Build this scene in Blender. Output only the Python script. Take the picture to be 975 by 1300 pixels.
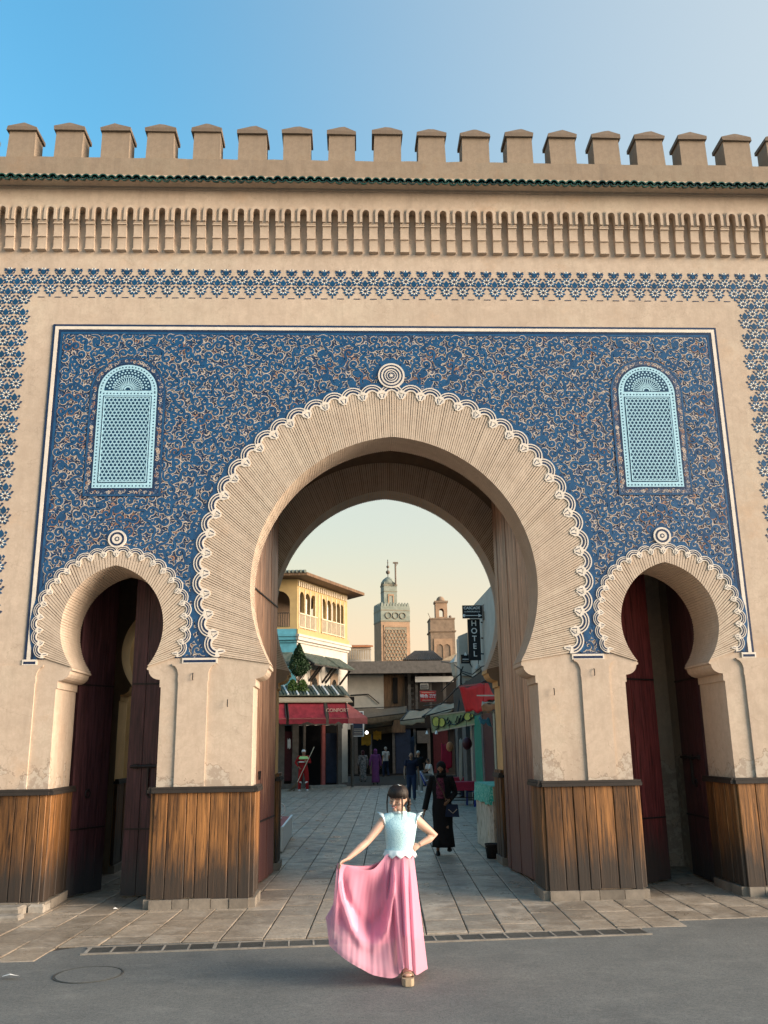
import bpy, bmesh, math, random
from mathutils import Vector, Matrix
from mathutils.geometry import tessellate_polygon
random.seed(7)
R = math.radians; PI = math.pi; sin = math.sin; cos = math.cos
for o in list(bpy.data.objects): bpy.data.objects.remove(o)
sc = bpy.context.scene; col = sc.collection

# ------------------------------------------------------------------ camera, sky, sun, exposure
F_PX = 1126.0; CAM = Vector((0, -12.4, 2.0)); YAW, PITCH, ROLL = R(2.5), R(14.7), R(0.83)
_f = Vector((sin(YAW)*cos(PITCH), cos(YAW)*cos(PITCH), sin(PITCH))); _r = Vector((cos(YAW), -sin(YAW), 0)); _u = _r.cross(_f)
_r2 = _r*cos(ROLL) - _u*sin(ROLL); _u2 = _r*sin(ROLL) + _u*cos(ROLL)
cd = bpy.data.cameras.new('camera'); cam = bpy.data.objects.new('camera', cd); col.objects.link(cam)
cam.matrix_world = Matrix(((_r2.x, _u2.x, -_f.x, CAM.x), (_r2.y, _u2.y, -_f.y, CAM.y), (_r2.z, _u2.z, -_f.z, CAM.z), (0, 0, 0, 1)))
cd.sensor_fit = 'VERTICAL'; cd.sensor_height = 24; cd.lens = 24*F_PX/1300; cd.clip_end = 3000; cd.clip_start = .1
sc.camera = cam
def at(px, py, Y):
    "world point on the vertical plane y=Y seen at photo pixel px, py"
    d = _f*F_PX + _r2*(px-487.5) - _u2*(py-650); t = (Y-CAM.y)/d.y; return CAM + d*t

SUN_EL, SUN_AZ = R(10), R(111)            # azimuth from +Y towards +X
w = bpy.data.worlds.new('World'); sc.world = w; w.use_nodes = True; nt = w.node_tree
sky = nt.nodes.new('ShaderNodeTexSky'); sky.sky_type = 'NISHITA'; sky.sun_disc = False
sky.sun_elevation = SUN_EL; sky.sun_rotation = SUN_AZ; sky.altitude = 400; sky.air_density = 1.8; sky.dust_density = 3.5; sky.ozone_density = 4.5
# dusty dusk horizon: the low sky fades to cream all the way round
tc = nt.nodes.new('ShaderNodeTexCoord'); sx = nt.nodes.new('ShaderNodeSeparateXYZ'); nt.links.new(tc.outputs['Generated'], sx.inputs[0])
rp = nt.nodes.new('ShaderNodeValToRGB'); rp.color_ramp.interpolation = 'EASE'; nt.links.new(sx.outputs[2], rp.inputs[0])
cr = rp.color_ramp; cr.elements[0].position = .06; cr.elements[0].color = (.92,)*3+(1,); cr.elements[1].position = .46; cr.elements[1].color = (0, 0, 0, 1); e_ = cr.elements.new(.26); e_.color = (.56,)*3+(1,)
mx_ = nt.nodes.new('ShaderNodeMix'); mx_.data_type = 'RGBA'; nt.links.new(rp.outputs[0], mx_.inputs[0]); nt.links.new(sky.outputs[0], mx_.inputs[6]); mx_.inputs[7].default_value = (2.3, 1.62, 1.05, 1)
# pale glare of the sky towards the low sun on the right, and a slightly cyan upper sky
tint = nt.nodes.new('ShaderNodeMix'); tint.data_type = 'RGBA'; tint.blend_type = 'MULTIPLY'; tint.inputs[0].default_value = 1; nt.links.new(mx_.outputs[2], tint.inputs[6])
tr_ = nt.nodes.new('ShaderNodeMix'); tr_.data_type = 'RGBA'; tr_.inputs[6].default_value = (.62, .98, .97, 1); tr_.inputs[7].default_value = (1, 1, 1, 1); nt.links.new(rp.outputs[0], tr_.inputs[0]); nt.links.new(tr_.outputs[2], tint.inputs[7])
vd = nt.nodes.new('ShaderNodeVectorMath'); vd.operation = 'DOT_PRODUCT'; nt.links.new(tc.outputs['Generated'], vd.inputs[0]); vd.inputs[1].default_value = (sin(R(80))*cos(R(18)), cos(R(80))*cos(R(18)), sin(R(18)))
gl = nt.nodes.new('ShaderNodeMapRange'); gl.interpolation_type = 'SMOOTHSTEP'; nt.links.new(vd.outputs['Value'], gl.inputs[0]); gl.inputs[1].default_value = .02; gl.inputs[2].default_value = .95; gl.inputs[3].default_value = 0; gl.inputs[4].default_value = .75
gm = nt.nodes.new('ShaderNodeMix'); gm.data_type = 'RGBA'; nt.links.new(gl.outputs[0], gm.inputs[0]); nt.links.new(tint.outputs[2], gm.inputs[6]); gm.inputs[7].default_value = (1.75, 1.72, 1.62, 1)
nt.links.new(gm.outputs[2], nt.nodes['Background'].inputs[0]); nt.nodes['Background'].inputs[1].default_value = 0.112
sl = bpy.data.lights.new('sun', 'SUN'); sl.energy = 2.7; sl.angle = R(45); sl.color = (1, .80, .62)
so = bpy.data.objects.new('sun', sl); col.objects.link(so)
sd = Vector((sin(SUN_AZ)*cos(SUN_EL), cos(SUN_AZ)*cos(SUN_EL), sin(SUN_EL)))
so.rotation_euler = sd.to_track_quat('Z', 'Y').to_euler(); so.location = (30, 30, 30)
sc.view_settings.view_transform = 'Standard'; sc.view_settings.look = 'None'; sc.view_settings.gamma = 1
sc.view_settings.exposure = 2.15

# ------------------------------------------------------------------ materials
class NT:
    def __init__(s, name):
        s.m = bpy.data.materials.new(name); s.m.use_nodes = True; s.t = s.m.node_tree; s.b = s.t.nodes['Principled BSDF']
    def n(s, typ, **kw):
        x = s.t.nodes.new('ShaderNode'+typ)
        for k, v in kw.items():
            if k.startswith('i_'):
                x.inputs[int(k[2:]) if k[2:].isdigit() else k[2:]].default_value = v
            else: setattr(x, k, v)
        return x
    def l(s, a, b): s.t.links.new(a, b)
    def coord(s, scale=(1, 1, 1), rnd=0.0, gen=False):
        tc = s.n('TexCoord'); mp = s.n('Mapping'); mp.inputs['Scale'].default_value = scale
        s.l(tc.outputs['Object'], mp.inputs[0])
        if rnd:
            oi = s.n('ObjectInfo'); mm = s.n('Math', operation='MULTIPLY', i_1=rnd); s.l(oi.outputs['Random'], mm.inputs[0])
            cx = s.n('CombineXYZ'); [s.l(mm.outputs[0], cx.inputs[k]) for k in range(3)]; s.l(cx.outputs[0], mp.inputs['Location'])
        return mp.outputs[0]
    def noise(s, vec, scale, detail=5, rough=.6, dist=0):
        x = s.n('TexNoise'); x.inputs['Scale'].default_value = scale; x.inputs['Detail'].default_value = detail
        x.inputs['Roughness'].default_value = rough; x.inputs['Distortion'].default_value = dist; s.l(vec, x.inputs['Vector']); return x.outputs[0]
    def ramp(s, fac, stops):
        x = s.n('ValToRGB'); cr = x.color_ramp
        while len(cr.elements) < len(stops): cr.elements.new(.5)
        for e, (p, c) in zip(cr.elements, stops):
            e.position = p; e.color = (c, c, c, 1) if isinstance(c, (int, float)) else (*c, 1)
        s.l(fac, x.inputs[0]); return x.outputs[0]
    def mix(s, fac, a, b, mode='MIX'):
        x = s.n('Mix', data_type='RGBA', blend_type=mode)
        if isinstance(fac, (int, float)): x.inputs[0].default_value = fac
        else: s.l(fac, x.inputs[0])
        for k, v in ((6, a), (7, b)):
            if isinstance(v, tuple): x.inputs[k].default_value = (*v, 1)
            else: s.l(v, x.inputs[k])
        return x.outputs[2]
    def bump(s, h, strength=.3, dist=.01):
        x = s.n('Bump'); x.inputs['Strength'].default_value = strength; x.inputs['Distance'].default_value = dist
        s.l(h, x.inputs['Height']); s.l(x.outputs[0], s.b.inputs['Normal'])
    def out(s, colr, rough=.85, spec=.3):
        if isinstance(colr, tuple): s.b.inputs['Base Color'].default_value = (*colr, 1)
        else: s.l(colr, s.b.inputs['Base Color'])
        if isinstance(rough, (int, float)): s.b.inputs['Roughness'].default_value = rough
        else: s.l(rough, s.b.inputs['Roughness'])
        s.b.inputs['Specular IOR Level'].default_value = spec
        return s.m
def mul(c, k): return tuple(min(1, x*k) for x in c)
def simple(name, c, rough=.7, var=.18, scale=6, bump=.15, rnd=.0, spec=.3, metal=0, c2=None):
    m = NT(name); v = m.coord(rnd=7.3); n = m.noise(v, scale)
    cc = m.ramp(n, [(.25, mul(c, 1-var)), (.75, c2 or mul(c, 1+var))])
    if rnd:
        oi = m.n('ObjectInfo'); rr = m.ramp(oi.outputs['Random'], [(0, 1-rnd), (1, 1+rnd)]); cc = m.mix(1, cc, rr, 'MULTIPLY')
    if bump: m.bump(m.noise(v, scale*6, 4), bump, .008)
    m.b.inputs['Metallic'].default_value = metal
    return m.out(cc, rough, spec)
def plaster(name, c, grey=.35, peel=False, scale=1.0):
    m = NT(name); v = m.coord((scale,)*3); c1 = m.mix(m.ramp(m.noise(v, .9, 6, .65), [(.3, 0), (.7, 1)]), mul(c, .86), mul(c, 1.1))
    c1 = m.mix(m.ramp(m.noise(v, 3.3, 8, .7), [(.5, 0), (.8, .5)]), c1, (c[0]*.78, c[1]*.72, c[2]*.68))
    sv = m.coord((2.6, 2.6, .35)); st = m.ramp(m.noise(sv, 2.2, 6, .7), [(.52, 0), (.85, grey)]); c1 = m.mix(st, c1, (.19, .155, .125))
    c1 = m.mix(m.ramp(m.noise(v, .45, 7, .7), [(.50, 0), (.62, .45)]), c1, (c[0]*.92, c[1]*1.0, c[2]*1.0))
    c1 = m.mix(m.ramp(m.noise(v, 1.1, 9, .75), [(.56, 0), (.70, .5)]), c1, (c[0]*1.0, c[1]*.82, c[2]*.66))
    c1 = m.mix(m.ramp(m.noise(m.coord((4, 4, .5)), 1.7, 8, .75), [(.50, 0), (.75, .45)]), c1, (c[0]*.62, c[1]*.60, c[2]*.58))
    c1 = m.mix(m.ramp(m.noise(v, 7.5, 8, .75), [(.42, .38), (.56, 0)]), c1, (c[0]*.72, c[1]*.70, c[2]*.68)); c1 = m.mix(m.ramp(m.noise(v, 5.2, 8, .75), [(.55, 0), (.68, .4)]), c1, mul(c, 1.18))
    fine = m.noise(v, 38, 3, .7); c1 = m.mix(m.ramp(fine, [(.3, .3), (.7, 0)]), c1, mul(c, .7))
    # cracks
    vo = m.n('TexVoronoi', feature='DISTANCE_TO_EDGE'); vo.inputs['Scale'].default_value = .8
    dv = m.n('Vector' + 'Math', operation='ADD'); nn = m.n('TexNoise'); nn.inputs['Scale'].default_value = 2.5; nn.inputs['Detail'].default_value = 6; m.l(v, nn.inputs['Vector'])
    m.l(v, dv.inputs[0]); m.l(nn.outputs[1], dv.inputs[1]); m.l(dv.outputs[0], vo.inputs['Vector'])
    ck = m.ramp(vo.outputs['Distance'], [(0, .22), (.006, 0)]); c1 = m.mix(ck, c1, (.16, .12, .09))
    if peel:
        tc = m.n('TexCoord'); sp = m.n('SeparateXYZ'); ob = m.n('NewGeometry'); m.l(ob.outputs['Position'], sp.inputs[0])
        hz = m.ramp(sp.outputs[2], [(0, 0), (1, 1)])
        mr = m.n('MapRange'); mr.inputs[1].default_value = 1.45; mr.inputs[2].default_value = 2.6; mr.inputs[3].default_value = 1; mr.inputs[4].default_value = 0; m.l(sp.outputs[2], mr.inputs[0])
        pn = m.noise(v, 1.9, 9, .6); mm = m.n('Math', operation='MULTIPLY'); m.l(mr.outputs[0], mm.inputs[0]); m.l(pn, mm.inputs[1])
        pk = m.ramp(mm.outputs[0], [(.425, 0), (.45, .6)]); c1 = m.mix(pk, c1, (.50, .45, .38))
        pk2 = m.ramp(mm.outputs[0], [(.422, 0), (.430, .7), (.442, 0)]); c1 = m.mix(pk2, c1, (.2, .15, .11))
        mn = m.noise(v, 9, 6, .7); m2 = m.n('Math', operation='MULTIPLY'); m.l(mm.outputs[0], m2.inputs[0]); m.l(mn, m2.inputs[1])
        c1 = m.mix(m.ramp(m2.outputs[0], [(.235, 0), (.27, .6)]), c1, (.3, .23, .18))
    bn = m.noise(v, 7, 8, .65); m.bump(bn, .22, .012)
    return m.out(c1, .92, .15)
def wood(name, c, dark, rnd=.3, zdirt_tone=None, scale=1.0, rough=.6, axis=2, spec=.35):
    m = NT(name); s = [16*scale, 16*scale, 16*scale]; s[axis] = .9*scale; v = m.coord(tuple(s), rnd=13.7)
    n = m.noise(v, 1.0, 8, .68, 1.1); cc = m.ramp(n, [(.32, dark), (.46, mul(c, .75)), (.56, c), (.72, mul(c, 1.5))])
    v2 = m.coord((34*scale if axis != 0 else 3, 34*scale, 34*scale if axis != 2 else 1.3), rnd=5); n2 = m.noise(v2, 1, 5, .7, .8)
    cc = m.mix(m.ramp(n2, [(.36, .9), (.50, 0)]), cc, mul(dark, .5))
    oi = m.n('ObjectInfo'); rr = m.ramp(oi.outputs['Random'], [(0, 1-rnd), (1, 1+rnd)]); cc = m.mix(1, cc, rr, 'MULTIPLY')
    if zdirt_tone:  # tone by height: dirt on planks, warm-lit fade on the great door
        g = m.n('NewGeometry'); sp = m.n('SeparateXYZ'); m.l(g.outputs['Position'], sp.inputs[0])
        mr = m.n('MapRange'); mr.inputs[1].default_value = zdirt_tone[0]; mr.inputs[2].default_value = zdirt_tone[1]; mr.inputs[3].default_value = 1; mr.inputs[4].default_value = 0; m.l(sp.outputs[2], mr.inputs[0])
        vw = m.coord((9, 9, 1.0), rnd=37); nn = m.noise(vw, 1.2, 8, .75); sh_ = m.n('Math', operation='MULTIPLY_ADD', i_1=.5, i_2=-.1); m.l(mr.outputs[0], sh_.inputs[0]); mr = sh_; mr_half = m.n('Math', operation='MULTIPLY', i_1=.5); m.l(nn, mr_half.inputs[0]); nn = mr_half.outputs[0]; mm = m.n('Math', operation='MULTIPLY_ADD'); m.l(nn, mm.inputs[0]); mm.inputs[1].default_value = 1.5; m.l(mr.outputs[0], mm.inputs[2])
        cc = m.mix(m.ramp(mm.outputs[0], [(.36, 0), (.62, .92)]), cc, zdirt_tone[2])
    m.bump(n, .5, .01); return m.out(cc, rough, spec)
M = {}
TAN = (.56, .455, .36)
M['plaster'] = plaster('sandy_plaster', TAN, .35, True)
M['plaster_top'] = plaster('weathered_plaster', (.325, .255, .19), 1.0, False, 1.6)
M['plaster_cap'] = plaster('weathered_cap_plaster', (.20, .155, .12), 1.0, False, 1.6); M['plaster_band'] = plaster('cornice_plaster', (.55, .44, .34), .45)
M['voussoir'] = plaster('arch_plaster', (.59, .485, .385), .25, False, 1.2)
M['ochre'] = simple('ochre_sun_glow', (.66, .40, .17), .85, .15, 3, .2); M['joint'] = simple('arch_joint', (.11, .08, .055), .95)  # ochre carries orange sun glow in its colour, for rear jambs and alley wall
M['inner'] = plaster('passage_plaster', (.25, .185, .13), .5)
M['cream'] = simple('cream_glazed_band', (.66, .60, .52), .55, .12, 9)
M['navy'] = simple('navy_glaze', (.006, .020, .065), .35, .3, 8, spec=.5)
M['blue'] = simple('cobalt_glaze', (.007, .052, .155), .32, .35, 5, spec=.5, c2=(.012, .088, .215))
M['tile_cream'] = simple('carved_cream_tile', (.50, .40, .32), .6, .25, 12, c2=(.60, .53, .46))
M['tile_rust'] = simple('rust_tile', (.34, .19, .12), .6, .3, 12)
M['motif_blue'] = simple('motif_blue_glaze', (.006, .055, .135), .3, .35, 14, spec=.5, rnd=.25)
M['motif_navy'] = simple('motif_navy_glaze', (.012, .03, .075), .3, .3, 14, spec=.5)
M['motif_white'] = simple('motif_white_glaze', (.72, .72, .66), .4, .1, 14)
M['win_blue'] = simple('pale_blue_glaze', (.36, .60, .72), .4, .12, 20)
M['win_dark'] = simple('window_teal_dark', (.010, .045, .10), .35, .3, 20)
M['roof_green'] = simple('green_glazed_tile', (.015, .055, .038), .3, .45, 9, spec=.5, rnd=.45)
M['wood'] = wood('varnished_cedar_plank', (.215, .098, .032), (.042, .020, .010), .45, (.1, 1.0, (.030, .026, .023)))
M['trim'] = simple('dark_moulding', (.030, .025, .022), .6)
M['stone'] = simple('plinth_stone', (.20, .175, .145), .9, .3, 5, .5, .2)
M['door_red'] = wood('maroon_painted_door', (.17, .036, .036), (.06, .016, .016), .12, (.0, 1.1, (.05, .04, .035)), rough=.5)
M['door_dark'] = wood('dark_maroon_door', (.080, .032, .038), (.035, .016, .020), .1, (-.1, .8, (.035, .037, .04)), rough=.45)
M['door_wood'] = wood('worn_reddish_door_lit_top', (.50, .30, .20), (.22, .12, .08), .2, (.2, 3.0, (.085, .030, .030)), scale=.8, rough=.45)  # upper planks coloured paler in place of warm sunlight, maroon below
M['iron'] = simple('dark_iron', (.035, .03, .03), .5, .3, 20, metal=.6)
# ground
def asphalt():
    m = NT('asphalt'); v = m.coord()
    c = m.ramp(m.noise(v, .7, 7, .65), [(.32, (.155, .162, .158)), (.68, (.225, .230, .218))])
    c = m.mix(m.ramp(m.noise(v, 34, 5, .8), [(.40, .5), (.52, 0)]), c, (.075, .08, .08)); c = m.mix(m.ramp(m.noise(v, 27, 5, .8), [(.54, 0), (.68, .5)]), c, (.32, .32, .30)); c = m.mix(m.ramp(m.noise(v, 160, 3, .8), [(.42, .55), (.6, 0)]), c, (.045, .046, .044)); c = m.mix(m.ramp(m.noise(v, 90, 3, .8), [(.58, 0), (.72, .55)]), c, (.25, .25, .23))
    c = m.mix(m.ramp(m.noise(v, 2.1, 8, .7), [(.5, 0), (.7, .5)]), c, (.085, .09, .09)); c = m.mix(m.ramp(m.noise(m.coord((1.2, 1.9, 1)), 1.9, 10, .8), [(.52, 0), (.70, .3)]), c, (.32, .315, .285))
    c = m.mix(m.ramp(m.noise(m.coord((1, 3, 1)), 1.3, 8, .7), [(.6, 0), (.8, .4)]), c, (.20, .19, .165))
    m.bump(m.noise(v, 120, 4, .7), .6, .006); return m.out(c, .8, .3)
def slab(name, a, b):
    m = NT(name); v = m.coord(rnd=9.1); c = m.ramp(m.noise(v, 3.0, 8, .7), [(.28, a), (.72, b)])
    c = m.mix(m.ramp(m.noise(v, 30, 4, .7), [(.45, .4), (.62, 0)]), c, mul(a, .6))
    oi = m.n('ObjectInfo'); rr = m.ramp(oi.outputs['Random'], [(0, .78), (1, 1.22)]); c = m.mix(1, c, rr, 'MULTIPLY')
    g = m.n('NewGeometry'); mp = m.n('Mapping'); m.l(g.outputs['Position'], mp.inputs[0]); c = m.mix(m.ramp(m.noise(mp.outputs[0], .55, 6, .7), [(.45, 0), (.75, .6)]), c, (.10, .09, .08))
    c = m.mix(m.ramp(m.noise(mp.outputs[0], 1.3, 9, .75), [(.52, 0), (.64, .6)]), c, (.52, .46, .38))
    rg = m.ramp(m.noise(mp.outputs[0], 2.2, 7, .7), [(.35, .20), (.65, .68)])
    m.bump(m.noise(v, 14, 7, .75), .6, .012); return m.out(c, rg, .45)
M['asphalt'] = asphalt(); M['slab'] = slab('stone_paving_slab', (.25, .20, .15), (.50, .425, .335)); M['mortar'] = simple('paving_joint_dirt', (.06, .052, .045), .95)
M['curb'] = simple('pale_rough_stone', (.27, .245, .21), .9, .35, 6, .7, .15)

# ------------------------------------------------------------------ mesh helpers
WO = {}
class MB:
    def __init__(s): s.v = []; s.f = []; s.mi = []; s.mats = []
    def mid(s, m):
        m = M[m] if isinstance(m, str) else m
        if m not in s.mats: s.mats.append(m)
        return s.mats.index(m)
    def add(s, vs, fs, m):
        b = len(s.v); s.v += [tuple(p) for p in vs]; k = s.mid(m)
        for f in fs: s.f.append(tuple(b+i for i in f)); s.mi.append(k)
        return s
    def hexa(s, p, m):   # p: 4 front (ccw seen from -y) then 4 back
        return s.add(p, [(0, 1, 2, 3), (7, 6, 5, 4), (0, 4, 5, 1), (1, 5, 6, 2), (2, 6, 7, 3), (3, 7, 4, 0)], m)
    def box(s, x0, x1, y0, y1, z0, z1, m):
        return s.hexa([(x0, y0, z0), (x1, y0, z0), (x1, y0, z1), (x0, y0, z1), (x0, y1, z0), (x1, y1, z0), (x1, y1, z1), (x0, y1, z1)], m)
    def obox(s, c, u, v, n, hu, hv, hn, m):
        c, u, v, n = (Vector(a) for a in (c, u, v, n)); P = []
        for k in (-1, 1):
            for a, b in ((-1, -1), (1, -1), (1, 1), (-1, 1)): P.append(c+u*hu*a+v*hv*b+n*hn*k)
        return s.hexa(P, m)
    def bar(s, a, b, w, m, h=None, up=(0, 0, 1)):
        a, b = Vector(a), Vector(b); d = (b-a); L = d.length
        if L < 1e-6: return s
        d /= L; up = Vector(up)
        if abs(d.dot(up)) > .98: up = Vector((1, 0, 0)) if abs(d.x) < .9 else Vector((0, 1, 0))
        x = d.cross(up).normalized(); y = x.cross(d); return s.obox((a+b)/2, d, x, y, L/2, w/2, (h or w)/2, m)
    def poly(s, pts, y, m, holes=()):      # flat polygon in XZ
        loops = [[Vector((p[0], p[1], 0)) for p in pts]]+[[Vector((p[0], p[1], 0)) for p in h] for h in holes]
        fl = [p for L in loops for p in L]; tr = tessellate_polygon(loops)
        return s.add([(p.x, y, p.y) for p in fl], tr, m)
    def prism(s, pts, y0, y1, m, holes=(), side=None):
        s.poly(pts, y0, m, holes); s.poly(pts, y1, m, holes)
        for L in [pts]+list(holes):
            n = len(L); b = [(p[0], y0, p[1]) for p in L]+[(p[0], y1, p[1]) for p in L]
            s.add(b, [(i, (i+1) % n, n+(i+1) % n, n+i) for i in range(n)], side or m)
        return s
    def tube(s, pts, rad, m, n=8, cap=True, sx=1, sy=1):
        P = [Vector(p) for p in pts]; rad = rad if isinstance(rad, (list, tuple)) else [rad]*len(P); vs = []; fs = []
        px = None
        for i, p in enumerate(P):
            d = (P[min(i+1, len(P)-1)]-P[max(i-1, 0)]).normalized()
            if px is None: px = d.cross(Vector((0, 0, 1)) if abs(d.z) < .9 else Vector((0, 1, 0))).normalized()
            else: px = (px-d*px.dot(d)).normalized()
            py = d.cross(px)
            for k in range(n):
                a = 2*PI*k/n; vs.append(p+px*cos(a)*rad[i]*sx+py*sin(a)*rad[i]*sy)
        for i in range(len(P)-1):
            for k in range(n): fs.append((i*n+k, i*n+(k+1) % n, (i+1)*n+(k+1) % n, (i+1)*n+k))
        if cap: fs.append(tuple(range(n))[::-1]); fs.append(tuple((len(P)-1)*n+k for k in range(n)))
        return s.add(vs, fs, m)
    def loft(s, rings, m, cap=True):
        n = len(rings[0]); vs = [p for r in rings for p in r]; fs = []
        for i in range(len(rings)-1):
            for k in range(n): fs.append((i*n+k, i*n+(k+1) % n, (i+1)*n+(k+1) % n, (i+1)*n+k))
        if cap: fs.append(tuple(range(n))[::-1]); fs.append(tuple((len(rings)-1)*n+k for k in range(n)))
        return s.add(vs, fs, m)
    def lathe(s, prof, m, c=(0, 0, 0), n=16):
        return s.loft([[(c[0]+r*cos(2*PI*k/n), c[1]+r*sin(2*PI*k/n), c[2]+z) for k in range(n)] for r, z in prof], m)
    def ball(s, c, r, m, nu=14, nv=9):
        r = (r, r, r) if isinstance(r, (int, float)) else r; rings = []
        for j in range(nv+1):
            t = PI*(j+.02*(j == 0)-.02*(j == nv))/nv; rings.append([(c[0]+r[0]*sin(t)*cos(2*PI*k/nu), c[1]+r[1]*sin(t)*sin(2*PI*k/nu), c[2]-r[2]*cos(t)) for k in range(nu)])
        return s.loft(rings, m)
    def ribbon(s, pts, w, y, m, taper=None):
        n = len(pts); vs = []
        for i, (x, z) in enumerate(pts):
            a = pts[max(i-1, 0)]; b = pts[min(i+1, n-1)]; dx, dz = b[0]-a[0], b[1]-a[1]; L = math.hypot(dx, dz) or 1
            ww = w*(taper(i/(n-1)) if taper else 1)/2; vs += [(x-dz/L*ww, y, z+dx/L*ww), (x+dz/L*ww, y, z-dx/L*ww)]
        return s.add(vs, [(2*i, 2*i+1, 2*i+3, 2*i+2) for i in range(n-1)], m)
    def xf(s, mat):
        s.v = [tuple(mat @ Vector(p)) for p in s.v]; return s
    def build(s, name, parent=None, smooth=False, origin=None, recenter=True):
        me = bpy.data.meshes.new(name); xs = s.v
        base = Vector((0, 0, 0))
        if recenter and xs:
            if origin: base = Vector(origin)
            else: base = Vector(((min(p[0] for p in xs)+max(p[0] for p in xs))/2, (min(p[1] for p in xs)+max(p[1] for p in xs))/2, min(p[2] for p in xs)))
        me.from_pydata([(p[0]-base.x, p[1]-base.y, p[2]-base.z) for p in xs], [], s.f)
        for m in s.mats: me.materials.append(m)
        me.polygons.foreach_set('material_index', s.mi)
        if smooth: me.polygons.foreach_set('use_smooth', [True]*len(me.polygons))
        me.update(); o = bpy.data.objects.new(name, me); col.objects.link(o); WO[o.name] = base
        if parent: o.parent = parent; o.location = base-WO[parent.name]
        else: o.location = base
        return o
def tag(o, label=None, cat=None, group=None, kind=None):
    for k, v in (('label', label), ('category', cat), ('group', group), ('kind', kind)):
        if v: o[k] = v
    return o
def empty(name, loc, label, cat, group=None):
    o = bpy.data.objects.new(name, None); col.objects.link(o); o.location = loc; o.empty_display_size = .2; WO[o.name] = Vector(loc); return tag(o, label, cat, group)
def inst(src, name, loc, parent=None, rot=None, scale=None):
    o = src.copy(); o.name = name; col.objects.link(o); loc = Vector(loc); WO[o.name] = loc
    o.parent = parent; o.location = loc-(WO[parent.name] if parent else Vector((0, 0, 0)))
    if rot is not None: o.rotation_euler = rot
    if scale is not None: o.scale = scale
    return o
def copy_tree(o, parent=None):
    c = o.copy(); col.objects.link(c); c.parent = parent; WO[c.name] = WO.get(o.name, Vector((0, 0, 0)))
    for ch in [x for x in bpy.data.objects if x.parent == o]: copy_tree(ch, c)
    return c
def remesh(o, vox, it=3, fac=.6):
    r = o.modifiers.new('r', 'REMESH'); r.mode = 'VOXEL'; r.voxel_size = vox; r.use_smooth_shade = True
    if it: q = o.modifiers.new('s', 'SMOOTH'); q.iterations = it; q.factor = fac
    bpy.context.view_layer.update(); dg = bpy.context.evaluated_depsgraph_get(); me = bpy.data.meshes.new_from_object(o.evaluated_get(dg))
    mats = list(o.data.materials); o.modifiers.clear(); o.data = me
    if not me.materials and mats: me.materials.append(mats[0])
    me.polygons.foreach_set('use_smooth', [True]*len(me.polygons)); return o
def text(s, size, m, parent, center, rotz=0, name='lettering', ext=.004, sx=1, align='CENTER', tilt=0, font=None):
    cu = bpy.data.curves.new('t', 'FONT'); cu.body = s; cu.size = size; cu.extrude = ext; cu.align_x = align; cu.align_y = 'CENTER'; cu.offset = size*.012
    t = bpy.data.objects.new('t', cu); col.objects.link(t); bpy.context.view_layer.update()
    me = bpy.data.meshes.new_from_object(t.evaluated_get(bpy.context.evaluated_depsgraph_get())); bpy.data.objects.remove(t)
    me.materials.clear(); me.materials.append(M[m]); o = bpy.data.objects.new(name, me); col.objects.link(o); WO[o.name] = Vector(center)
    o.parent = parent; o.location = Vector(center)-(WO[parent.name] if parent else Vector((0, 0, 0))); o.rotation_euler = (R(90), tilt, rotz); o.scale = (sx, 1, 1); return o

# ================================================================== GATE
CX, CL, CR = .68, -3.24, 4.575
gate = empty('city_gate', (CX, 0, 0), 'monumental sandy city gate with three horseshoe arches, blue tiled panel and battlements', 'gate')
TOP = 11.09; XL, XR = -7.4, 8.9
def arc(cx, zc, R_, a, z0, n, side):
    "two-centre arch half: from the base (z0) to the apex; side=+1 right, -1 left"
    t0 = math.asin(max(-1, min(1, (z0-zc)/R_))); t1 = math.acos(max(-1, min(1, a/R_)))
    return [(cx+side*(R_*cos(t0+(t1-t0)*i/n)-a), zc+R_*sin(t0+(t1-t0)*i/n)) for i in range(n+1)]
def arch(cx, zc, R_, a, z0, n): return arc(cx, zc, R_, a, z0, n, 1)+arc(cx, zc, R_, a, z0, n, -1)[::-1][1:]   # right base -> apex -> left base
MAIN = dict(cx=CX, zi=4.2, Ri=2.206, ai=.17, z0=3.1, lip=1.745, jam=1.95, ze=4.39, Re=2.735, ae=0.0, Ro=2.81)
SIDE = dict(zi=3.63, Ri=.88, ai=.18, z0=3.08, lip=.505, jam=.695, ze=3.67, Re=1.02, ae=0.0, Ro=1.08)
def opening(cx, d, grow=0.0, z_base=0.0, dz=0.0):
    "closed outline of a horseshoe doorway with corbelled imposts"
    k = 1 if d is MAIN else .62
    pts = [(d['jam']+grow, z_base), (d['jam']+grow, 2.80), (d['jam']-.03*k+grow, 2.80), (d['jam']-.03*k+grow, 2.90)]
    x0, x1 = d['jam']-.03*k, d['lip']+.015
    for i in range(1, 6): t = i/5*PI/2; pts.append((x1+(x0-x1)*(1-sin(t))+grow, 2.90+.13*(1-cos(t))))
    pts += [(d['lip']-.012+grow, 3.04), (d['lip']-.012+grow, d['z0']-.02)]
    a = arch(0, d['zi'], d['Ri']+grow, d['ai'], d['z0'], 28)
    full = pts+a+[(-x, z) for x, z in pts[::-1]]
    return [(cx+x, z+(dz if z > .5 else 0)) for x, z in full]
o_main = opening(CX, MAIN, .012); o_l = opening(CL, SIDE, .01); o_r = opening(CR, SIDE, .01)
# front wall: one outline that runs round the three doorways
outer = [(XL, 0)]+o_l[::-1]+o_main[::-1]+o_r[::-1]+[(XR, 0), (XR, TOP-.32), (XL, TOP-.32)]
mb = MB(); mb.prism(outer, 0, .62, 'plaster'); mb.build('front_wall', gate)
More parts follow.
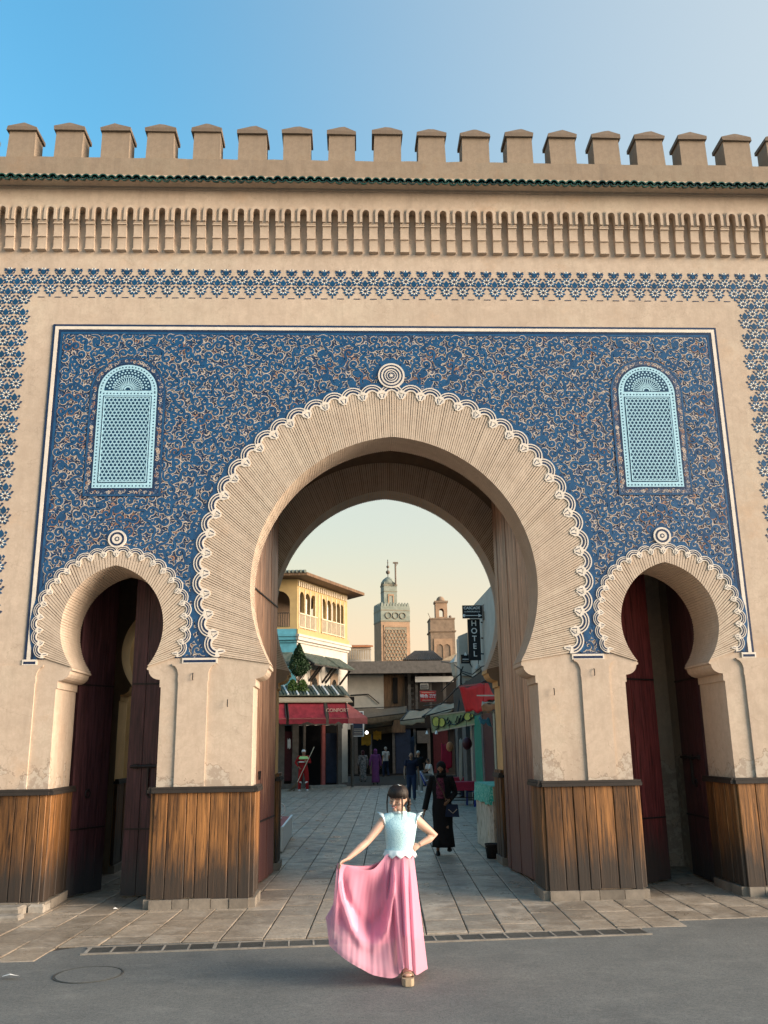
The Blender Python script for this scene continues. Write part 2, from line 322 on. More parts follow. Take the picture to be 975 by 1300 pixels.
# deeper jambs of the side doorways
for cx, a0, a1 in ((CL, -1.35, 1.25), (CR, -1.25, 1.35)):
    o = opening(cx, SIDE, .01); m = MB(); m.prism([(cx+a0, 0)]+o[::-1]+[(cx+a1, 0), (cx+a1, 5.4), (cx+a0, 5.4)], .622, .92, 'plaster'); m.build('doorway_jamb', gate)
# voussoirs
def voussoirs(cx, d, n, depth, y0=-.02, name='voussoir_ring', zi=0, joint=.17):
    m = MB(); A = arch(cx, d['zi']+zi, d['Ri'], d['ai'], d['z0']+zi, 400); B = arch(cx, d['ze']+zi, d['Re'], d['ae'], 3.21+zi, 400)
    def cv(c, t): x = t*(len(c)-1); i = min(int(x), len(c)-2); f = x-i; return (c[i][0]*(1-f)+c[i+1][0]*f, c[i][1]*(1-f)+c[i+1][1]*f)
    rnd = random.Random(3)
    for k in range(n):
        t0, t1 = k/n+joint/n*rnd.uniform(.3, 1), (k+1)/n-joint/n*rnd.uniform(.3, 1); a0, a1, b0, b1 = cv(A, t0), cv(A, t1), cv(B, t0), cv(B, t1); y = y0-rnd.uniform(0, .0025)
        m.hexa([(a0[0], y, a0[1]), (b0[0], y, b0[1]), (b1[0], y, b1[1]), (a1[0], y, a1[1]), (a0[0], depth, a0[1]), (b0[0], depth, b0[1]), (b1[0], depth, b1[1]), (a1[0], depth, a1[1])], 'voussoir')
    A2 = arch(cx, d['zi']+zi, d['Ri']+.007, d['ai'], d['z0']+zi, 60); B2 = B[::7]+[B[-1]]
    jm = MB(); nn = min(len(A2), 80)
    jr = [[(cv(A, i/120)[0]+(cx-cv(A, i/120)[0])*-.004, cv(A, i/120)[1]+.004) for i in range(121)], [cv(B, i/120) for i in range(121)]]
    for i in range(120):
        a0, a1, b0, b1 = jr[0][i], jr[0][i+1], jr[1][i], jr[1][i+1]; jm.add([(a0[0], y0+.012, a0[1]), (b0[0], y0+.012, b0[1]), (b1[0], y0+.012, b1[1]), (a1[0], y0+.012, a1[1])], [(0, 1, 2, 3)], 'joint')
    jm.build('arch_mortar', gate)
    return tag(m.build(name, gate), kind='stuff')
voussoirs(CX, MAIN, 290, .63); voussoirs(CL, SIDE, 96, .925); voussoirs(CR, SIDE, 96, .925)
# scalloped tile trims
def scallops(cx, d, r, n, k):
    B = arch(cx, d['ze'], d['Re']-(.055 if d is MAIN else .035), 0, 3.24, 400); L = len(B)-1; protos = []
    for par in (0, 1):
        m = MB(); y = -.030-.005*par
        def sec(r0, r1, yy, mat, th=.02, a0=-98, a1=98, ns=18):
            pts = [(r1*sin(R(a0+(a1-a0)*i/ns)), r1*cos(R(a0+(a1-a0)*i/ns))) for i in range(ns+1)]+[(r0*sin(R(a0+(a1-a0)*i/ns)), r0*cos(R(a0+(a1-a0)*i/ns))) for i in range(ns, -1, -1)]
            if th: m.prism(pts, yy, yy+th, mat)
            else: m.poly(pts, yy, mat)
        sec(.43*r, r, y, 'cream', .028, -76, 76); sec(.80*r, .90*r, y-.0022, 'navy', 0, -57, 57); sec(.55*r, .70*r, y-.0022, 'navy', 0, -55, 55); m.poly([(-.70*r+.045*r*cos(k*PI/4), .50*r+.045*r*sin(k*PI/4)) for k in range(8)], y-.0024, 'navy')
        for s in (-1, 1):
            m.prism([(s*.38*r, .12*r), (s*.80*r, .16*r), (s*.80*r, -.30*r), (s*.66*r, -.34*r), (s*.50*r, -.12*r), (s*.40*r, -.02*r)], y+.001, y+.026, 'cream')
            m.poly([(s*.55*r, .16*r), (s*.61*r, .16*r), (s*.72*r, -.20*r), (s*.66*r, -.22*r)], y-.0012, 'navy')
        o = m.build('scallop', gate, recenter=False); protos.append(o)
    for q in range(n):
        t = (q+.5)/n*L; i = int(t); a, b = B[max(i-2, 0)], B[min(i+2, L)]; f = t-i; p = (B[i][0]*(1-f)+B[min(i+1, L)][0]*f, B[i][1]*(1-f)+B[min(i+1, L)][1]*f)
        nx, nz = b[1]-a[1], -(b[0]-a[0]); ang = math.atan2(nx, nz)
        if q < 2: o = protos[q]
        else: o = inst(protos[q % 2], 'scallop', (0, 0, 0), gate)
        o.location = Vector((p[0]-.02*sin(ang)*(1 if k == 1 else .5), 0, p[1]-.02*cos(ang)*(1 if k == 1 else .5)))-WO[gate.name]; o.rotation_euler = (0, ang, 0)
scallops(CX, MAIN, .184, 37, 1); scallops(CL, SIDE, .124, 22, 2); scallops(CR, SIDE, .124, 22, 2)
def medallion(x, z, r, rings):
    m = MB(); N = 40
    cir = lambda rr: [(x+rr*cos(2*PI*i/N), z+rr*sin(2*PI*i/N)) for i in range(N)]
    m.prism(cir(r), -.044, -.01, 'cream')
    for k, (a, b) in enumerate(rings): m.poly(cir(a*r), -.0465, 'navy', [cir(b*r)])
    m.poly(cir(.26*r), -.0465, 'navy'); m.poly([(x+(.2 if i % 2 else .1)*r*cos(2*PI*i/16), z+(.2 if i % 2 else .1)*r*sin(2*PI*i/16)) for i in range(16)], -.0485, 'cream')
    m.build('medallion', gate)
medallion(CX, 7.365, .20, [(.86, .76), (.62, .52), (.42, .34)]); medallion(CL, 4.865, .128, [(.78, .56)]); medallion(CR, 4.875, .128, [(.78, .56)])

# ---- blue carved panel
PX0, PX1, PZ0, PZ1 = -4.40, 5.74, 3.19, 8.195
def inside_arch(x, z, g=0.0):
    if math.hypot(x-CX, z-4.39) < 2.72+g: return True
    for c in (CL, CR):
        if math.hypot(x-c, z-3.67) < 1.0+g: return True
    if math.hypot(x-CX, z-7.365) < .17+g: return True
    return False
WINS = ((-3.225, .43), (4.55, .43))
def in_win(x, z, g=.13):
    for c, hw in WINS:
        if abs(x-c) < hw+g and 5.62-g < z < 7.10: return True
        if z >= 7.10 and math.hypot(x-c, z-7.10) < hw+g: return True
    return False
def circ_cut(cx, zc, r, z0, n=70):
    a0 = math.asin((z0-zc)/r); return [(cx+r*cos(a0+(PI-2*a0)*i/n), z0 if i in (0, n) else zc+r*sin(a0+(PI-2*a0)*i/n)) for i in range(n+1)]
pan = [(PX0, PZ0)]+circ_cut(CL, 3.67, 1.0, PZ0)[::-1]+circ_cut(CX, 4.39, 2.70, PZ0)[::-1]+circ_cut(CR, 3.67, 1.0, PZ0)[::-1]+[(PX1, PZ0), (PX1, PZ1), (PX0, PZ1)]
m = NT('carved_panel_ground'); v = m.coord()
cc = m.ramp(m.noise(v, 26, 5, .7, .6), [(.40, (.005, .015, .05)), (.52, (.008, .04, .11)), (.57, (.02, .08, .16)), (.64, (.42, .35, .30))])
cc = m.mix(m.ramp(m.noise(v, 1.5, 6, .7), [(.45, 0), (.8, .35)]), cc, (.02, .05, .18)); m.bump(m.noise(v, 40, 5, .7), .7, .01); M['panel'] = m.out(cc, .45, .5)
mp = MB(); mp.prism(pan, -.008, -.0005, 'panel'); panel = mp.build('blue_tile_panel', gate)
# border lines of the panel
bm_ = MB()
def fr(inset, wd, y, mat):
    x0, x1, z1 = PX0+inset, PX1-inset, PZ1-inset
    bm_.box(x0, x0+wd, y, -.0085, PZ0, z1-wd-.0005, mat); bm_.box(x1-wd, x1, y, -.0085, PZ0, z1-wd-.0005, mat); bm_.box(x0, x1, y, -.0085, z1-wd, z1, mat)
fr(.0, .034, -.014, 'navy'); fr(.0345, .050, -.018, 'cream'); fr(.091, .03, -.013, 'navy'); fr(.122, .035, -.011, 'blue')
bm_.build('panel_border', gate)
b2 = MB()
for a, b in ((PX0-.02, CL-.98), (CL+.98, CX-2.46), (CX+2.46, CR-.98), (CR+.98, PX1+.02)):
    b2.box(a, b, -.020, -.0005, PZ0-.075, PZ0-.001, 'cream'); b2.box(a+.02, b-.02, -.0225, -.0195, PZ0-.062, PZ0-.028, 'navy')
b2.build('panel_foot_border', gate)
# arabesque scrolls in relief, mirrored about the middle of the gate
rnd = random.Random(11); L1 = MB(); L2 = MB(); L3 = MB(); L4 = MB()
def keep(x, z, g=.0): return PX0+.17 < x < PX1-.17 and PZ0+.03 < z < PZ1-.17 and not inside_arch(x, z, .03+g) and not in_win(x, z)
def spiral(x, z, r, a, turn, dr=1.5, n=16):
    return [(x+r*(1-.8*i/n)*cos(a+turn*2*PI*dr*i/n*.62), z+r*(1-.8*i/n)*sin(a+turn*2*PI*dr*i/n*.62)) for i in range(n+1)]
def put(layer, pts, w, y, mat, taper=None):
    seg = []
    for p in pts+[None]:
        if p is not None and keep(*p): seg.append(p)
        else:
            if len(seg) > 3: layer.ribbon(seg, w, y, mat, taper)
            seg = []
def both(layer, pts, w, y, mat, taper=None, sym=True):
    put(layer, pts, w, y, mat, taper)
    if sym: put(layer, [(2*.67-x, z) for x, z in pts], w, y, mat, taper)
cell = .212; nz = int((PZ1-PZ0)/(cell*.80))+2; nx = int((PX1-.67)/cell)+2
tp = lambda t: .45+.75*sin(PI*t)**.5
lf = lambda t: .15+1.1*sin(PI*t)
def both(layer, pts, w, y, mat, taper=None, sym=True):
    pts = [p for p in pts if p[0] > .665]
    if len(pts) > 3: put(layer, pts, w, y, mat, taper); put(layer, [(1.33-x, z) for x, z in pts], w, y-.00011, mat, taper)
def volute(cx, cz, r, a, tr, n=22, turns=1.25): return [(cx+r*(1-.80*(i/n)**.8)*cos(a+tr*2*PI*turns*i/n), cz+r*(1-.80*(i/n)**.8)*sin(a+tr*2*PI*turns*i/n)) for i in range(n+1)]
q_ = 0; c2_ = .115
for j in range(int((PZ1-PZ0)/(c2_*.85))+1):            # small curls of the ground between the big scrolls
    for i in range(int((PX1-.67)/c2_)+1):
        q_ += 1; x = .67+(i+.5*(j % 2))*c2_+rnd.uniform(-.02, .02); z = PZ0+(j+.4)*c2_*.85+rnd.uniform(-.02, .02); a = rnd.uniform(0, 6.28); yy = .0000004*q_
        both(L3, volute(x, z, rnd.uniform(.036, .052), a, rnd.choice((-1, 1)), 12, 1.0), .017, -.0090-yy, ('tile_cream', 'tile_cream', 'tile_rust', 'blue')[q_ % 4], tp)
for j in range(nz):
    for i in range(nx):
        q_ += 1; x = .67+(i+.5*(j % 2))*cell+rnd.uniform(-.03, .03); z = PZ0+(j+.4)*cell*.80+rnd.uniform(-.03, .03); a = rnd.choice((0, 1, 2, 3, 4, 5))*PI/6+rnd.uniform(-.25, .25); tr = 1 if (i+j) % 2 else -1; r = rnd.uniform(.060, .074)
        u = (cos(a), sin(a)); c1 = (x+u[0]*r*1.02, z+u[1]*r*1.02); c2 = (x-u[0]*r*1.02, z-u[1]*r*1.02); yy = .0000009*q_+rnd.uniform(0, .0006)
        S = volute(c1[0], c1[1], r, a+PI, tr)[::-1]+volute(c2[0], c2[1], r, a, tr)[1:]
        both(L1, S, .053, -.0120-yy, 'tile_cream' if rnd.random() < .9 else 'tile_rust', tp); both(L2, S, .035, -.0145-yy, 'blue', tp)
        b = a+PI/2
        for sg in (-1, 1):
            ox, oz = x+sg*cos(b)*.045, z+sg*sin(b)*.045; P = [(ox+sg*cos(b)*.013*k, oz+sg*sin(b)*.013*k) for k in range(5)]
            both(L4, P, .044, -.0165-yy, 'tile_cream', lf); both(L4, P, .027, -.0175-yy, 'blue' if sg > 0 else 'navy', lf)
for L_, nm in ((L1, 'scroll_outline'), (L2, 'scroll_relief'), (L3, 'tendril_relief'), (L4, 'leaf_relief')): tag(L_.build(nm, panel), kind='stuff')
# blue margin that follows the scallops
rim = MB()
for cx, zc, r0, r1 in ((CX, 4.39, 2.80, 2.875), (CL, 3.67, 1.06, 1.12), (CR, 3.67, 1.06, 1.12)):
    a0 = math.asin((PZ0+.01-zc)/r1); P = [(cx+((r0+r1)/2)*cos(a0+(PI-2*a0)*i/80), zc+(r0+r1)/2*sin(a0+(PI-2*a0)*i/80)) for i in range(81)]
    P = [p for p in P if p[1] > PZ0]; rim.ribbon(P, r1-r0, -.0190-(.0006 if cx == CX else 0)-(.0012 if cx == CR else 0), 'blue')
rim.ribbon([(CX+.235*cos(PI*i/20), 7.365+.235*sin(PI*i/20)) for i in range(21)], .09, -.0205, 'blue')
for c, z in ((CL, 4.865), (CR, 4.875)): rim.ribbon([(c+.142*cos(PI*i/16), z+.142*sin(PI*i/16)) for i in range(17)], .05, -.0205, 'blue')
rim.build('arch_margin', panel)
# ---- two blind windows
def window(c, hw):
    z0, zs = 5.62, 7.10
    def outl(g): return [(c-hw-g, z0-g), (c+hw+g, z0-g)]+[(c+(hw+g)*cos(PI*i/28), zs+(hw+g)*sin(PI*i/28)) for i in range(29)]
    f = MB(); f.prism(outl(.125), -.022, -.009, 'panel'); f.poly(outl(.12), -.0235, 'blue', [outl(.095)]); f.poly(outl(.03), -.0235, 'navy', [outl(0)])
    rr = random.Random(5)
    for k in range(150):
        # fine scrolls in the margin
        t = rr.random(); g = .06+rr.uniform(-.015, .015)
        if t < .32: p = (c-hw-g, z0+rr.random()*(zs-z0))
        elif t < .64: p = (c+hw+g, z0+rr.random()*(zs-z0))
        elif t < .76: p = (c+rr.uniform(-hw, hw), z0-g)
        else: a = rr.uniform(0, PI); p = (c+(hw+g)*cos(a), zs+(hw+g)*sin(a))
        f.ribbon(spiral(p[0], p[1], .028, rr.uniform(0, 6), rr.choice((-1, 1)), 1.2, 8), .008, -.0235-.0004*k/150, 'tile_cream' if k % 3 else 'tile_rust')
    win = f.build('blind_window', gate)
    b = MB(); b.poly(outl(0), -.026, 'win_blue'); b.poly([(c-hw+.075, z0+.075), (c+hw-.075, z0+.075), (c+hw-.075, zs-.06), (c-hw+.075, zs-.06)], -.0275, 'win_dark')
    b.poly([(c-(hw-.085), zs+.02), (c+(hw-.085), zs+.02)]+[(c+(hw-.085)*cos(PI*i/28), zs+.02+(hw-.085)*sin(PI*i/28)) for i in range(1, 28)], -.0275, 'win_dark')
    # line of little dots and lines in the frame
    def dots(pts, r=.014):
        for i, (x, z) in enumerate(pts): b.poly([(x+r*cos(PI/2*q), z+r*sin(PI/2*q)) for q in range(4)], -.0275, 'win_dark')
    n = 30; dots([(c-hw+.032, z0+.03+i*(zs-z0)/n) for i in range(n)]); dots([(c+hw-.032, z0+.03+i*(zs-z0)/n) for i in range(n)]); dots([(c-hw+.08+i*.05, z0+.03) for i in range(15)]); dots([(c-hw+.08+i*.05, zs-.025) for i in range(15)])
    dots([(c+(hw-.035)*cos(PI*i/26), zs+(hw-.035)*sin(PI*i/26)) for i in range(27)])
    b.build('window_frame', win)
    # kagome lattice
    l = MB(); X0, X1, Z0, Z1 = c-hw+.095, c+hw-.095, z0+.095, zs-.08; p = .058
    def clip(px, pz, dx, dz):
        t0, t1 = -9, 9
        for q, d, lo, hi in ((px, dx, X0, X1), (pz, dz, Z0, Z1)):
            if abs(d) < 1e-9:
                if not lo < q < hi: return None
                continue
            a, b_ = (lo-q)/d, (hi-q)/d
            if a > b_: a, b_ = b_, a
            t0, t1 = max(t0, a), min(t1, b_)
        return (t0, t1) if t1-t0 > .02 else None
    for fam, ang in enumerate((0, PI/3, 2*PI/3)):
        dx, dz = cos(ang), sin(ang); nxx, nzz = -dz, dx
        for k in range(-40, 41):
            o = (k+.5)*p*.866; px, pz = (X0+X1)/2+nxx*o, (Z0+Z1)/2+nzz*o; t = clip(px, pz, dx, dz)
            if t: l.ribbon([(px+dx*t[0], pz+dz*t[0]), (px+dx*t[1], pz+dz*t[1])], .0098, -.029-.0012*fam, 'win_blue')
    for x0, x1, zz0, zz1 in ((X0-.004, X1+.004, Z0-.006, Z0+.006), (X0-.004, X1+.004, Z1-.006, Z1+.006), (X0-.006, X0+.006, Z0, Z1), (X1-.006, X1+.006, Z0, Z1)):
        l.box(x0, x1, -.034, -.028, zz0, zz1, 'win_blue')
    zc = zs+.03
    for i in range(17):
        a = PI*(i+.5)/17; l.ribbon([(c+.07*cos(a), zc+.07*sin(a)), (c+.19*cos(a), zc+.19*sin(a))], .012, -.030, 'win_blue')
        for rr_, k in ((.225, 0), (.27, .5), (.31, 0)):
            a = PI*(i+k)/17; x, z = c+rr_*cos(a), zc+rr_*sin(a)
            if z > zc: l.poly([(x+.015*cos(q*PI/3), z+.015*sin(q*PI/3)) for q in range(6)], -.030, 'win_blue')
    for r_, w_ in ((.05, .022), (.20, .010)): l.ribbon([(c+r_*cos(PI*i/24), zc+r_*sin(PI*i/24)) for i in range(25)], w_, -.0315, 'win_blue')
    tag(l.build('lattice', win), kind='stuff')
for c, hw in WINS: window(c, hw)

# ---- zellij flower band around the panel (each flower its own piece)
m = MB()
def kite(a, r0, r1, w, mat, cx=0, cz=0, y=-.006):
    c_, s_ = cos(a), sin(a); rm = (r0+r1)/2
    m.prism([(cx+c_*r0, cz+s_*r0), (cx+c_*rm-s_*w, cz+s_*rm+c_*w), (cx+c_*r1, cz+s_*r1), (cx+c_*rm+s_*w, cz+s_*rm-c_*w)], y, -.0005, mat)
m.prism([(.017*cos(PI*i/4), .017*sin(PI*i/4)) for i in range(8)], -.007, -.0005, 'motif_navy')
for i in range(8):
    kite(PI*i/4, .019, .047, .0085, 'motif_white'); kite(PI*i/4+PI/8, .026, .073, .0155, 'motif_blue', y=-.0065)
m.prism([(0, .058), (.026, .083), (.028, .108), (.016, .136), (0, .160), (-.016, .136), (-.028, .108), (-.026, .083)], -.006, -.0005, 'motif_blue')
for s in (-1, 1):
    m.prism([(s*.030, .118), (s*.050, .10), (s*.062, .120), (s*.044, .142)], -.006, -.0005, 'motif_blue'); m.prism([(s*.018, -.066), (s*.040, -.060), (s*.046, -.036), (s*.034, -.040)], -.0062, -.0005, 'motif_navy')
    m.prism([(s*.026, .066), (s*.046, .074), (s*.052, .098), (s*.036, .090)], -.006, -.0005, 'motif_navy')
    m.prism([(s*.052, .036), (s*.072, .030), (s*.084, .052), (s*.064, .060)], -.006, -.0005, 'motif_navy')
m.v = [(p[0]*1.45, p[1]*.6, p[2]*1.22-.01) for p in m.v]; motif = m.build('tile_flower', gate, recenter=False); spots = []
ZP, ZQ = .2525, .172
for j in range(0, 34):
    z = 8.965-j*ZQ
    for i in range(-30, 31):
        x = CX+(i+.5*(j % 2))*ZP
        if -5.47 < x < 6.83:
            top = j < 2; sidea = j >= 2 and (x < -4.84 or x > 6.19)
            if (top or sidea): spots.append((x, z, j))
spots = [s for s in spots if s[1] > 3.6]
first = True; big = [s for s in spots if s[2] < 3 or True]
for k, (x, z, j) in enumerate(big[:299]):
    zz = z
    if k == 0: o = motif; o.location = Vector((x, 0, zz))-WO[gate.name]
    else: inst(motif, 'tile_flower', (x, 0, zz), gate)
rest = big[299:]
if rest:
    m2 = MB(); src = m
    for x, z, j in rest:
        b = len(m2.v); m2.v += [(p[0]+x, p[1], p[2]+z) for p in src.v]; m2.f += [tuple(b+q for q in f) for f in src.f]; m2.mats = src.mats; m2.mi += src.mi
    tag(m2.build('tile_flower', gate), kind='stuff')
bd = MB(); kite_m = bd
for s in (-1, 1): bd.prism([(s*.012, .0), (s*.05, .055), (s*.085, .06), (s*.06, .02)], -.006, -.0005, 'motif_navy'); bd.prism([(s*.008, .035), (s*.035, .062), (s*.012, .07)], -.006, -.0005, 'motif_white')
bd.prism([(0, -.045), (.022, -.01), (.014, .025), (-.014, .025), (-.022, -.01)], -.0062, -.0005, 'motif_blue'); bd.prism([(-.03, -.03), (-.045, .0), (-.03, .012)], -.006, -.0005, 'motif_navy'); bd.prism([(.03, -.03), (.045, .0), (.03, .012)], -.006, -.0005, 'motif_navy')
bud = bd.build('tile_bud', gate, recenter=False); fb = True
for i in range(-25, 25):
    x = CX+i*ZP
    if -5.47 < x < 6.83:
        if fb: bud.location = Vector((x, 0, 9.075))-WO[gate.name]; fb = False
        else: inst(bud, 'tile_bud', (x, 0, 9.075), gate)
m = MB()
for i in range(-24, 25):
    x = CX+i*ZP
    if -4.79 < x < 6.14:
        m.box(x-.05, x+.05, -.005, -.0005, 8.645, 8.657, 'motif_navy')
        x2 = x+ZP/2; m.prism([(x2-.012, 8.66), (x2+.012, 8.66), (x2+.010, 8.70), (x2, 8.73), (x2-.010, 8.70)], -.005, -.0005, 'motif_blue')
m.build('band_edge_tiles', gate)

# ---- cornice: corbels, arcade, roof tiles, parapet, merlons
PITCH_C = .2432; m = MB(); hw = .068
def cprof(y, z0, z1, dy):  # concave bracket rising outward
    return [(y, z0)]+[(y-dy*(1-cos(PI/2*i/5)), z0+(z1-z0)*sin(PI/2*i/5)) for i in range(1, 6)]
def bracket(y0, y1, z0, z1):
    n = 6; R_ = [(-(y0+(y1-y0)*(i/n)**2.2), z0+(z1-z0)*i/n) for i in range(n+1)]
    vs = []; fs = []
    for y, z in R_: vs += [(-hw, y, z), (hw, y, z), (hw, 0.0, z), (-hw, 0.0, z)]
    for i in range(n): b = 4*i; fs += [(b, b+1, b+5, b+4), (b+1, b+2, b+6, b+5), (b+3, b, b+4, b+7)]
    fs += [(0, 3, 2, 1), (4*n, 4*n+1, 4*n+2, 4*n+3)]; m.add(vs, fs, 'plaster_band')
bracket(.075, .105, 9.44, 9.635); m.box(-hw-.006, hw+.006, -.115, 0, 9.44-.012, 9.44+.006, 'plaster_band')
m.box(-hw-.004, hw+.004, -.135, 0, 9.636, 9.652, 'plaster_band'); bracket(.115, .150, 9.653, 9.84); m.box(-hw-.006, hw+.006, -.18, 0, 9.841, 9.858, 'plaster_band')
m.box(-hw-.003, hw+.003, -.172, 0, 9.859, 9.872, 'plaster_band'); m.box(-hw, hw, -.18, 0, 9.873, 9.895, 'plaster_band')
m.v = [(p[0]*.96, p[1]*.68, p[2]) for p in m.v]; corb = m.build('corbel', gate, recenter=False)
arc_m = MB(); ra = (PITCH_C-2*hw)/2; za = 10.06
pts = []; x = XL+.1; k0 = int((XL+.3-CX)/PITCH_C); k1 = int((XR-.3-CX)/PITCH_C); first = True
for k in range(k0, k1+1):
    xc = CX+k*PITCH_C
    if first: corb.location = Vector((xc, 0, 0))-WO[gate.name]; first = False
    else: inst(corb, 'corbel', (xc, 0, 0), gate)
    cxm = xc+PITCH_C/2        # arch centre between corbels
    for (ro, yv, mt) in ((.118, -.200, 'plaster_band'), (.092, -.214, 'plaster_band')):
        pass
# arcade plate: one polygon with arched cut-outs
low = []
for k in range(k0, k1+1):
    xc = CX+k*PITCH_C; low += [(xc-hw, 9.897), (xc+hw, 9.897)]
    if k < k1: cxm = xc+PITCH_C/2; low += [(cxm-ra*cos(PI*i/8), za+ra*sin(PI*i/8)) for i in range(9)]
up = []
for k in range(k1, k0-1, -1):
    xc = CX+k*PITCH_C
    if k < k1: cxm = xc+PITCH_C/2; up += [(cxm+.117*cos(PI*i/8), za+.117*sin(PI*i/8)) for i in range(9)]
    up += [(xc, za)] if k in (k0,) else []
def arcade_strip(r_out, y0, y1, lowcut):
    "row of raised arch bands"
    for k in range(k0, k1):
        cxm = CX+(k+.5)*PITCH_C; N = 10
        o_ = [(cxm+r_out*cos(PI*i/N), za+r_out*sin(PI*i/N)) for i in range(N+1)]+[(cxm-r_out, 9.897), (cxm-ra, 9.897)]+[(cxm-ra*cos(PI*i/N), za+ra*sin(PI*i/N)) for i in range(N+1)]+[(cxm+ra, 9.897), (cxm+r_out, 9.897)]
        arc_m.prism(o_, y0, y1, 'plaster_band')
arcade_strip(.1215, -.188, -.02, 0); arcade_strip(.094, -.232, -.189, 0); 
arc_m.box(XL+.1, XR-.1, -.140, -.001, za+.05, 10.47, 'plaster_band')
for k in range(k0, k1): pass
arcm2 = MB(); 
arc_m.v = [(p[0], p[1]*.68, p[2]) for p in arc_m.v]; arcade = arc_m.build('blind_arcade', gate)
# slots behind the arcade are closed by the wall itself; band above
m = MB(); m.box(XL, XR, -.118, .0, 10.471, 10.50, 'plaster_band'); m.box(XL, XR, -.05, 0, 10.52, TOP-.321, 'plaster_band'); m.build('cornice_band', gate)
# cut slot recess: plate with slots is emulated by the strips above (their openings stay open down to the wall)
TP = .1275; m = MB(); N = 8
for (rr, zo) in ((.066, 0),):
    f = [(-rr*cos(PI*i/N), rr*sin(PI*i/N)) for i in range(N+1)]; g = [(-(rr-.017)*cos(PI*i/N), (rr-.017)*sin(PI*i/N)) for i in range(N+1)]
    rings = []
    vs = [(x, -.345, z+10.50) for x, z in f]+[(x, -.345, z+10.50) for x, z in g]+[(x, .0, z+10.66) for x, z in f]+[(x, .0, z+10.66) for x, z in g]; n = N+1; fs = []
    for i in range(N): fs += [(i, i+1, n+i+1, n+i), (i, 2*n+i, 2*n+i+1, i+1), (n+i, n+i+1, 3*n+i+1, 3*n+i)]
    m.add(vs, fs, 'roof_green')
    f = [(TP/2-.060*cos(PI*i/N), -.052*sin(PI*i/N)+.012) for i in range(N+1)]; g = [(TP/2-.045*cos(PI*i/N), -.036*sin(PI*i/N)+.012) for i in range(N+1)]
    vs = [(x, -.335, z+10.50) for x, z in f]+[(x, -.335, z+10.50) for x, z in g]+[(x, .0, z+10.66) for x, z in f]+[(x, .0, z+10.66) for x, z in g]; fs = []
    for i in range(N): fs += [(i, i+1, n+i+1, n+i), (i, 2*n+i, 2*n+i+1, i+1), (n+i, n+i+1, 3*n+i+1, 3*n+i)]
    m.add(vs, fs, 'roof_green')
rt = m.build('roof_tile', gate, recenter=False); rt.location = Vector((XL+.1, 0, 0))-WO[gate.name]; rr = random.Random(2)
for k in range(1, int((XR-XL-.2)/TP)): inst(rt, 'roof_tile', (XL+.1+k*TP, rr.uniform(-.012, .012), rr.uniform(-.006, .006)), gate)
m = MB(); m.hexa([(XL, -.30, 10.505), (XR, -.30, 10.505), (XR, -.30, 10.515), (XL, -.30, 10.515), (XL, 0, 10.505), (XR, 0, 10.505), (XR, 0, 10.66), (XL, 0, 10.66)], 'plaster_band'); m.build('tile_bed', gate)
m = MB(); nseg = 60; rr = random.Random(9)
bot, upz = [], []
for i in range(nseg+1): x = XL+(XR-XL)*i/nseg; bot.append((x, -.03, 10.60)); upz.append((x, -.03+rr.uniform(-.004, .004), TOP+rr.uniform(-.008, .008)))
b2_ = [(p[0], .72, p[2]) for p in bot]; u2_ = [(p[0], .72, p[2]) for p in upz]; n = nseg+1; vs = bot+upz+b2_+u2_; fs = []
for i in range(nseg): fs += [(i, i+1, n+i+1, n+i), (n+i, n+i+1, 3*n+i+1, 3*n+i), (2*n+i+1, 2*n+i, 3*n+i, 3*n+i+1), (i+1, i, 2*n+i, 2*n+i+1)]
fs += [(0, n, 3*n, 2*n), (n-1, 3*n-1, 4*n-1, 2*n-1)]
m.add(vs, fs, 'plaster_top'); m.build('parapet', gate)
mx = [27, 87, 146, 203, 262, 320, 377, 434, 492, 548, 604, 660, 715, 771, 826, 881, 937]
xs = [at(p, 181+i*1.1, 0).x for i, p in enumerate(mx)]; dxm = (xs[-1]-xs[0])/16; xs = [xs[0]-2*dxm, xs[0]-dxm]+xs+[xs[-1]+dxm, xs[-1]+2*dxm]
for i, x in enumerate(xs):
    rr = random.Random(i+30); hw_, dp, h = .222+rr.uniform(-.010, .010), .36, .50+rr.uniform(-.015, .015); m = MB()
    j = lambda: rr.uniform(-.010, .010)
    m.hexa([(x-hw_+j(), .0, TOP-.03), (x+hw_+j(), .0, TOP-.03), (x+hw_*.97+j(), .01, TOP+h), (x-hw_*.97+j(), .01, TOP+h), (x-hw_, dp, TOP-.03), (x+hw_, dp, TOP-.03), (x+hw_*.97, dp, TOP+h), (x-hw_*.97, dp, TOP+h)], 'plaster_top')
    mo = m.build('merlon', gate); c = MB(); e = .022; zt = TOP+h+.001; a_ = hw_+e; k2 = lambda: rr.uniform(-.012, .012)
    vs = [(x-a_+j(), -.03+j(), zt), (x+a_+j(), -.03+j(), zt), (x+a_, dp+.03, zt), (x-a_, dp+.03, zt), (x-a_+j(), -.03, zt+.065+k2()), (x+a_+j(), -.03, zt+.065+k2()), (x+a_, dp+.03, zt+.065), (x-a_, dp+.03, zt+.065), (x+j()*2-.035, .0, zt+.155+k2()), (x+j()*2+.035, .0, zt+.155+k2()), (x, dp-.03, zt+.16)]
    c.add(vs, [(0, 3, 2, 1), (0, 1, 5, 4), (1, 2, 6, 5), (2, 3, 7, 6), (3, 0, 4, 7), (4, 5, 9, 8), (5, 6, 10, 9), (6, 7, 10), (7, 4, 8, 10), (8, 9, 10)], 'plaster_cap'); c.build('cap', mo)

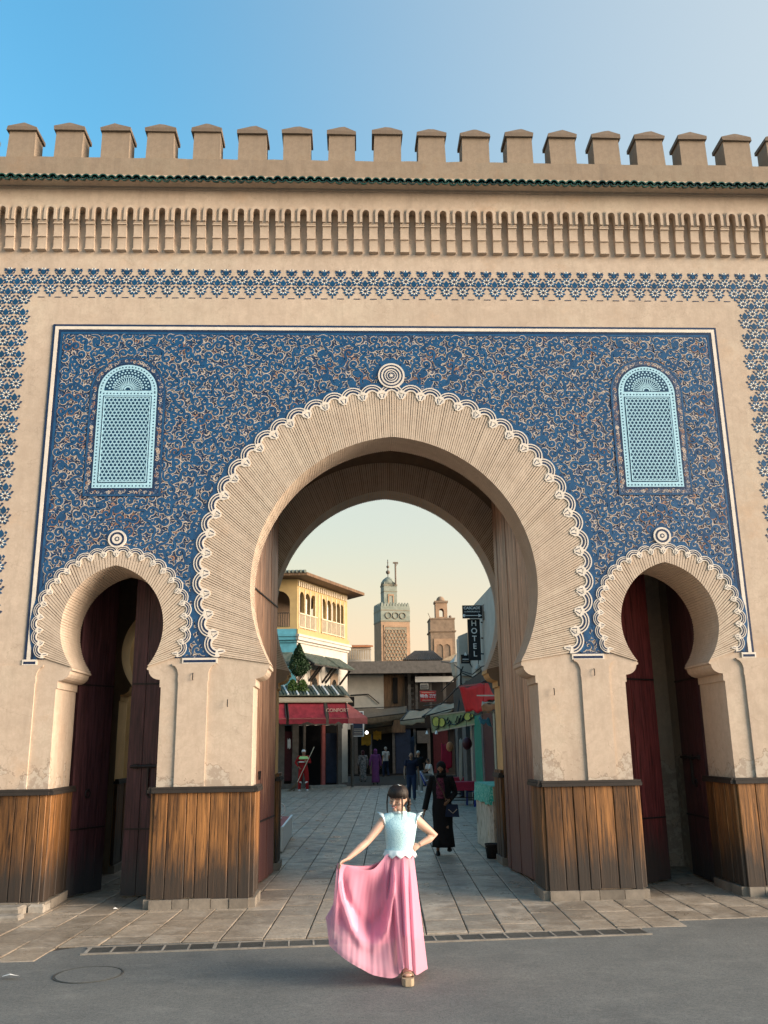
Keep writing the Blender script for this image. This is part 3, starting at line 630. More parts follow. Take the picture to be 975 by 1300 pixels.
# ---- relief plates on the piers (flared capitals)
def flask(xa, xb, fl, fr_, name='pier_relief'):
    m = MB(); zb = 1.50; P = [(xa, zb), (xb, zb), (xb, 2.86)]
    if fr_: P += [(xb+.008, 2.90)]+[(xb+fr_*(1-cos(PI/2*i/6)), 2.92+.17*sin(PI/2*i/6)) for i in range(1, 7)]+[(xb+fr_+.012, 3.112)]
    else: P += [(xb, 3.112)]
    if fl: P += [(xa-fl-.012, 3.112)]+[(xa-fl*(1-cos(PI/2*i/6)), 2.92+.17*sin(PI/2*i/6)) for i in range(6, 0, -1)]+[(xa-.008, 2.90), (xa, 2.86)]
    else: P += [(xa, 3.112)]
    m.prism(P, -.030, -.0005, 'plaster'); m.build(name, gate)
flask(-2.30, -1.90, .085, .085); flask(3.25, 3.64, .085, .085); flask(XL+.02, -4.22, 0, .085); flask(5.56, XR-.02, .085, 0)

# ---- wainscot
wr = random.Random(4)
def wainscot(p0, p1, n, name='plank', z0=.13, z1=1.42, wmin=.13, wmax=.25, th=.05, stone=True, cap=True):
    "planks, moulding and plinth along the line p0->p1; n = outward normal"
    p0, p1 = Vector((*p0, 0)), Vector((*p1, 0)); d = p1-p0; L = d.length; d /= L; nn = Vector((*n, 0)); s = 0
    while s < L-.02:
        w_ = min(wr.uniform(wmin, wmax), L-s)
        if L-s-w_ < .07: w_ = L-s
        t = th+wr.uniform(-.006, .008); c = p0+d*(s+w_/2); g = .006; m = MB(); ch = .008
        za, zb_ = z0+wr.uniform(-.012, .012), z1
        def P(u, o, z): q = c+d*u+nn*o; return (q.x, q.y, z)
        h_ = w_/2-g/2; m.add([P(-h_, 0, za), P(-h_, t-ch, za), P(-h_+ch, t, za), P(h_-ch, t, za), P(h_, t-ch, za), P(h_, 0, za), P(-h_, 0, zb_), P(-h_, t-ch, zb_), P(-h_+ch, t, zb_), P(h_-ch, t, zb_), P(h_, t-ch, zb_), P(h_, 0, zb_)],
              [(0, 1, 7, 6), (1, 2, 8, 7), (2, 3, 9, 8), (3, 4, 10, 9), (4, 5, 11, 10), (0, 5, 4, 3, 2, 1), (6, 7, 8, 9, 10, 11)], 'wood')
        m.build(name, gate); s += w_
    if cap:
        m = MB(); up = Vector((0, 0, 1)); mid = (p0+p1)/2
        m.obox(mid+nn*.040+up*1.445, d, up, nn, L/2+.03, .022, .048, 'trim'); m.obox(mid+nn*.046+up*1.484, d, up, nn, L/2+.035, .0145, .030, 'trim'); m.build('moulding', gate)
    if stone:
        s = 0
        while s < L-.02:
            w_ = min(wr.uniform(.18, .42), L-s)
            if L-s-w_ < .1: w_ = L-s
            m = MB(); c = p0+d*(s+w_/2)+nn*.028; m.obox((c.x, c.y, .055), d, (0, 0, 1), nn, w_/2-.004, .063+wr.uniform(-.004, .006), .045+wr.uniform(0, .012), 'stone'); m.build('plinth_stone', gate); s += w_
wainscot((XL, 0), (CL-.695, 0), (0, -1)); wainscot((CL+.695, 0), (CX-1.95, 0), (0, -1)); wainscot((CX+1.95, 0), (CR-.695, 0), (0, -1)); wainscot((CR+.695, 0), (XR, 0), (0, -1))
for x, n, y1 in ((CL-.695, 1, .92), (CL+.695, -1, .92), (CX-1.95, 1, .62), (CX+1.95, -1, .62), (CR-.695, 1, .92), (CR+.695, -1, .92)):
    wainscot((x, -.03), (x, y1), (n, 0), cap=True)

# ---- back wall, passage
YB0, YB1 = 3.45, 4.05
bx = CX+.05
ob = opening(bx, MAIN, .012, dz=.17); obl = opening(CL+.0, SIDE, .01)
m = MB(); m.prism([(XL, 0)]+obl[::-1]+ob[::-1]+[(CX+2.6, 0), (CX+2.6, 9.2), (XL, 9.2)], YB0, YB1, 'inner', side='ochre'); m.build('rear_wall', gate)  # opening sides take the ochre that stands for orange sun glow
d2 = dict(MAIN); d2['Re'] = 2.55; d2['ze'] = 4.39
voussoirs(bx, d2, 250, YB1+.01, YB0-.02, 'voussoir_ring', zi=.17)
m = MB(); m.box(CX+2.605, XR, YB0-.5, YB1, 0, 9.19, 'plaster'); m.build('rear_wall', gate)
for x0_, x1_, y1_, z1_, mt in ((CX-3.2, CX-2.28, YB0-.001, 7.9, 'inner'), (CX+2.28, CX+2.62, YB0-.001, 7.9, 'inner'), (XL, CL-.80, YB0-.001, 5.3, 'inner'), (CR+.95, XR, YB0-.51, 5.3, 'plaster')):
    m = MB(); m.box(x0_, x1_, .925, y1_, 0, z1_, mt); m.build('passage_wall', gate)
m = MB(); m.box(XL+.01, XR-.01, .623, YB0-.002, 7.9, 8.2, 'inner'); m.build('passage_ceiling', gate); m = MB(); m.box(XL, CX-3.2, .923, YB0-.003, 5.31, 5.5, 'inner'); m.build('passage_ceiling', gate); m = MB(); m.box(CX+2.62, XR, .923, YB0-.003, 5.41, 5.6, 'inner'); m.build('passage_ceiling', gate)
for x, n in ((bx-1.95, 1), (bx+1.95, -1)): wainscot((x, YB0-.02), (x, YB1+.02), (n, 0), z1=1.55)
for x, n in ((CL-.695, 1), (CL+.695, -1)): wainscot((x, YB0-.02), (x, YB1+.02), (n, 0))

# ---- door leaves
def door(hx, hy, ex, ey, z1, mat, label, nb, zbar, bar='full', z0=.03, flip=1):
    dr = empty('door_leaf_frame', (hx, hy, 0), None, None)
    o = dr; o.name = 'door_leaf'; o.parent = gate; o.location = Vector((hx, hy, 0))-WO[gate.name]; WO[o.name] = Vector((hx, hy, 0)); o['label'] = label
    d = Vector((ex-hx, ey-hy, 0)); L = d.length; d /= L; n = Vector((d.y, -d.x, 0))*flip; up = Vector((0, 0, 1)); H = Vector((hx, hy, 0)); pr = random.Random(int(hx*100)); s = 0
    for k in range(nb):
        w_ = L/nb; m = MB(); c = H+d*(s+w_/2)+n*pr.uniform(-.004, .004); h = (z1-z0)/2; m.obox((c.x, c.y, z0+h+pr.uniform(-.01, .01)), d, up, n, w_/2-.004, h, .03, mat); m.build('door_plank', o); s += w_
    c = H+d*(L/2)+n*.042
    for z in (.9, z1*.62): m = MB(); m.obox((c.x, c.y, z), d, up, n, L/2-.02, .012, .006, 'iron'); m.build('door_rail', o)
    m = MB()
    if bar:
        a = H+d*(L*.12)+n*.075+up*zbar; b = H+d*(L*.90)+n*.075+up*zbar; m.tube([a, b], .022, 'iron', 8)
        for t in (.2, .5, .8): q = H+d*(L*t)+n*.05+up*zbar; m.obox(q, d, up, n, .03, .035, .02, 'iron')
        q = H+d*(L*.5)+n*.045+up*(zbar-.2); m.obox(q+n*.02, d, up, n, .012, .2, .018, 'iron')
    if bar: m.build('bolt', o)
    m = MB(); q = H+d*(L*.42)+n*.05+up*(zbar-.38)
    m.tube([q+d*.05*cos(t*PI/8)+up*.05*sin(t*PI/8) for t in range(17)], .010, 'iron', 6); m.tube([q+up*.05-n*.02, q+up*.05+n*.02], .02, 'iron', 8); m.build('ring_handle', o)
    return o
door(CX-2.16, .68, CX-1.92, 3.05, 7.0, 'door_wood', 'left leaf of the great door, tall weathered planks folded open', 12, 1.95, bar=None)
door(CX+2.20, .68, CX+1.98, 3.05, 7.0, 'door_wood', 'right leaf of the great door, maroon below and brown above, coloured as if warmly lit, with a sliding bolt', 12, 1.95, flip=1)
door(CL-.70, .95, CL-.36, 1.60, 4.7, 'door_dark', 'dark maroon door leaf swung inwards in the left doorway', 4, 1.75, bar=None)
door(CL+.72, .96, CL+.08, 1.02, 4.7, 'door_dark', 'dark maroon door leaf with an iron bar, nearly shut', 3, 1.75, flip=-1)
door(CR-.72, .95, 4.74, 1.42, 4.7, 'door_red', 'wine red door leaf with a padlock in the right doorway', 4, 1.75, bar=None)
door(CR+.72, .97, CR+.74, 1.95, 4.7, 'door_dark', 'dark plum door leaf folded back in the right doorway', 4, 1.75, flip=-1)
# small lantern clips on the wall
for x, z in ((-1.62, 2.62), (-2.1, 2.98), (3.43, 2.98), (2.85, 2.72)):
    m = MB(); m.tube([(x, -.035, z), (x, -.06, z), (x, -.065, z-.08), (x, -.045, z-.09)], .007, 'iron', 6); m.build('wall_hook', gate)

# ================================================================== GROUND
m = MB(); m.add([(-900, -900, -.012), (900, -900, -.012), (900, 900, -.012), (-900, 900, -.012)], [(0, 1, 2, 3)], 'mortar'); tag(m.build('ground', recenter=False), kind='structure')
m = MB(); ex = [(-60, -3.35), (-4.2, -3.35), (-3.35, -2.85), (-2.75, -2.40), (3.25, -2.16), (3.9, -1.52), (4.9, -1.42), (60, -1.3)]
m.add([(-60, -80, -.004)]+[(x, y, -.004) for x, y in ex][:0]+[(60, -80, -.004)]+[(x, y+.30, -.004) for x, y in ex[::-1]], [tuple(range(len(ex)+2))], 'asphalt'); tag(m.build('road', recenter=False), kind='structure')
pave = empty('pavement', (CX, 0, 0), None, None); pave['kind'] = 'structure'
gr = random.Random(21); cells = []; sh = .045
def edge_y(x):
    for (a, ya), (b, yb) in zip(ex, ex[1:]):
        if a <= x <= b: return ya+(yb-ya)*(x-a)/(b-a)
    return -1.3
def blocked(x, y):
    if -.06 < y < .70:
        if not (CX-1.92 < x < CX+1.92 or CL-.66 < x < CL+.66 or CR-.66 < x < CR+.66): return True
    if .7 <= y < 4.1: return not (CX-2.3 < x < CX+2.3 or CL-.85 < x < CL+.85 or CR-.8 < x < CR+.95)
    return False
xw = 0; colsx = []; x = -9.0
while x < 14: w_ = gr.choice((.40, .42, .44, .46)); colsx.append((x, w_)); x += w_
for x, w_ in colsx:
    y = -3.4+gr.uniform(0, .5)
    while y < 34:
        l_ = gr.uniform(.55, .95); xm = x+w_/2+sh*y; ym = y+l_/2
        y0 = y; y1 = y+l_; e = edge_y(xm)+.33 if -2.9 < xm < 3.4 else edge_y(xm)+.02
        if y1 > e+.06 and not (blocked(xm, max(y0, e)+.05) and blocked(xm, y1-.05)):
            y0 = max(y0, e); cells.append((x+sh*y0, x+sh*y1, w_, y0, y1))
        y = y+l_
def vis(c):
    xm, ym = (c[0]+c[2]/2), (c[3]+c[4])/2; d = (Vector((xm, ym, 0))-CAM).dot(_f)
    return (abs((Vector((xm, ym, 0))-CAM).dot(_r2)/d) < .45, d)
cells.sort(key=lambda c: (not vis(c)[0], (vis(c)[1])+abs(c[0]-CX)*.12))
def slab_mesh(m, c, k):
    xa, xb, w_, y0, y1 = c; g = .007; z = gr.uniform(0, .006); b = .008; q = [gr.uniform(-.0025, .0025) for _ in range(4)]
    P = [(xa+g, y0+g), (xa+w_-g, y0+g), (xb+w_-g, y1-g), (xb+g, y1-g)]; I = [(xa+g+b, y0+g+b), (xa+w_-g-b, y0+g+b), (xb+w_-g-b, y1-g-b), (xb+g+b, y1-g-b)]
    m.add([(px, py, -.011) for px, py in P]+[(px, py, z-.004) for px, py in P]+[(px, py, z+q[i]) for i, (px, py) in enumerate(I)], [(0, 1, 5, 4), (1, 2, 6, 5), (2, 3, 7, 6), (3, 0, 4, 7), (4, 5, 9, 8), (5, 6, 10, 9), (6, 7, 11, 10), (7, 4, 8, 11), (8, 9, 10, 11)], 'slab')
for k, c in enumerate(cells[:299]): m = MB(); slab_mesh(m, c, k); m.build('paving_slab', pave)
m = MB()
for k, c in enumerate(cells[299:]): slab_mesh(m, c, k)
tag(m.build('paving_slab', pave), kind='stuff')
# drain grating
dr = empty('drain_channel', (.3, -2.2, 0), 'long slotted drain grating set across the paving in front of the gate', 'drain'); a, b = Vector((-2.68, -2.37, 0)), Vector((3.22, -2.05, 0)); d = (b-a); L = d.length; d /= L; n = Vector((-d.y, d.x, 0)); up = Vector((0, 0, 1)); N = 23
M['grate'] = simple('cast_iron_grate', (.06, .062, .06), .6, .3, 25, .3, .2); M['slot'] = simple('drain_dark', (.01, .01, .01), .95)
m = MB(); m.obox((a+b)/2-up*.006, d, n, up, L/2, .145, .004, 'slot'); m.build('channel', dr)
m = MB()
for s in (-1, 1): m.obox((a+b)/2+n*s*.15+up*.001, d, n, up, L/2+.02, .016, .008, 'curb')
m.build('channel_edge', dr)
for k in range(N):
    w_ = L/N; c = a+d*(w_*(k+.5)); m = MB(); light = .010 if k % 5 else .018
    m.obox(c-d*(w_/2-light)+up*.002, d, n, up, light, .133, .006, 'curb')
    for q in range(6): m.obox(c+n*(-.115+q*.046)+d*.01+up*.0005, d, n, up, w_/2-.02, .012, .006, 'grate')
    for s in (-1, 1): m.obox(c+d*s*(w_/2-.022)*1+d*.008, d, n, up, .008, .13, .005, 'grate')
    m.build('grate', dr)
# manhole
mh = empty('manhole_cover', (-2.38, -3.35, 0), 'round concrete-filled manhole cover in the asphalt at the left', 'manhole')
m = MB(); m.lathe([(.001, -.003), (.29, -.003), (.29, .0015), (.001, .0018)], 'asphalt', (-2.38, -3.35, 0), 40); m.build('cover', mh)
m = MB(); ring = []
for r_, z in ((.30, -.003), (.30, .002), (.313, .002), (.313, -.003)): ring.append([(-2.38+r_*cos(2*PI*k/40), -3.35+r_*sin(2*PI*k/40), z) for k in range(40)])
m.loft(ring, 'grate', cap=False); m.build('rim', mh)
# rough stone step at the left pier
st = empty('stone_step', (-4.5, -.5, 0), 'rough low stone kerb wrapped round the foot of the left pier', 'step'); kr = random.Random(8)
def rock(x0, x1, y0, y1, z1, name='kerb_stone'):
    m = MB(); j = lambda: kr.uniform(-.02, .02); b = .025
    P = [(x0+j(), y0+j()), (x1+j(), y0+j()), (x1+j(), y1+j()), (x0+j(), y1+j())]; cx_, cy_ = (x0+x1)/2, (y0+y1)/2
    m.add([(p[0], p[1], -.01) for p in P]+[(p[0], p[1], z1-b) for p in P]+[(p[0]+(b if p[0] < cx_ else -b), p[1]+(b if p[1] < cy_ else -b), z1+j()*.4) for p in P], [(0, 1, 5, 4), (1, 2, 6, 5), (2, 3, 7, 6), (3, 0, 4, 7), (4, 5, 9, 8), (5, 6, 10, 9), (6, 7, 11, 10), (7, 4, 8, 11), (8, 9, 10, 11)], 'curb'); m.build(name, st)
rock(-4.03, -3.84, -.12, .42, .10); rock(-4.05, -3.86, .43, .90, .09); rock(-4.62, -4.06, -.40, -.10, .115); rock(-5.3, -4.64, -.55, -.10, .13); rock(-6.1, -5.32, -.60, -.10, .13); rock(-5.1, -4.45, -.88, -.57, .07); rock(-5.9, -5.12, -1.0, -.62, .07); rock(-4.40, -3.98, -.62, -.42, .06); rock(-7, -6.12, -1.0, -.1, .13); rock(5.50, 5.75, -.32, -.10, .09); rock(5.77, 6.2, -.42, -.1, .08)
# scraps of litter
M['paper'] = simple('crumpled_paper', (.7, .7, .68), .8)
for i, (px, py, r_, lb) in enumerate(((12, 1243, .05, 'crumpled white paper scrap lying on the asphalt at the far left'), (178, 1138, .035, 'white scrap of paper beside the left door leaf'), (146, 1155, .022, 'tiny white scrap on the slabs before the left doorway'))):
    d_ = _f*F_PX+_r2*(px-487.5)-_u2*(py-650); t = -CAM.z/d_.z; p = CAM+d_*t; m = MB(); rr = random.Random(i)
    vs = [(p.x+r_*(1.5*cos(k)+rr.uniform(-.5, .5)), p.y+r_*(sin(k)+rr.uniform(-.4, .4)), .003+rr.uniform(0, r_*.8)) for k in range(6)]+[(p.x, p.y, .02+r_*.5)]
    m.add(vs, [(k, (k+1) % 6, 6) for k in range(6)], 'paper'); tag(m.build('litter'), lb, 'litter')

# ================================================================== STREET BEHIND THE GATE
def G(px, py):
    d = _f*F_PX+_r2*(px-487.5)-_u2*(py-650); return CAM+d*(-CAM.z/d.z)
M['yellow'] = simple('warm_cream_stucco', (.40, .285, .13), .85, .12, 3, .2); M['turq'] = simple('turquoise_paint', (.09, .30, .38), .6, .2, 4)
M['white'] = simple('whitewashed_wall', (.46, .43, .375), .9, .15, 2, .3); M['dark'] = simple('shop_interior_shade', (.012, .011, .011), .9); M['darkgrey'] = simple('grey_shop_pillar', (.11, .10, .09), .85, .3, 5)  # dark: near-black colour holding the shade of unlit shops and openings
M['canopy'] = simple('dark_canopy_slab', (.045, .038, .033), .8, .4, 3); M['brown'] = wood('brown_boarding', (.16, .09, .045), (.06, .035, .02), .2); M['curtain'] = simple('white_curtain', (.75, .70, .62), .8, .1, 5); M['rail'] = simple('pale_railing', (.55, .46, .33), .6)
M['redcloth'] = simple('red_awning_canvas', (.26, .022, .032), .75, .35, 4, .3); M['redbright'] = simple('bright_red_canvas', (.62, .010, .012), .7, .2, 4, .3); M['pinkred'] = simple('faded_red_canvas', (.36, .10, .09), .8, .25, 5, .3)
M['sign_white'] = simple('sign_white_paint', (.8, .8, .78), .5, .05); M['sign_black'] = simple('sign_black', (.012, .014, .018), .35); M['sign_red'] = simple('sign_red', (.60, .02, .015), .4); M['letter_pale'] = simple('awning_letter_cream', (.62, .40, .30), .7)
M['corr'] = simple('weathered_green_sheet', (.05, .11, .085), .6, .5, 5, .3, c2=(.16, .17, .14)); M['tarp'] = simple('brown_sackcloth', (.15, .105, .065), .9, .35, 5, .5); M['beige'] = simple('beige_canvas', (.36, .28, .19), .85, .2, 5, .4)
M['leaf'] = simple('dark_leaf', (.018, .042, .014), .6, .5, 3, rnd=.3); M['leaf_light'] = simple('light_leaf', (.07, .12, .025), .6, .4, 3); M['bark'] = simple('bark', (.10, .07, .05), .9)
M['shutter_green'] = simple('green_shutter', (.0, .17, .11), .6, .2, 5); M['door_dkred'] = simple('dark_red_door', (.055, .008, .012), .5, .3, 6); M['bluewall'] = simple('dark_blue_shutter', (.018, .028, .055), .6, .3, 5)
M['yellowcloth'] = simple('yellow_hanging_cloth', (.50, .26, .03), .8, .3, 6); M['greenish'] = simple('faded_green_banner', (.19, .25, .13), .7, .3, 4, c2=(.30, .32, .16)); M['banner_yellow'] = simple('banner_yellow', (.42, .40, .08), .7)
M['terracotta'] = simple('terracotta', (.40, .16, .07), .8, .2, 6); M['glass'] = simple('lamp_glass', (.45, .40, .33), .2, .1); M['wire'] = simple('black_cable', (.02, .02, .02), .7)
class Plane:
    def __init__(s, p0, p1):
        s.o = Vector((p0[0], p0[1], 0)); s.d = Vector((p1[0]-p0[0], p1[1]-p0[1], 0)); s.L = s.d.length; s.d /= s.L; s.n = Vector((-s.d.y, s.d.x, 0))   # n points behind
        s.mat = Matrix(((s.d.x, s.n.x, 0, s.o.x), (s.d.y, s.n.y, 0, s.o.y), (0, 0, 1, 0), (0, 0, 0, 1))); s.rz = math.atan2(s.d.y, s.d.x)
    def uz(s, px, py):
        r = _f*F_PX+_r2*(px-487.5)-_u2*(py-650); t = (s.o-CAM).dot(s.n)/r.dot(s.n); p = CAM+r*t; return ((p-s.o).dot(s.d), p.z)
    def w(s, u, y, z): return s.o+s.d*u+s.n*y+Vector((0, 0, z))
def pointed(u, w_, z0, zs, h, n=8):
    return [(u-w_, z0), (u+w_, z0)]+[(u+w_*cos(PI/2*i/n), zs+h*sin(PI/2*i/n)) for i in range(n+1)]+[(u-w_*sin(PI/2*i/n), zs+h*cos(PI/2*i/n)) for i in range(1, n+1)]
def pbuild(m, pl, name, parent, **k): m.xf(pl.mat); return m.build(name, parent, **k)

# --- terrace cafe building on the left
A, B, C = (-2.60, 34.0), (.02, 39.6), (-9.0, 34.3)
ter = empty('terrace_building', (-2.6, 34, 0), 'yellow sunlit corner building with open arched roof terrace and turquoise corner', 'building')
S = Plane(A, B); Fp = Plane(C, A)
zf, zw, zt = 7.95, 8.75, 10.55
m = MB(); m.prism([(0, 0), (S.L, 0), (S.L, 7.2), (0, 7.2)], 0, .35, 'white', [pointed(u, .34, 3.3, 5.0, .55) for u in (2.0, 4.4)]); pbuild(m, S, 'side_wall', ter)
m = MB(); m.prism([(0, 0), (Fp.L-.01, 0), (Fp.L-.01, 7.2), (0, 7.2)], 0, .35, 'turq'); pbuild(m, Fp, 'front_wall', ter)
for u in (2.0, 4.4):
    m = MB(); m.box(u-.34, u+.34, .2, .25, 3.3, 5.5, 'dark'); 
    m.prism([(u-.47, 3.1), (u+.47, 3.1), (u+.47, 5.9), (u-.47, 5.9)], -.03, -.001, 'inner', [pointed(u, .345, 3.25, 5.0, .56)]); f = pbuild(m, S, 'arched_window', ter)
    m = MB(); m.box(u-.50, u+.50, -.28, -.04, 3.25, 3.3, 'trim'); m.box(u-.5, u+.5, -.28, -.25, 4.2, 4.25, 'trim')
    for k in range(9): m.box(u-.5+k*.12, u-.47+k*.12, -.28, -.25, 3.3, 4.2, 'trim')
    for s in (-1, 1): m.box(u+s*.5-.03, u+s*.5+.03, -.28, -.04, 2.9, 4.3, 'trim')
    pbuild(m, S, 'balcony_rail', f)
for u0, u1 in ((.15, 1.45), (1.5, 3.0), (3.2, 5.2)):
    m = MB(); m.hexa([(u0, -.95, 6.0), (u1, -.95, 6.0), (u1, -.95, 6.08), (u0, -.95, 6.08), (u0, -.01, 6.6), (u1, -.01, 6.6), (u1, -.01, 6.7), (u0, -.01, 6.7)], 'trim')
    for k in range(int((u1-u0)/.16)): uu = u0+.08+k*.16; m.tube([(uu, -.97, 6.09), (uu, -.01, 6.71)], .05, 'corr', 6)
    for uu in (u0+.1, u1-.1): m.bar((uu, -.7, 6.1), (uu, -.01, 5.3), .09, 'trim')
    pbuild(m, S, 'tiled_hood', ter)
m = MB(); m.hexa([(4.3, -1, 5.9), (6.2, -1, 5.9), (6.2, -1, 6.0), (4.3, -1, 6.0), (4.3, -.01, 6.6), (6.2, -.01, 6.6), (6.2, -.01, 6.7), (4.3, -.01, 6.7)], 'corr'); pbuild(m, Fp, 'tiled_hood', ter)
# storey bands
for i, (z0, z1, o_, mt) in enumerate(((7.2, 7.32, .08, 'white'), (7.321, 7.5, .2, 'turq'), (7.501, 7.62, .26, 'white'), (7.621, 7.9, .10, 'yellow'))):
    m = MB(); m.box(-o_, S.L+.05, -o_, .3, z0, z1, mt if mt != 'turq' else 'white'); pbuild(m, S, 'cornice', ter)
    m = MB(); m.box(0, Fp.L-.005, -o_-.002, .3, z0, z1-.002, 'turq'); pbuild(m, Fp, 'cornice', ter)
m = MB(); us = [(.52, .26), (1.16, .27), (1.85, .30), (3.10, .27), (3.74, .26), (4.37, .26), (4.95, .21), (5.46, .19)]
m.prism([(0, 7.9), (S.L, 7.9), (S.L, zt), (0, zt)], 0, .18, 'yellow', [pointed(u, w_, 8.05, 9.60, .33, 6) for u, w_ in us]); pbuild(m, S, 'arcade_wall', ter)
m = MB(); m.prism([(0, 7.9), (Fp.L-.003, 7.9), (Fp.L-.003, zt), (0, zt)], 0, .18, 'yellow', [pointed(u, .62, 8.05, 9.3, .62, 8) for u in (1.2, 3.0, 5.4)]); pbuild(m, Fp, 'arcade_wall', ter)
for u, w_ in us: m = MB(); [m.box(u-w_+k*.085, u-w_+k*.085+.03, -.05, -.02, 8.02, 8.72, 'rail') for k in range(int(2*w_/.085)+1)]; m.box(u-w_-.08, u+w_+.08, -.07, -.01, 8.72, 8.78, 'rail'); m.box(u-w_-.08, u+w_+.08, -.07, -.01, 8.0, 8.05, 'rail'); pbuild(m, S, 'railing', ter)
for u in (1.2, 3.0, 5.4): m = MB(); [m.box(u-.6+k*.12, u-.57+k*.12, -.05, -.02, 8.02, 8.72, 'trim') for k in range(11)]; m.box(u-.62, u+.62, -.06, -.01, 8.72, 8.76, 'trim'); pbuild(m, Fp, 'railing', ter)
for u, a, b in ((1.75, 8.05, 9.7), (3.15, 8.05, 9.2), (4.35, 8.05, 9.6), (.55, 8.05, 8.8), (1.15, 8.05, 8.8)): m = MB(); m.box(u-.2, u+.2, .3, .34, a, b, 'curtain'); pbuild(m, S, 'curtain', ter)
for u in (.18, .85, 1.45, 2.05, 2.45, 2.85, 3.45, 4.05, 4.65, 5.2, 5.75): m = MB(); m.box(u-.035, u+.035, -.035, -.001, 7.95, 10.1, 'rail'); pbuild(m, S, 'pilaster', ter)
m = MB(); 
for k in range(26): m.box(.05+k*.235, .05+k*.235+.13, -.06, -.002, 10.18, 10.46, 'rail')
pbuild(m, S, 'frieze', ter)
m = MB(); m.box(-8, 3, 36.8, 37, 7.9, 10.5, 'door_dkred'); 
m = MB(); m.prism([(.4, 7.92), (S.L-.2, 7.92), (S.L-.2, 10.5), (.4, 10.5)], 2.6, 2.7, 'inner'); pbuild(m, S, 'terrace_back_wall', ter)
m = MB(); m.add([(C[0], C[1]+.3, 7.91), (A[0]-.2, A[1]+.3, 7.91), (B[0]-.3, B[1], 7.91), (C[0], 44, 7.91)], [(0, 1, 2, 3)], 'inner'); m.build('terrace_floor', ter)
# roof with deep eaves
e1 = S.w(-.9, -.9, 10.56); e2 = S.w(S.L+.5, -.9, 10.56); e3 = Vector((C[0], C[1]-.9, 10.56)); r1 = Vector((-5.2, 39, 11.5)); r2 = Vector((-2.2, 43, 11.5)); e1 = Vector((-2.05, 33.0, 10.56)); m = MB()
m.add([e3, e1, e2, Vector((-3, 46, 10.56)), Vector((C[0], 46, 10.56)), r1, r2, e3+Vector((0, 0, .16)), e1+Vector((0, 0, .16)), e2+Vector((0, 0, .16)), Vector((-3, 46, 10.72)), Vector((C[0], 46, 10.72))], [(0, 1, 2, 3, 4), (0, 1, 8, 7), (1, 2, 9, 8), (2, 3, 10, 9), (7, 8, 5), (8, 9, 6, 5), (9, 10, 6), (10, 11, 5, 6), (11, 7, 5)], 'brown')
rf = m.build('roof', ter); m = MB()
for k in range(34): a_ = e3.lerp(e1, (k+.5)/34); m.tube([a_+Vector((0, -.05, .2)), a_.lerp(Vector((r1.x, r1.y, 10.56)), .8)+Vector((0, 0, .75))], .085, 'corr', 6)
tag(m.build('roof_tile', rf), kind='stuff')
m = MB(); m.tube([S.w(3.3, -.05, 3.95), S.w(3.3, -.9, 3.85)], .03, 'iron', 6)
lan = empty('wall_lantern', S.w(2.9, -.5, 3.2), 'black scrolled iron lantern hanging off the white wall of the corner building', 'lantern')
q = S.w(2.9, -.75, 0); m = MB(); m.tube([S.w(2.2, -.02, 4.55), S.w(2.4, -.5, 4.75), q+Vector((0, 0, 4.75)), q+Vector((0, 0, 4.45))], .03, 'iron', 6); m.tube([q+Vector((.12*cos(t), 0, 4.85+.12*sin(t))) for t in [k*.5 for k in range(12)]], .02, 'iron', 5); m.build('bracket', lan)
m = MB(); m.lathe([(.02, .0), (.13, .05), (.23, .5), (.23, .53), (.08, .75), (.03, .85)], 'glass', (q.x, q.y, 3.6), 6); m.build('glass', lan)
m = MB(); [m.bar((q.x+.13*cos(k*PI/3), q.y+.13*sin(k*PI/3), 3.65), (q.x+.24*cos(k*PI/3), q.y+.24*sin(k*PI/3), 4.12), .025, 'iron') for k in range(6)]; m.lathe([(.25, 0), (.25, .03), (.05, .3), (.03, .36)], 'iron', (q.x, q.y, 4.12), 6); m.build('cage', lan)

# --- shop row, its pillars and awnings
shop = empty('shop_row', (-3, 31.5, 0), 'low shop row under red awnings, dark open fronts between grey pillars', 'building')
SP = Plane((-8.0, 31.9), (-.2, 33.6)); zt_ = 4.0
m = MB(); m.prism([(0, 3.0), (SP.L, 3.0), (SP.L, 4.5), (0, 4.5)], 0, .3, 'darkgrey'); m.box(0, SP.L, .9, 1.1, 0, 3.0, 'dark'); pbuild(m, SP, 'shop_wall', shop)
def su(px): return SP.uz(px, 960)[0]
for a, b, mt in ((353, 361, 'darkgrey'), (371, 379, 'darkgrey'), (385, 388, 'darkgrey'), (409, 413, 'pinkred'), (429, 434, 'darkgrey'), (447, 449, 'darkgrey')):
    m = MB(); m.box(su(a), su(b), -.02, .35, 0, 3.0, mt); pbuild(m, SP, 'pillar', shop)
m = MB(); m.box(su(361), su(371), .1, .16, .35, 2.7, 'door_dkred'); [m.box(su(361), su(371), .085, .10, .4+k*.2, .47+k*.2, 'door_dkred') for k in range(11)]; pbuild(m, SP, 'shutter', shop)
m = MB(); m.box(su(413)+.1, su(429), .3, .34, .2, 2.6, 'bluewall'); pbuild(m, SP, 'shutter', shop)
m = MB(); m.box(-1, su(385), -.55, -.021, 0, .22, 'darkgrey'); pbuild(m, SP, 'doorstep', shop)
m = MB(); m.box(su(392), SP.L, -.75, -.021, 0, .13, 'curb'); pbuild(m, SP, 'doorstep', shop)
m = MB(); up_ = [];
for k in range(48): u = k*.165; m.tube([(u, -1.5, 4.42), (u, .2, 4.95)], .055, 'corr' if k % 3 else 'sign_white', 5)
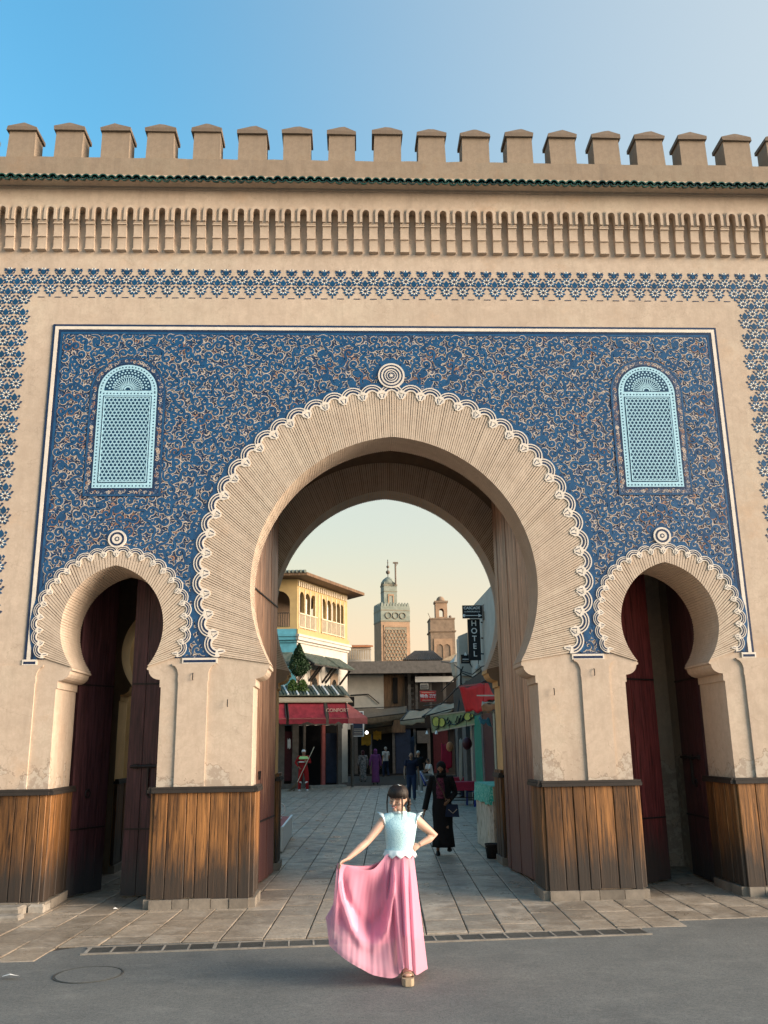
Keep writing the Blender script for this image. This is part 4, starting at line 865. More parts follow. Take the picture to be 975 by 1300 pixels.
m.hexa([(0, -1.5, 4.36), (SP.L, -1.5, 4.36), (SP.L, -1.5, 4.39), (0, -1.5, 4.39), (0, .2, 4.9), (SP.L, .2, 4.9), (SP.L, .2, 4.93), (0, .2, 4.93)], 'corr'); cr_ = pbuild(m, SP, 'corrugated_roof', shop)
m = MB(); m.hexa([(0, -2.2, 4.0), (SP.L, -2.2, 4.0), (SP.L, -2.2, 4.05), (0, -2.2, 4.05), (0, -1.0, 4.35), (SP.L, -1.0, 4.35), (SP.L, -1.0, 4.4), (0, -1.0, 4.4)], 'beige'); pbuild(m, SP, 'awning_cover', shop)
AW = Plane((-8.0, 29.8), (-.2, 31.5)); ar = random.Random(6)
def awn(px0, px1, label, mat='redcloth', txt=None):
    u0, u1 = AW.uz(px0, 920)[0], AW.uz(px1, 920)[0]; a = empty('awning', AW.w((u0+u1)/2, 0, 3.0), label, 'awning', None); n = 10
    vs = []; fs = []
    for i in range(n+1):
        u = u0+(u1-u0)*i/n; s_ = .04*sin(i*PI/n*3)
        for y, z in ((.0, 4.0), (-.35, 3.45-s_*.3), (-.55, 3.25-s_), (-.56, 3.02-s_-.03*cos(i*1.9))): vs.append((u, y, z))
    for i in range(n):
        for k in range(3): b = 4*i+k; fs.append((b, b+4, b+5, b+1))
    m = MB(); m.add(vs, fs, mat); o = pbuild(m, AW, 'canvas', a); sd_ = o.modifiers.new('s', 'SOLIDIFY'); sd_.thickness = .02
    m = MB(); m.bar((u0, -.56, 3.24), (u1, -.56, 3.24), .05, 'pinkred'); m.bar((u0, -.02, 4.0), (u0, -.56, 3.24), .04, 'trim'); m.bar((u1, -.02, 4.0), (u1, -.56, 3.24), .04, 'trim'); pbuild(m, AW, 'frame', a)
    return a, (u0+u1)/2
awn(340, 361, 'dark red awning, partly hidden by the great door leaf'); awn(364.5, 411, 'widest dark red awning, plain and faded, over the sweeper')
a3, uc = awn(414.5, 439, 'red awning with pale lettering and a slanted side flap')
text('CONFORT', .235, 'letter_pale', a3, AW.w(uc, -.33, 3.62), AW.rz, tilt=0, ext=.01)
m = MB(); u1 = AW.uz(439, 920)[0]; m.add([(u1+.02, 0, 4.0), (u1+.02, -.55, 3.25), (u1+1.0, -.3, 3.28), (u1+.02, -.55, 3.0), (u1+1.0, -.3, 2.98)], [(0, 1, 2), (1, 3, 4, 2)], 'pinkred'); o = pbuild(m, AW, 'side_flap', a3); o.modifiers.new('s', 'SOLIDIFY').thickness = .02

# --- trees in front of the terrace building
def foliage(c, rx, rz, n, mat, cone=False, seed=0, size=.09):
    m = MB(); r = random.Random(seed)
    for k in range(n):
        h = r.random(); th = r.uniform(0, 2*PI)
        if cone: z = h*rz*2; rr = rx*1.15*(1-h)**.8*(.45+.55*r.random())*min(1, h*3.2+.25)
        else: z = rz+rz*.98*(2*h-1); rr = rx*math.sqrt(max(0, 1-(2*h-1)**2))*(.6+.4*r.random())
        rr *= 1+.12*sin(th*3+z*4); p = Vector((c[0]+rr*cos(th), c[1]+rr*sin(th), c[2]+z)); a = Vector((r.uniform(-1, 1), r.uniform(-1, 1), r.uniform(-1, 1))).normalized(); b = a.cross(Vector((r.uniform(-1, 1), r.uniform(-1, 1), r.uniform(-1, 1)))).normalized(); s = size*r.uniform(.6, 1.3)
        m.add([p-a*s, p+b*s*.5, p+a*s, p-b*s*.5], [(0, 1, 2, 3)], mat)
    return m
p = at(379, 890, 32.6); tr = empty('clipped_tree', (p.x, p.y, p.z-.3), 'small clipped cone-shaped tree on the shop roof before the corner building', 'tree')
m = MB(); m.tube([(p.x, p.y, p.z-.2), (p.x+.03, p.y, p.z+.8), (p.x, p.y, p.z+1.6)], [.06, .05, .03], 'bark', 8); [m.tube([(p.x, p.y, p.z+.8), (p.x+.3*cos(a), p.y+.3*sin(a), p.z+1.3)], [.03, .015], 'bark', 6) for a in (0, 2, 4)]; m.build('trunk', tr)
foliage((p.x, p.y, at(379, 858, 32.6).z), .62, .80, 5200, 'leaf', True, 1, .055).build('crown', tr)
for i, px in enumerate((371.5, 384)):
    p = at(px, 889, 32.3); b_ = empty('potted_shrub', (p.x, p.y, p.z-.25), ('left' if i == 0 else 'right')+' one of two light green shrubs under the cone-shaped tree', 'shrub', 'shrubs under the clipped tree')
    foliage((p.x, p.y, p.z), .27, .50, 1100, 'leaf_light', False, 3+i, .06).build('crown', b_); m = MB(); m.tube([(p.x, p.y, p.z-.2), (p.x, p.y, p.z+.6)], .025, 'bark', 6); m.build('stem', b_); m = MB(); m.lathe([(.12, -.25), (.17, .0), (.15, 0)], 'terracotta', (p.x, p.y, p.z), 12); m.build('pot', b_)

# --- covered market in the middle
YM = 50.0; mk = empty('covered_market', (3, YM, 0), 'cream walled market building under one long dark flat canopy', 'building')
X = lambda px, Y=YM: at(px, 940, Y).x
Z = lambda py, Y=YM, px=500: at(px, py, Y).z
x0, x1 = X(436), X(586)
m = MB(); m.box(x0-2, X(488), YM, YM+.3, Z(925), Z(856), 'white'); m.build('upper_wall', mk)
m = MB(); m.box(X(488)+.01, X(515), YM+.1, YM+.3, Z(930), Z(856), 'brown'); m.build('wood_panel', mk); m = MB(); m.box(X(500), X(506), YM+.02, YM+.09, Z(893), Z(860), 'dark'); m.build('slot_window', mk)
m = MB(); m.box(X(515)+.01, x1+3, YM+2.5, YM+2.7, Z(940), Z(856), 'dark'); m.build('loggia_wall', mk); m = MB(); m.box(x0-3, x1+5, YM+.8, YM+1, 0, Z(900), 'dark'); m.box(x0-3, x1+5, YM+.3, YM+.8, Z(925)+.01, Z(921), 'dark'); m.build('shade_back_plane', mk)  # near-black planes close behind the posts stand for the unlit depth
m = MB(); m.box(x0-1.5, x1+.6, YM-1.6, YM+4, Z(856), Z(848), 'canopy'); m.box(x0-1.5, x1+.6, YM-1.7, YM-1.61, Z(857), Z(842), 'darkgrey'); m.build('canopy', mk)
m = MB(); m.box(X(528), X(577), YM-.6, YM-.5, Z(867), Z(860), 'sign_white'); m.build('white_valance', mk)
for px, w_ in ((521, .1), (530, .08), (548, .08), (566, .1)): m = MB(); m.box(X(px)-w_, X(px)+w_, YM-.2, YM, Z(905), Z(856), 'darkgrey'); m.build('post', mk)
m = MB(); [m.box(X(519), X(527), YM+.2, YM+.24, Z(868+k*7), Z(865+k*7), 'darkgrey') for k in range(6)]; m.build('shelf_rungs', mk)
m = MB(); m.box(X(441), X(450), YM-.05, YM-.001, Z(896), Z(884), 'dark'); m.build('vent_opening', mk)
m = MB(); m.tube([(X(445), YM-.1, Z(882)), (X(468), YM-.1, Z(881)), (X(482), YM-.1, Z(893))], .035, 'wire', 5); m.tube([(X(441), YM-.1, Z(858)), (X(438), YM-.1, Z(870)), (X(440), YM-.1, Z(905))], .06, 'wire', 5); m.build('pipe', mk)
m = MB(); m.box(x0-3, x1+4, YM-.2, YM+.79, -.05, .06, 'dark'); m.build('floor', mk)
for px, w_, mt in ((452, .12, 'darkgrey'), (471, .08, 'darkgrey'), (500.5, .11, 'darkgrey'), (512, .55, 'bluewall'), (527, .08, 'darkgrey'), (545, .1, 'darkgrey'), (560, .5, 'door_dkred')): m = MB(); m.box(X(px)-w_, X(px)+w_, YM+.4, YM+.6, .1, Z(925), mt); m.build('shop_post', mk)
m = MB(); m.box(X(530), X(546), YM+.3, YM+.34, Z(944), Z(928), 'darkgrey'); m.build('side_board', mk)
# roof clutter: little brick cabin, hipped roof, planks
M['brick_far'] = simple('far_brick', (.42, .26, .15), .9, .3, 6); M['ridge'] = simple('old_roof_tiles', (.18, .14, .11), .9, .3, 8)  # far brick is one base colour, varied only at random
m = MB(); m.box(X(488), X(515), YM+3, YM+5, Z(850), Z(838), 'yellow'); m.box(X(440), X(487), YM+2, YM+5, Z(850), Z(842), 'brick_far'); tag(m.build('roof_parapet', mk), None)
pv = empty('hipped_roof_pavilion', (X(536), YM+4, Z(848)), 'small pavilion with a brown ribbed pyramid roof above the dark canopy', 'pavilion')
m = MB(); Yp = 54; a0, a1, b0, b1, zb, zt2 = at(512, 840, Yp).x, at(562, 840, Yp).x, at(527, 830, Yp+3).x, at(549, 830, Yp+3).x, at(536, 838, Yp).z, at(536, 827, Yp+3).z
m.add([(a0, Yp, zb), (a1, Yp, zb), (a1, Yp+6, zb), (a0, Yp+6, zb), (b0, Yp+3, zt2), (b1, Yp+3, zt2)], [(0, 1, 5, 4), (1, 2, 5), (2, 3, 4, 5), (3, 0, 4), (0, 3, 2, 1)], 'ridge'); m.build('roof', pv)
m = MB()
for k in range(19): t = k/18; m.bar((a0+(a1-a0)*t, Yp-.02, zb+.03), (b0+(b1-b0)*t, Yp+2.98, zt2+.03), .07, 'canopy')
tag(m.build('roof_ribs', pv), kind='stuff'); m = MB(); m.box(a0+.3, a1-.3, Yp+.4, Yp+5, zb-1.6, zb-.01, 'canopy'); m.build('wall', pv)
m = MB(); a0, a1 = at(556, 842, 60).x, at(600, 842, 60).x; zb, zt2 = at(570, 843, 60).z, at(585, 824, 62).z
m.add([(a0-.5, 60, zb), (a1, 60, zb), (a1, 60, zt2), (a0-.5, 66, zb), (a1, 66, zb), (a1, 66, zt2)], [(0, 1, 2), (3, 5, 4), (0, 2, 5, 3), (0, 3, 4, 1)], 'beige'); tag(m.build('tiled_roof'), 'pale sunlit sloping roof between the second tower and the hotel sign', 'roof')
# lower awnings of the market
def cloth(pts, mat, nu=8, nv=6, sag=.12, seed=1, th=.02):
    "4 corners (a,b,c,d) -> sagging, wrinkled sheet"
    a, b, c, d = (Vector(p) for p in pts); r = random.Random(seed); vs = []; ph = [r.uniform(0, 6) for _ in range(4)]
    for j in range(nv+1):
        for i in range(nu+1):
            u, v = i/nu, j/nv; p = a.lerp(b, u).lerp(d.lerp(c, u), v); p.z -= sag*sin(PI*u)*(.5+.5*sin(PI*v))+.035*sin(9*u+ph[0]+3*v)+.02*sin(17*u+ph[1]); vs.append(p)
    fs = [(j*(nu+1)+i, j*(nu+1)+i+1, (j+1)*(nu+1)+i+1, (j+1)*(nu+1)+i) for j in range(nv) for i in range(nu)]
    m = MB(); m.add(vs, fs, mat); return m
def canopy(label, pts, mat, seed, cat='awning', val=.0, poles=True, par=None):
    r = empty('awning', pts[0], label, cat); o = cloth(pts, mat, 14, 6, .10, seed).build('canvas', r, True); o.modifiers.new('s', 'SOLIDIFY').thickness = .03
    m = MB(); P = [Vector(p) for p in pts]; [m.bar(P[i], P[(i+1) % 4], .05, 'trim') for i in range(4)]; m.build('frame', r)
    if val:
        m = cloth([P[0], P[1], P[1]-Vector((0, 0, val)), P[0]-Vector((0, 0, val))], mat, 14, 3, .02, seed+1); m.build('valance', r, True).modifiers.new('s', 'SOLIDIFY').thickness = .015
    return r
canopy('sagging brown sackcloth awning beside the menu board', [at(455, 913, 40), at(517, 905, 40), at(516, 897, 46), at(450, 899, 46)], 'tarp', 2, val=.35)
canopy('small brown lower awning over the yellow cloths', [at(463, 925, 43), at(498, 921, 43), at(500, 912, 46), at(464, 914, 46)], 'tarp', 5, val=.4)
canopy('beige sloping canvas awning in the middle of the street', [at(508, 915, 34), at(539, 911, 34), at(556, 898, 39), at(520, 902, 39)], 'beige', 7, val=.25)
canopy('cream canvas awning behind the green banner', [at(536, 910, 26), at(586, 897, 26), at(600, 888, 30), at(560, 893, 30)], 'beige', 9, val=.0)
def board(name, label, cat, c0, c1, Y, th, mat, rot=0):
    a, b = at(*c0, Y), at(*c1, Y); e = empty(name, ((a.x+b.x)/2, Y, min(a.z, b.z)), label, cat); m = MB(); m.box(min(a.x, b.x), max(a.x, b.x), Y, Y+th, min(a.z, b.z), max(a.z, b.z), mat); m.build('panel', e); return e, a, b
e, a, b = board('menu_board', 'dark green menu board in a pale frame hanging at the awning corner', 'sign', (447, 903), (462, 935), 38, .08, 'sign_white')
m = MB(); m.box(a.x+.06, b.x-.06, 37.97, 37.999, b.z+.06, a.z-.06, 'shutter_green' if 0 else 'bluewall'); m.build('face', e); m = MB(); m.box(a.x+.22, b.x-.15, 37.95, 37.969, a.z-.6, a.z-.12, 'glass'); [m.box(a.x+.1, b.x-.1, 37.955, 37.969, b.z+.12+k*.09, b.z+.15+k*.09, 'glass') for k in range(4)]; m.build('printed_picture', e)
for i, (px0, py0, px1, py1, lb) in enumerate(((459, 931, 471, 946, 'lower mustard yellow cloth hanging in the market entrance'), (474, 928, 484, 939, 'upper yellow cloth hanging right of the larger one'))):
    m = cloth([at(px0, py0, 42), at(px1, py0, 42), at(px1, py1, 42), at(px0, py1, 42)], 'yellowcloth', 8, 6, .03, i); o = tag(m.build('hanging_cloth', None, True), lb, 'cloth'); o.modifiers.new('s', 'SOLIDIFY').thickness = .02
p = at(465.5, 930, 37); m = MB(); M['bulb'] = NT('lit_bulb'); M['bulb'].b.inputs['Emission Color'].default_value = (1, .95, .85, 1); M['bulb'].b.inputs['Emission Strength'].default_value = 1.5; M['bulb'] = M['bulb'].out((.9, .9, .85), .3)
lb_ = empty('lit_bulb', p, 'small lit white bulb beside the menu board', 'lamp'); m.ball(p, .085, 'bulb'); m.build('bulb', lb_, True); m = MB(); m.tube([p+Vector((0, 0, .08)), p+Vector((0, 0, .6))], .012, 'wire', 5); m.build('cord', lb_)
for px, py, Y in ((554, 932, 19.5), (542, 932, 22)):
    p = at(px, py, Y); lb_ = empty('hanging_lamp', p, 'small white lamp under the green banner' if px == 554 else 'dim lamp left of the one under the banner', 'lamp'); m = MB(); m.lathe([(.05, 0), (.05, .04), (.02, .1), (.012, .13)], 'sign_white', p, 10); m.build('shade', lb_); m = MB(); m.tube([p+Vector((0, 0, .12)), p+Vector((0, 0, .45))], .006, 'wire', 5); m.build('cord', lb_)
# red CJK restaurant sign and the small notice above it
e, a, b = board('restaurant_sign', 'red framed restaurant sign with four white characters under the dark canopy', 'sign', (533, 877), (554, 891), 40, .1, 'pinkred')
m = MB(); m.box(a.x+.05, b.x-.05, 39.97, 39.999, b.z+.05, a.z-.05, 'sign_red'); m.box(a.x+.12, b.x-.12, 39.955, 39.969, b.z+.08, b.z+.12, 'letter_pale'); m.box(a.x+.10, b.x-.10, 39.955, 39.969, a.z-.13, a.z-.09, 'letter_pale'); m.build('face', e)
text('\u7279\u8272\u9910\u5385', .235, 'sign_white', e, ((a.x+b.x)/2, 39.96, (a.z+b.z)/2), 0)
e, a, b = board('notice_board', 'small grey notice board hung above the red restaurant sign', 'sign', (533.5, 868), (544, 875), 40.5, .05, 'glass')
m = MB(); m.box(a.x+.04, b.x-.04, 40.48, 40.499, b.z+.04, a.z-.04, 'darkgrey'); [m.box(a.x+.08, b.x-.08, 40.465, 40.479, b.z+.07+k*.05, b.z+.085+k*.05, 'glass') for k in range(3)]; m.build('face', e)

# --- right side: hotel building, shop line, signs
hot = empty('hotel_building', (6, 25, 0), 'cream hotel building on the right with a turquoise tiled bay and small window slots', 'building')
HY = 26; hx0 = at(584, 860, HY).x; zt3 = at(600, 797, HY).z
m = MB(); a_, b_ = at(594, 812, HY), at(599, 838, HY)
m.prism([(hx0, 0), (12, 0), (12, zt3+.3), (hx0+.9, zt3+.3), (hx0+.9, zt3), (hx0, zt3-.35)], HY, HY+.4, 'white', [[(a_.x, b_.z), (b_.x, b_.z), (b_.x, a_.z), (a_.x, a_.z)]]+[[(at(px, 866, HY).x-.09, at(px, 872, HY).z), (at(px, 866, HY).x+.09, at(px, 872, HY).z), (at(px, 866, HY).x+.09, at(px, 864, HY).z), (at(px, 866, HY).x-.09, at(px, 864, HY).z)] for px in (593.5, 605)]); m.build('front_wall', hot)
m = MB(); m.box(hx0+.02, 12, HY+.41, HY+1.0, 0, zt3-.4, 'white'); m.box(hx0+2.5, 12, HY+1, 48, 0, zt3-.4, 'white'); m.build('side_wall', hot)
m = MB(); m.box(at(610, 800, HY).x, at(634, 800, HY).x, HY-.25, HY-.001, at(610, 842, HY).z, at(610, 797, HY).z, 'turq'); t_ = m.build('turquoise_bay', hot)
m = MB()
for k in range(9): xx = at(612+k*2.4, 800, HY).x; m.box(xx, xx+.035, -.28+HY, HY-.251, at(610, 840, HY).z, at(610, 799, HY).z, 'glass')
m.build('bay_ribs', t_)
m = MB(); m.prism([(hx0, at(590, 858, HY).z), (hx0+2.2, at(590, 858, HY).z), (hx0+2.2, at(590, 855, HY).z), (hx0, at(590, 855, HY).z)], HY-.12, HY-.001, 'white'); m.build('string_course', hot)
RW = Plane((4.45, 24.5), (4.10, 4.8)); ra_ = empty('right_shop_row', (4.4, 15, 0), 'dark shop row along the right of the street with a green shutter', 'building')
m = MB(); m.box(-1, RW.L, 0, .3, 2.9, 4.2, 'canopy'); m.box(-1, RW.L, 1.6, 1.8, 0, 4.2, 'dark'); m.box(-1.2, -1.01, -.0, 2, 0, 3.4, 'dark'); 
RW2 = Plane((4.45, 24.5), (4.10, 4.8)); RW2.n = -RW2.n; RW2.mat = Matrix(((RW2.d.x, RW2.n.x, 0, RW2.o.x), (RW2.d.y, RW2.n.y, 0, RW2.o.y), (0, 0, 1, 0), (0, 0, 0, 1)))
m.xf(RW.mat); m.build('shop_wall', ra_)
def ru(px): return RW.uz(px, 960)[0]
for a, b, mt, nm in ((579, 582, 'darkgrey', 'post'), (588, 592.5, 'darkgrey', 'post'), (598, 600, 'glass', 'post'), (600.5, 603, 'darkgrey', 'post'), (603.2, 612, 'shutter_green', 'green_shutter'), (612.2, 614.5, 'darkgrey', 'post'), (615, 627, 'door_dkred', 'dark_red_door'), (627.5, 630, 'beige', 'post')):
    u0, u1 = ru(a), ru(b); m = MB(); m.box(min(u0, u1), max(u0, u1), .0, .25, 0, 2.9, mt); m.xf(RW.mat); m.build(nm, ra_)
m = MB(); m.box(7.5, 12, 4.3, 26, 3.4, 8.0, 'white') if 0 else m.box(5.3, 11, 5.0, HY-.3, 3.5, 7.6, 'white'); tag(m.build('upper_floor_sun_block', ra_), None)  # upper storey added at this height to block low sun from the street
m = MB(); m.box(4.7, 11, -.0+4.3, 4.95, 0, 4.2, 'white'); m.build('end_wall', ra_)
# banner
bn = empty('cafe_banner', at(577, 930, 20), 'faded green banner with yellow swirls and black script, hung across the shops', 'banner'); a, b, c, d = at(549, 929.5, 21), at(605, 919, 18.5), at(604, 901.5, 18.5), at(547, 909, 21)
BP = Plane((a.x, a.y), (b.x, b.y)); m = MB(); m.add([a, b, c, d], [(0, 1, 2, 3)], 'greenish'); o = m.build('cloth', bn); o.modifiers.new('s', 'SOLIDIFY').thickness = .03
m = MB(); [m.bar(p, q, .045, 'beige') for p, q in ((a, b), (b, c), (c, d), (d, a))]; m.build('frame', bn)
m = MB(); off = -BP.n*.035
def bpt(u, v): return a.lerp(b, u).lerp(d.lerp(c, u), v)+off
for cu_, cv_, rr_, mt in ((.13, .60, .11, 'banner_yellow'), (.26, .50, .10, 'banner_yellow'), (.84, .62, .10, 'banner_yellow'), (.93, .62, .05, 'banner_yellow')):
    P = [bpt(cu_+rr_*.8*cos(t*PI/8), cv_+rr_*2.9*sin(t*PI/8)) for t in range(16)]; b0_ = len(m.v); m.add(P, [tuple(range(16))], mt); m.tube([p+off*.3 for p in P]+[P[0]+off*.3], .013, 'sign_black', 5)
for k, (u0, v0, u1, v1) in enumerate(((.36, .35, .44, .55), (.40, .2, .47, .45), (.44, .5, .50, .25), (.52, .25, .60, .3), (.56, .35, .62, .75), (.60, .2, .66, .6), (.64, .25, .70, .8), (.68, .3, .75, .7), (.72, .35, .79, .85), (.1, .1, .2, .35), (.36, .6, .41, .75))):
    m.tube([bpt(u0, v0), bpt((u0+u1)/2, (v0+v1)/2-.08), bpt(u1, v1)], .02, 'sign_black', 5)
m.build('script', bn)
# red canopy
rc = empty('red_canopy', at(605, 880, 15), 'bright red canvas canopy hanging over the right hand shops', 'canopy')
o = cloth([at(591, 903, 17), at(614, 903, 15.5), at(616, 868, 15.5), at(583, 872.5, 17)], 'redbright', 12, 8, .03, 3).build('drop', rc, True); o.modifiers.new('s', 'SOLIDIFY').thickness = .02
o = cloth([at(614, 892, 15.4), at(640, 884, 12), at(640, 865, 12.4), at(615.5, 868, 15.4)], 'redbright', 12, 8, .02, 4).build('drop', rc, True); o.modifiers.new('s', 'SOLIDIFY').thickness = .02
m = MB(); m.bar(at(606, 883, 14.8), at(640, 883, 11.9), .04, 'glass'); m.bar(at(583, 872, 17.05), at(616, 867.5, 15.55), .05, 'pinkred'); m.build('pole', rc)
# striped umbrella awning below
sa = empty('fringed_awning', at(622, 895, 11), 'small orange and cream fringed awning below the red canopy', 'awning'); o = cloth([at(611, 895, 11), at(640, 889, 10), at(640, 887, 12), at(612, 892, 12)], 'beige', 8, 4, .02, 8).build('canvas', sa, True); o.modifiers.new('s', 'SOLIDIFY').thickness = .02
m = cloth([at(611, 896, 11), at(640, 890, 10), at(640, 902, 10), at(613, 903, 11)], 'terracotta', 10, 4, .01, 9); m.build('valance', sa, True).modifiers.new('s', 'SOLIDIFY').thickness = .015
m = MB(); pa, pb = at(613, 903, 10.98), at(640, 902, 9.98)
for k in range(16): q = pa.lerp(pb, (k+.5)/16); m.add([q+Vector((-.03, 0, 0)), q+Vector((.03, 0, 0)), q+Vector((0, 0, -.07))], [(0, 1, 2)], 'beige')
m.build('fringe', sa)
m = MB(); pa = at(606, 911, 12); m = cloth([at(607, 911, 12), at(622, 913, 12), at(625, 922, 12), at(609, 917, 12)], 'turq', 6, 4, .02, 10); tag(m.build('hanging_cloth', None, True), 'pale blue cloth hanging in shade under the fringed awning', 'cloth').modifiers.new('s', 'SOLIDIFY').thickness = .01
# hotel signs
hs = empty('hotel_sign', at(600, 838, 22), 'tall black hanging sign reading HOTEL in white letters', 'sign'); HYs = 22.0; a, b = at(593.5, 786, HYs), at(611, 838, HYs); m = MB(); m.box(a.x, b.x, HYs, HYs+.14, b.z, a.z, 'sign_black'); m.build('panel', hs)
for k, ch in enumerate('HOTEL'): q = at(601.5+k*.45, 791.5+k*9.7, HYs-.01); text(ch, .30, 'sign_white', hs, (q.x, HYs-.01, q.z), 0, 'letter', sx=1.0)
for py in (790, 810, 830): q = at(611, py, HYs+.07); m = MB(); m.tube([q, q+Vector((.5, .3, 0))], .028, 'iron', 6); m.build('bracket', hs)
cs = empty('arrow_sign', at(600, 784, 21.8), 'black arrow sign above the HOTEL sign, lettered CASCADE', 'sign'); a, b = at(587, 768.5, 21.8), at(612.5, 784.5, 21.8); m = MB(); m.box(a.x, b.x, 21.8, 21.93, b.z, a.z, 'sign_black'); m.build('panel', cs)
q = at(599, 772, 21.8); text('CASCADE', .145, 'sign_white', cs, (q.x, 21.79, q.z), 0); q = at(599.6, 776.6, 21.8); text('LA PANORAMIQUE', .072, 'sign_white', cs, (q.x, 21.79, q.z), 0)
m = MB(); p, q = at(590, 781.5, 21.79), at(608, 781.5, 21.79); m.box(p.x, q.x, 21.785, 21.799, p.z-.012, p.z+.012, 'sign_white'); m.prism([(q.x-.02, p.z-.07), (q.x+.12, p.z), (q.x-.02, p.z+.07)], 21.785, 21.799, 'sign_white'); m.prism([(p.x-.02+.06*cos(k), p.z+.06*sin(k)) for k in range(6)], 21.785, 21.799, 'sign_white'); m.build('arrow', cs)
e, a, b = board('box_sign', 'white topped box sign just right of the arrow sign', 'sign', (613, 767.5), (628, 786), 21.5, .3, 'ridge'); m = MB(); q = at(620, 776, 21.5); m.box(a.x+.03, b.x-.03, 21.47, 21.499, q.z, a.z-.03, 'sign_white'); m.build('face', e); m = MB(); m.prism([(a.x+.25, b.z+.12), (b.x-.05, b.z+.2), (a.x+.25, b.z+.26)], 21.48, 21.499, 'sign_white'); m.build('arrow', e)
e, a, b = board('small_black_sign', 'small black plaque left of the foot of the HOTEL sign', 'sign', (585, 831), (597, 842), 22.3, .1, 'sign_black'); m = MB(); q = at(591, 831.5, 22.3); m.prism([(q.x-.06, q.z-.02), (q.x+.06, q.z-.02), (q.x, q.z+.12)], 22.28, 22.38, 'sign_white'); m.box(a.x+.06, b.x-.06, 22.285, 22.299, b.z+.14, b.z+.17, 'sign_white'); m.box(a.x+.06, b.x-.06, 22.285, 22.299, b.z+.07, b.z+.09, 'glass'); m.build('print', e)
q = at(607.5, 850, 23); wl = empty('street_lantern', q, 'white topped street lantern on the hotel wall below the HOTEL sign', 'lantern'); m = MB(); m.lathe([(.02, -.25), (.10, -.2), (.14, .0), (.16, .02), (.05, .16), (.02, .22)], 'glass', q, 6); m.build('glass', wl); m = MB(); m.tube([q+Vector((0, 0, .2)), q+Vector((.1, .5, .5)), q+Vector((.15, 2.9, .45))], .02, 'iron', 6); m.build('bracket', wl)
m = MB(); q = at(580, 850, 30); m.lathe([(.03, -.5), (.22, -.3), (.30, .3), (.34, .32), (.1, .6), (.05, .7)], 'glass', q, 6); wl = empty('street_lantern', q, 'pale lantern at the right end of the dark canopy', 'lantern'); m.build('glass', wl); m = MB(); m.tube([q+Vector((0, 0, .6)), q+Vector((.6, -.2, .9)), q+Vector((1.1, .0, .6))], .03, 'iron', 6); m.build('bracket', wl)
# overhead cables
for i, P in enumerate(([(586, 852, 24), (600, 856, 23), (612, 846, 20), (634, 842, 12)], [(586, 854, 24), (600, 860, 23.5), (613, 851, 20), (634, 846, 12)], [(560, 878, 30), (572, 866, 28), (584, 856, 24), (588, 846, 24)], [(585, 856, 24), (584, 880, 24), (581, 905, 22)], [(560, 840, 38), (574, 842, 32), (585, 850, 24), (586, 880, 24)], [(538, 896, 32), (560, 894, 28), (586, 868, 20)], [(594, 838, 25), (600, 848, 25.5), (606, 841, 25), (610, 852, 25)], [(597, 878, 19), (612, 866, 16), (622, 860, 13)])):
    m = MB(); m.tube([at(*p) for p in P], .022 if i < 2 else .028, 'wire', 5); tag(m.build('overhead_cable'), ['upper of two cables looping to the right arch', 'lower of two cables looping to the right arch', 'cable rising from the dark canopy to the lantern', 'cable dropping down the hotel corner to the banner', 'cable running over the end of the dark canopy', 'slack cable from the restaurant sign to the red canopy', 'short curled cable on the wall below the HOTEL sign', 'thin stay above the red canopy'][i], 'cable')
# --- far minarets
M['min_green'] = simple('green_tile_frieze', (.20, .235, .19), .7, .25, 1.2, .3, c2=(.30, .32, .27)); M['min_brick'] = simple('minaret_brick', (.36, .235, .15), .9, .22, 1.0, .4); M['min_net'] = simple('carved_net_panel', (.22, .20, .15), .9, .3, 2); M['min_brick2'] = simple('old_minaret_brick', (.25, .18, .125), .95, .3, 1.5, .6)
def tower(name, label, Y, fx0, fx1, sx0, ytop, ybands, lant, mats, seed=0):
    e = empty(name, at((fx0+fx1)/2, 940, Y), label, 'minaret'); D = (at(fx1, 800, Y)-at(fx0, 800, Y)).length; a, b = at(fx0, 800, Y).x, at(fx1, 800, Y).x; rot = -.18 if sx0 < fx0 else 0
    return e, a, b, D
e, a, b, D = tower('tall_minaret', 'tall square minaret with green tile top, lantern stage and ball finial', 110, 484, 521, 475, 768, None, None, None)
zz = lambda py, Y=110: at(500, py, Y).z
ro = Matrix.Translation(Vector((a, 110, 0))) @ Matrix.Rotation(-R(0), 4, 'Z')
TD = 5.6; P_ = Plane((a-.45, 112.2), (b, 110))   # front turned a little so that its left flank shows
def tb(u0, u1, y0, y1, z0, z1, mt, nm, par=e, pl=None): m = MB(); m.box(u0, u1, y0, y1, z0, z1, mt); return pbuild(m, pl or P_, nm, par)
P_ = Plane((a, 110.0), (b, 110.9)); W_ = P_.L; lf_ = Plane((at(475, 800, 113.6).x, 113.6), (a, 110.0))
M4 = [(a, 110.0), (b, 110.9), (b-1.6, 115), (at(475, 800, 113.6).x, 113.6)]
def quadtower(P4, z0, z1, mt, nm, grow=0.0, par=e):
    cx_ = sum(p[0] for p in P4)/4; cy_ = sum(p[1] for p in P4)/4; Q = [(cx_+(p[0]-cx_)*(1+grow), cy_+(p[1]-cy_)*(1+grow)) for p in P4]
    m = MB(); m.hexa([(Q[0][0], Q[0][1], z0), (Q[1][0], Q[1][1], z0), (Q[1][0], Q[1][1], z1), (Q[0][0], Q[0][1], z1), (Q[3][0], Q[3][1], z0), (Q[2][0], Q[2][1], z0), (Q[2][0], Q[2][1], z1), (Q[3][0], Q[3][1], z1)], mt); m.build(nm, par); return Q
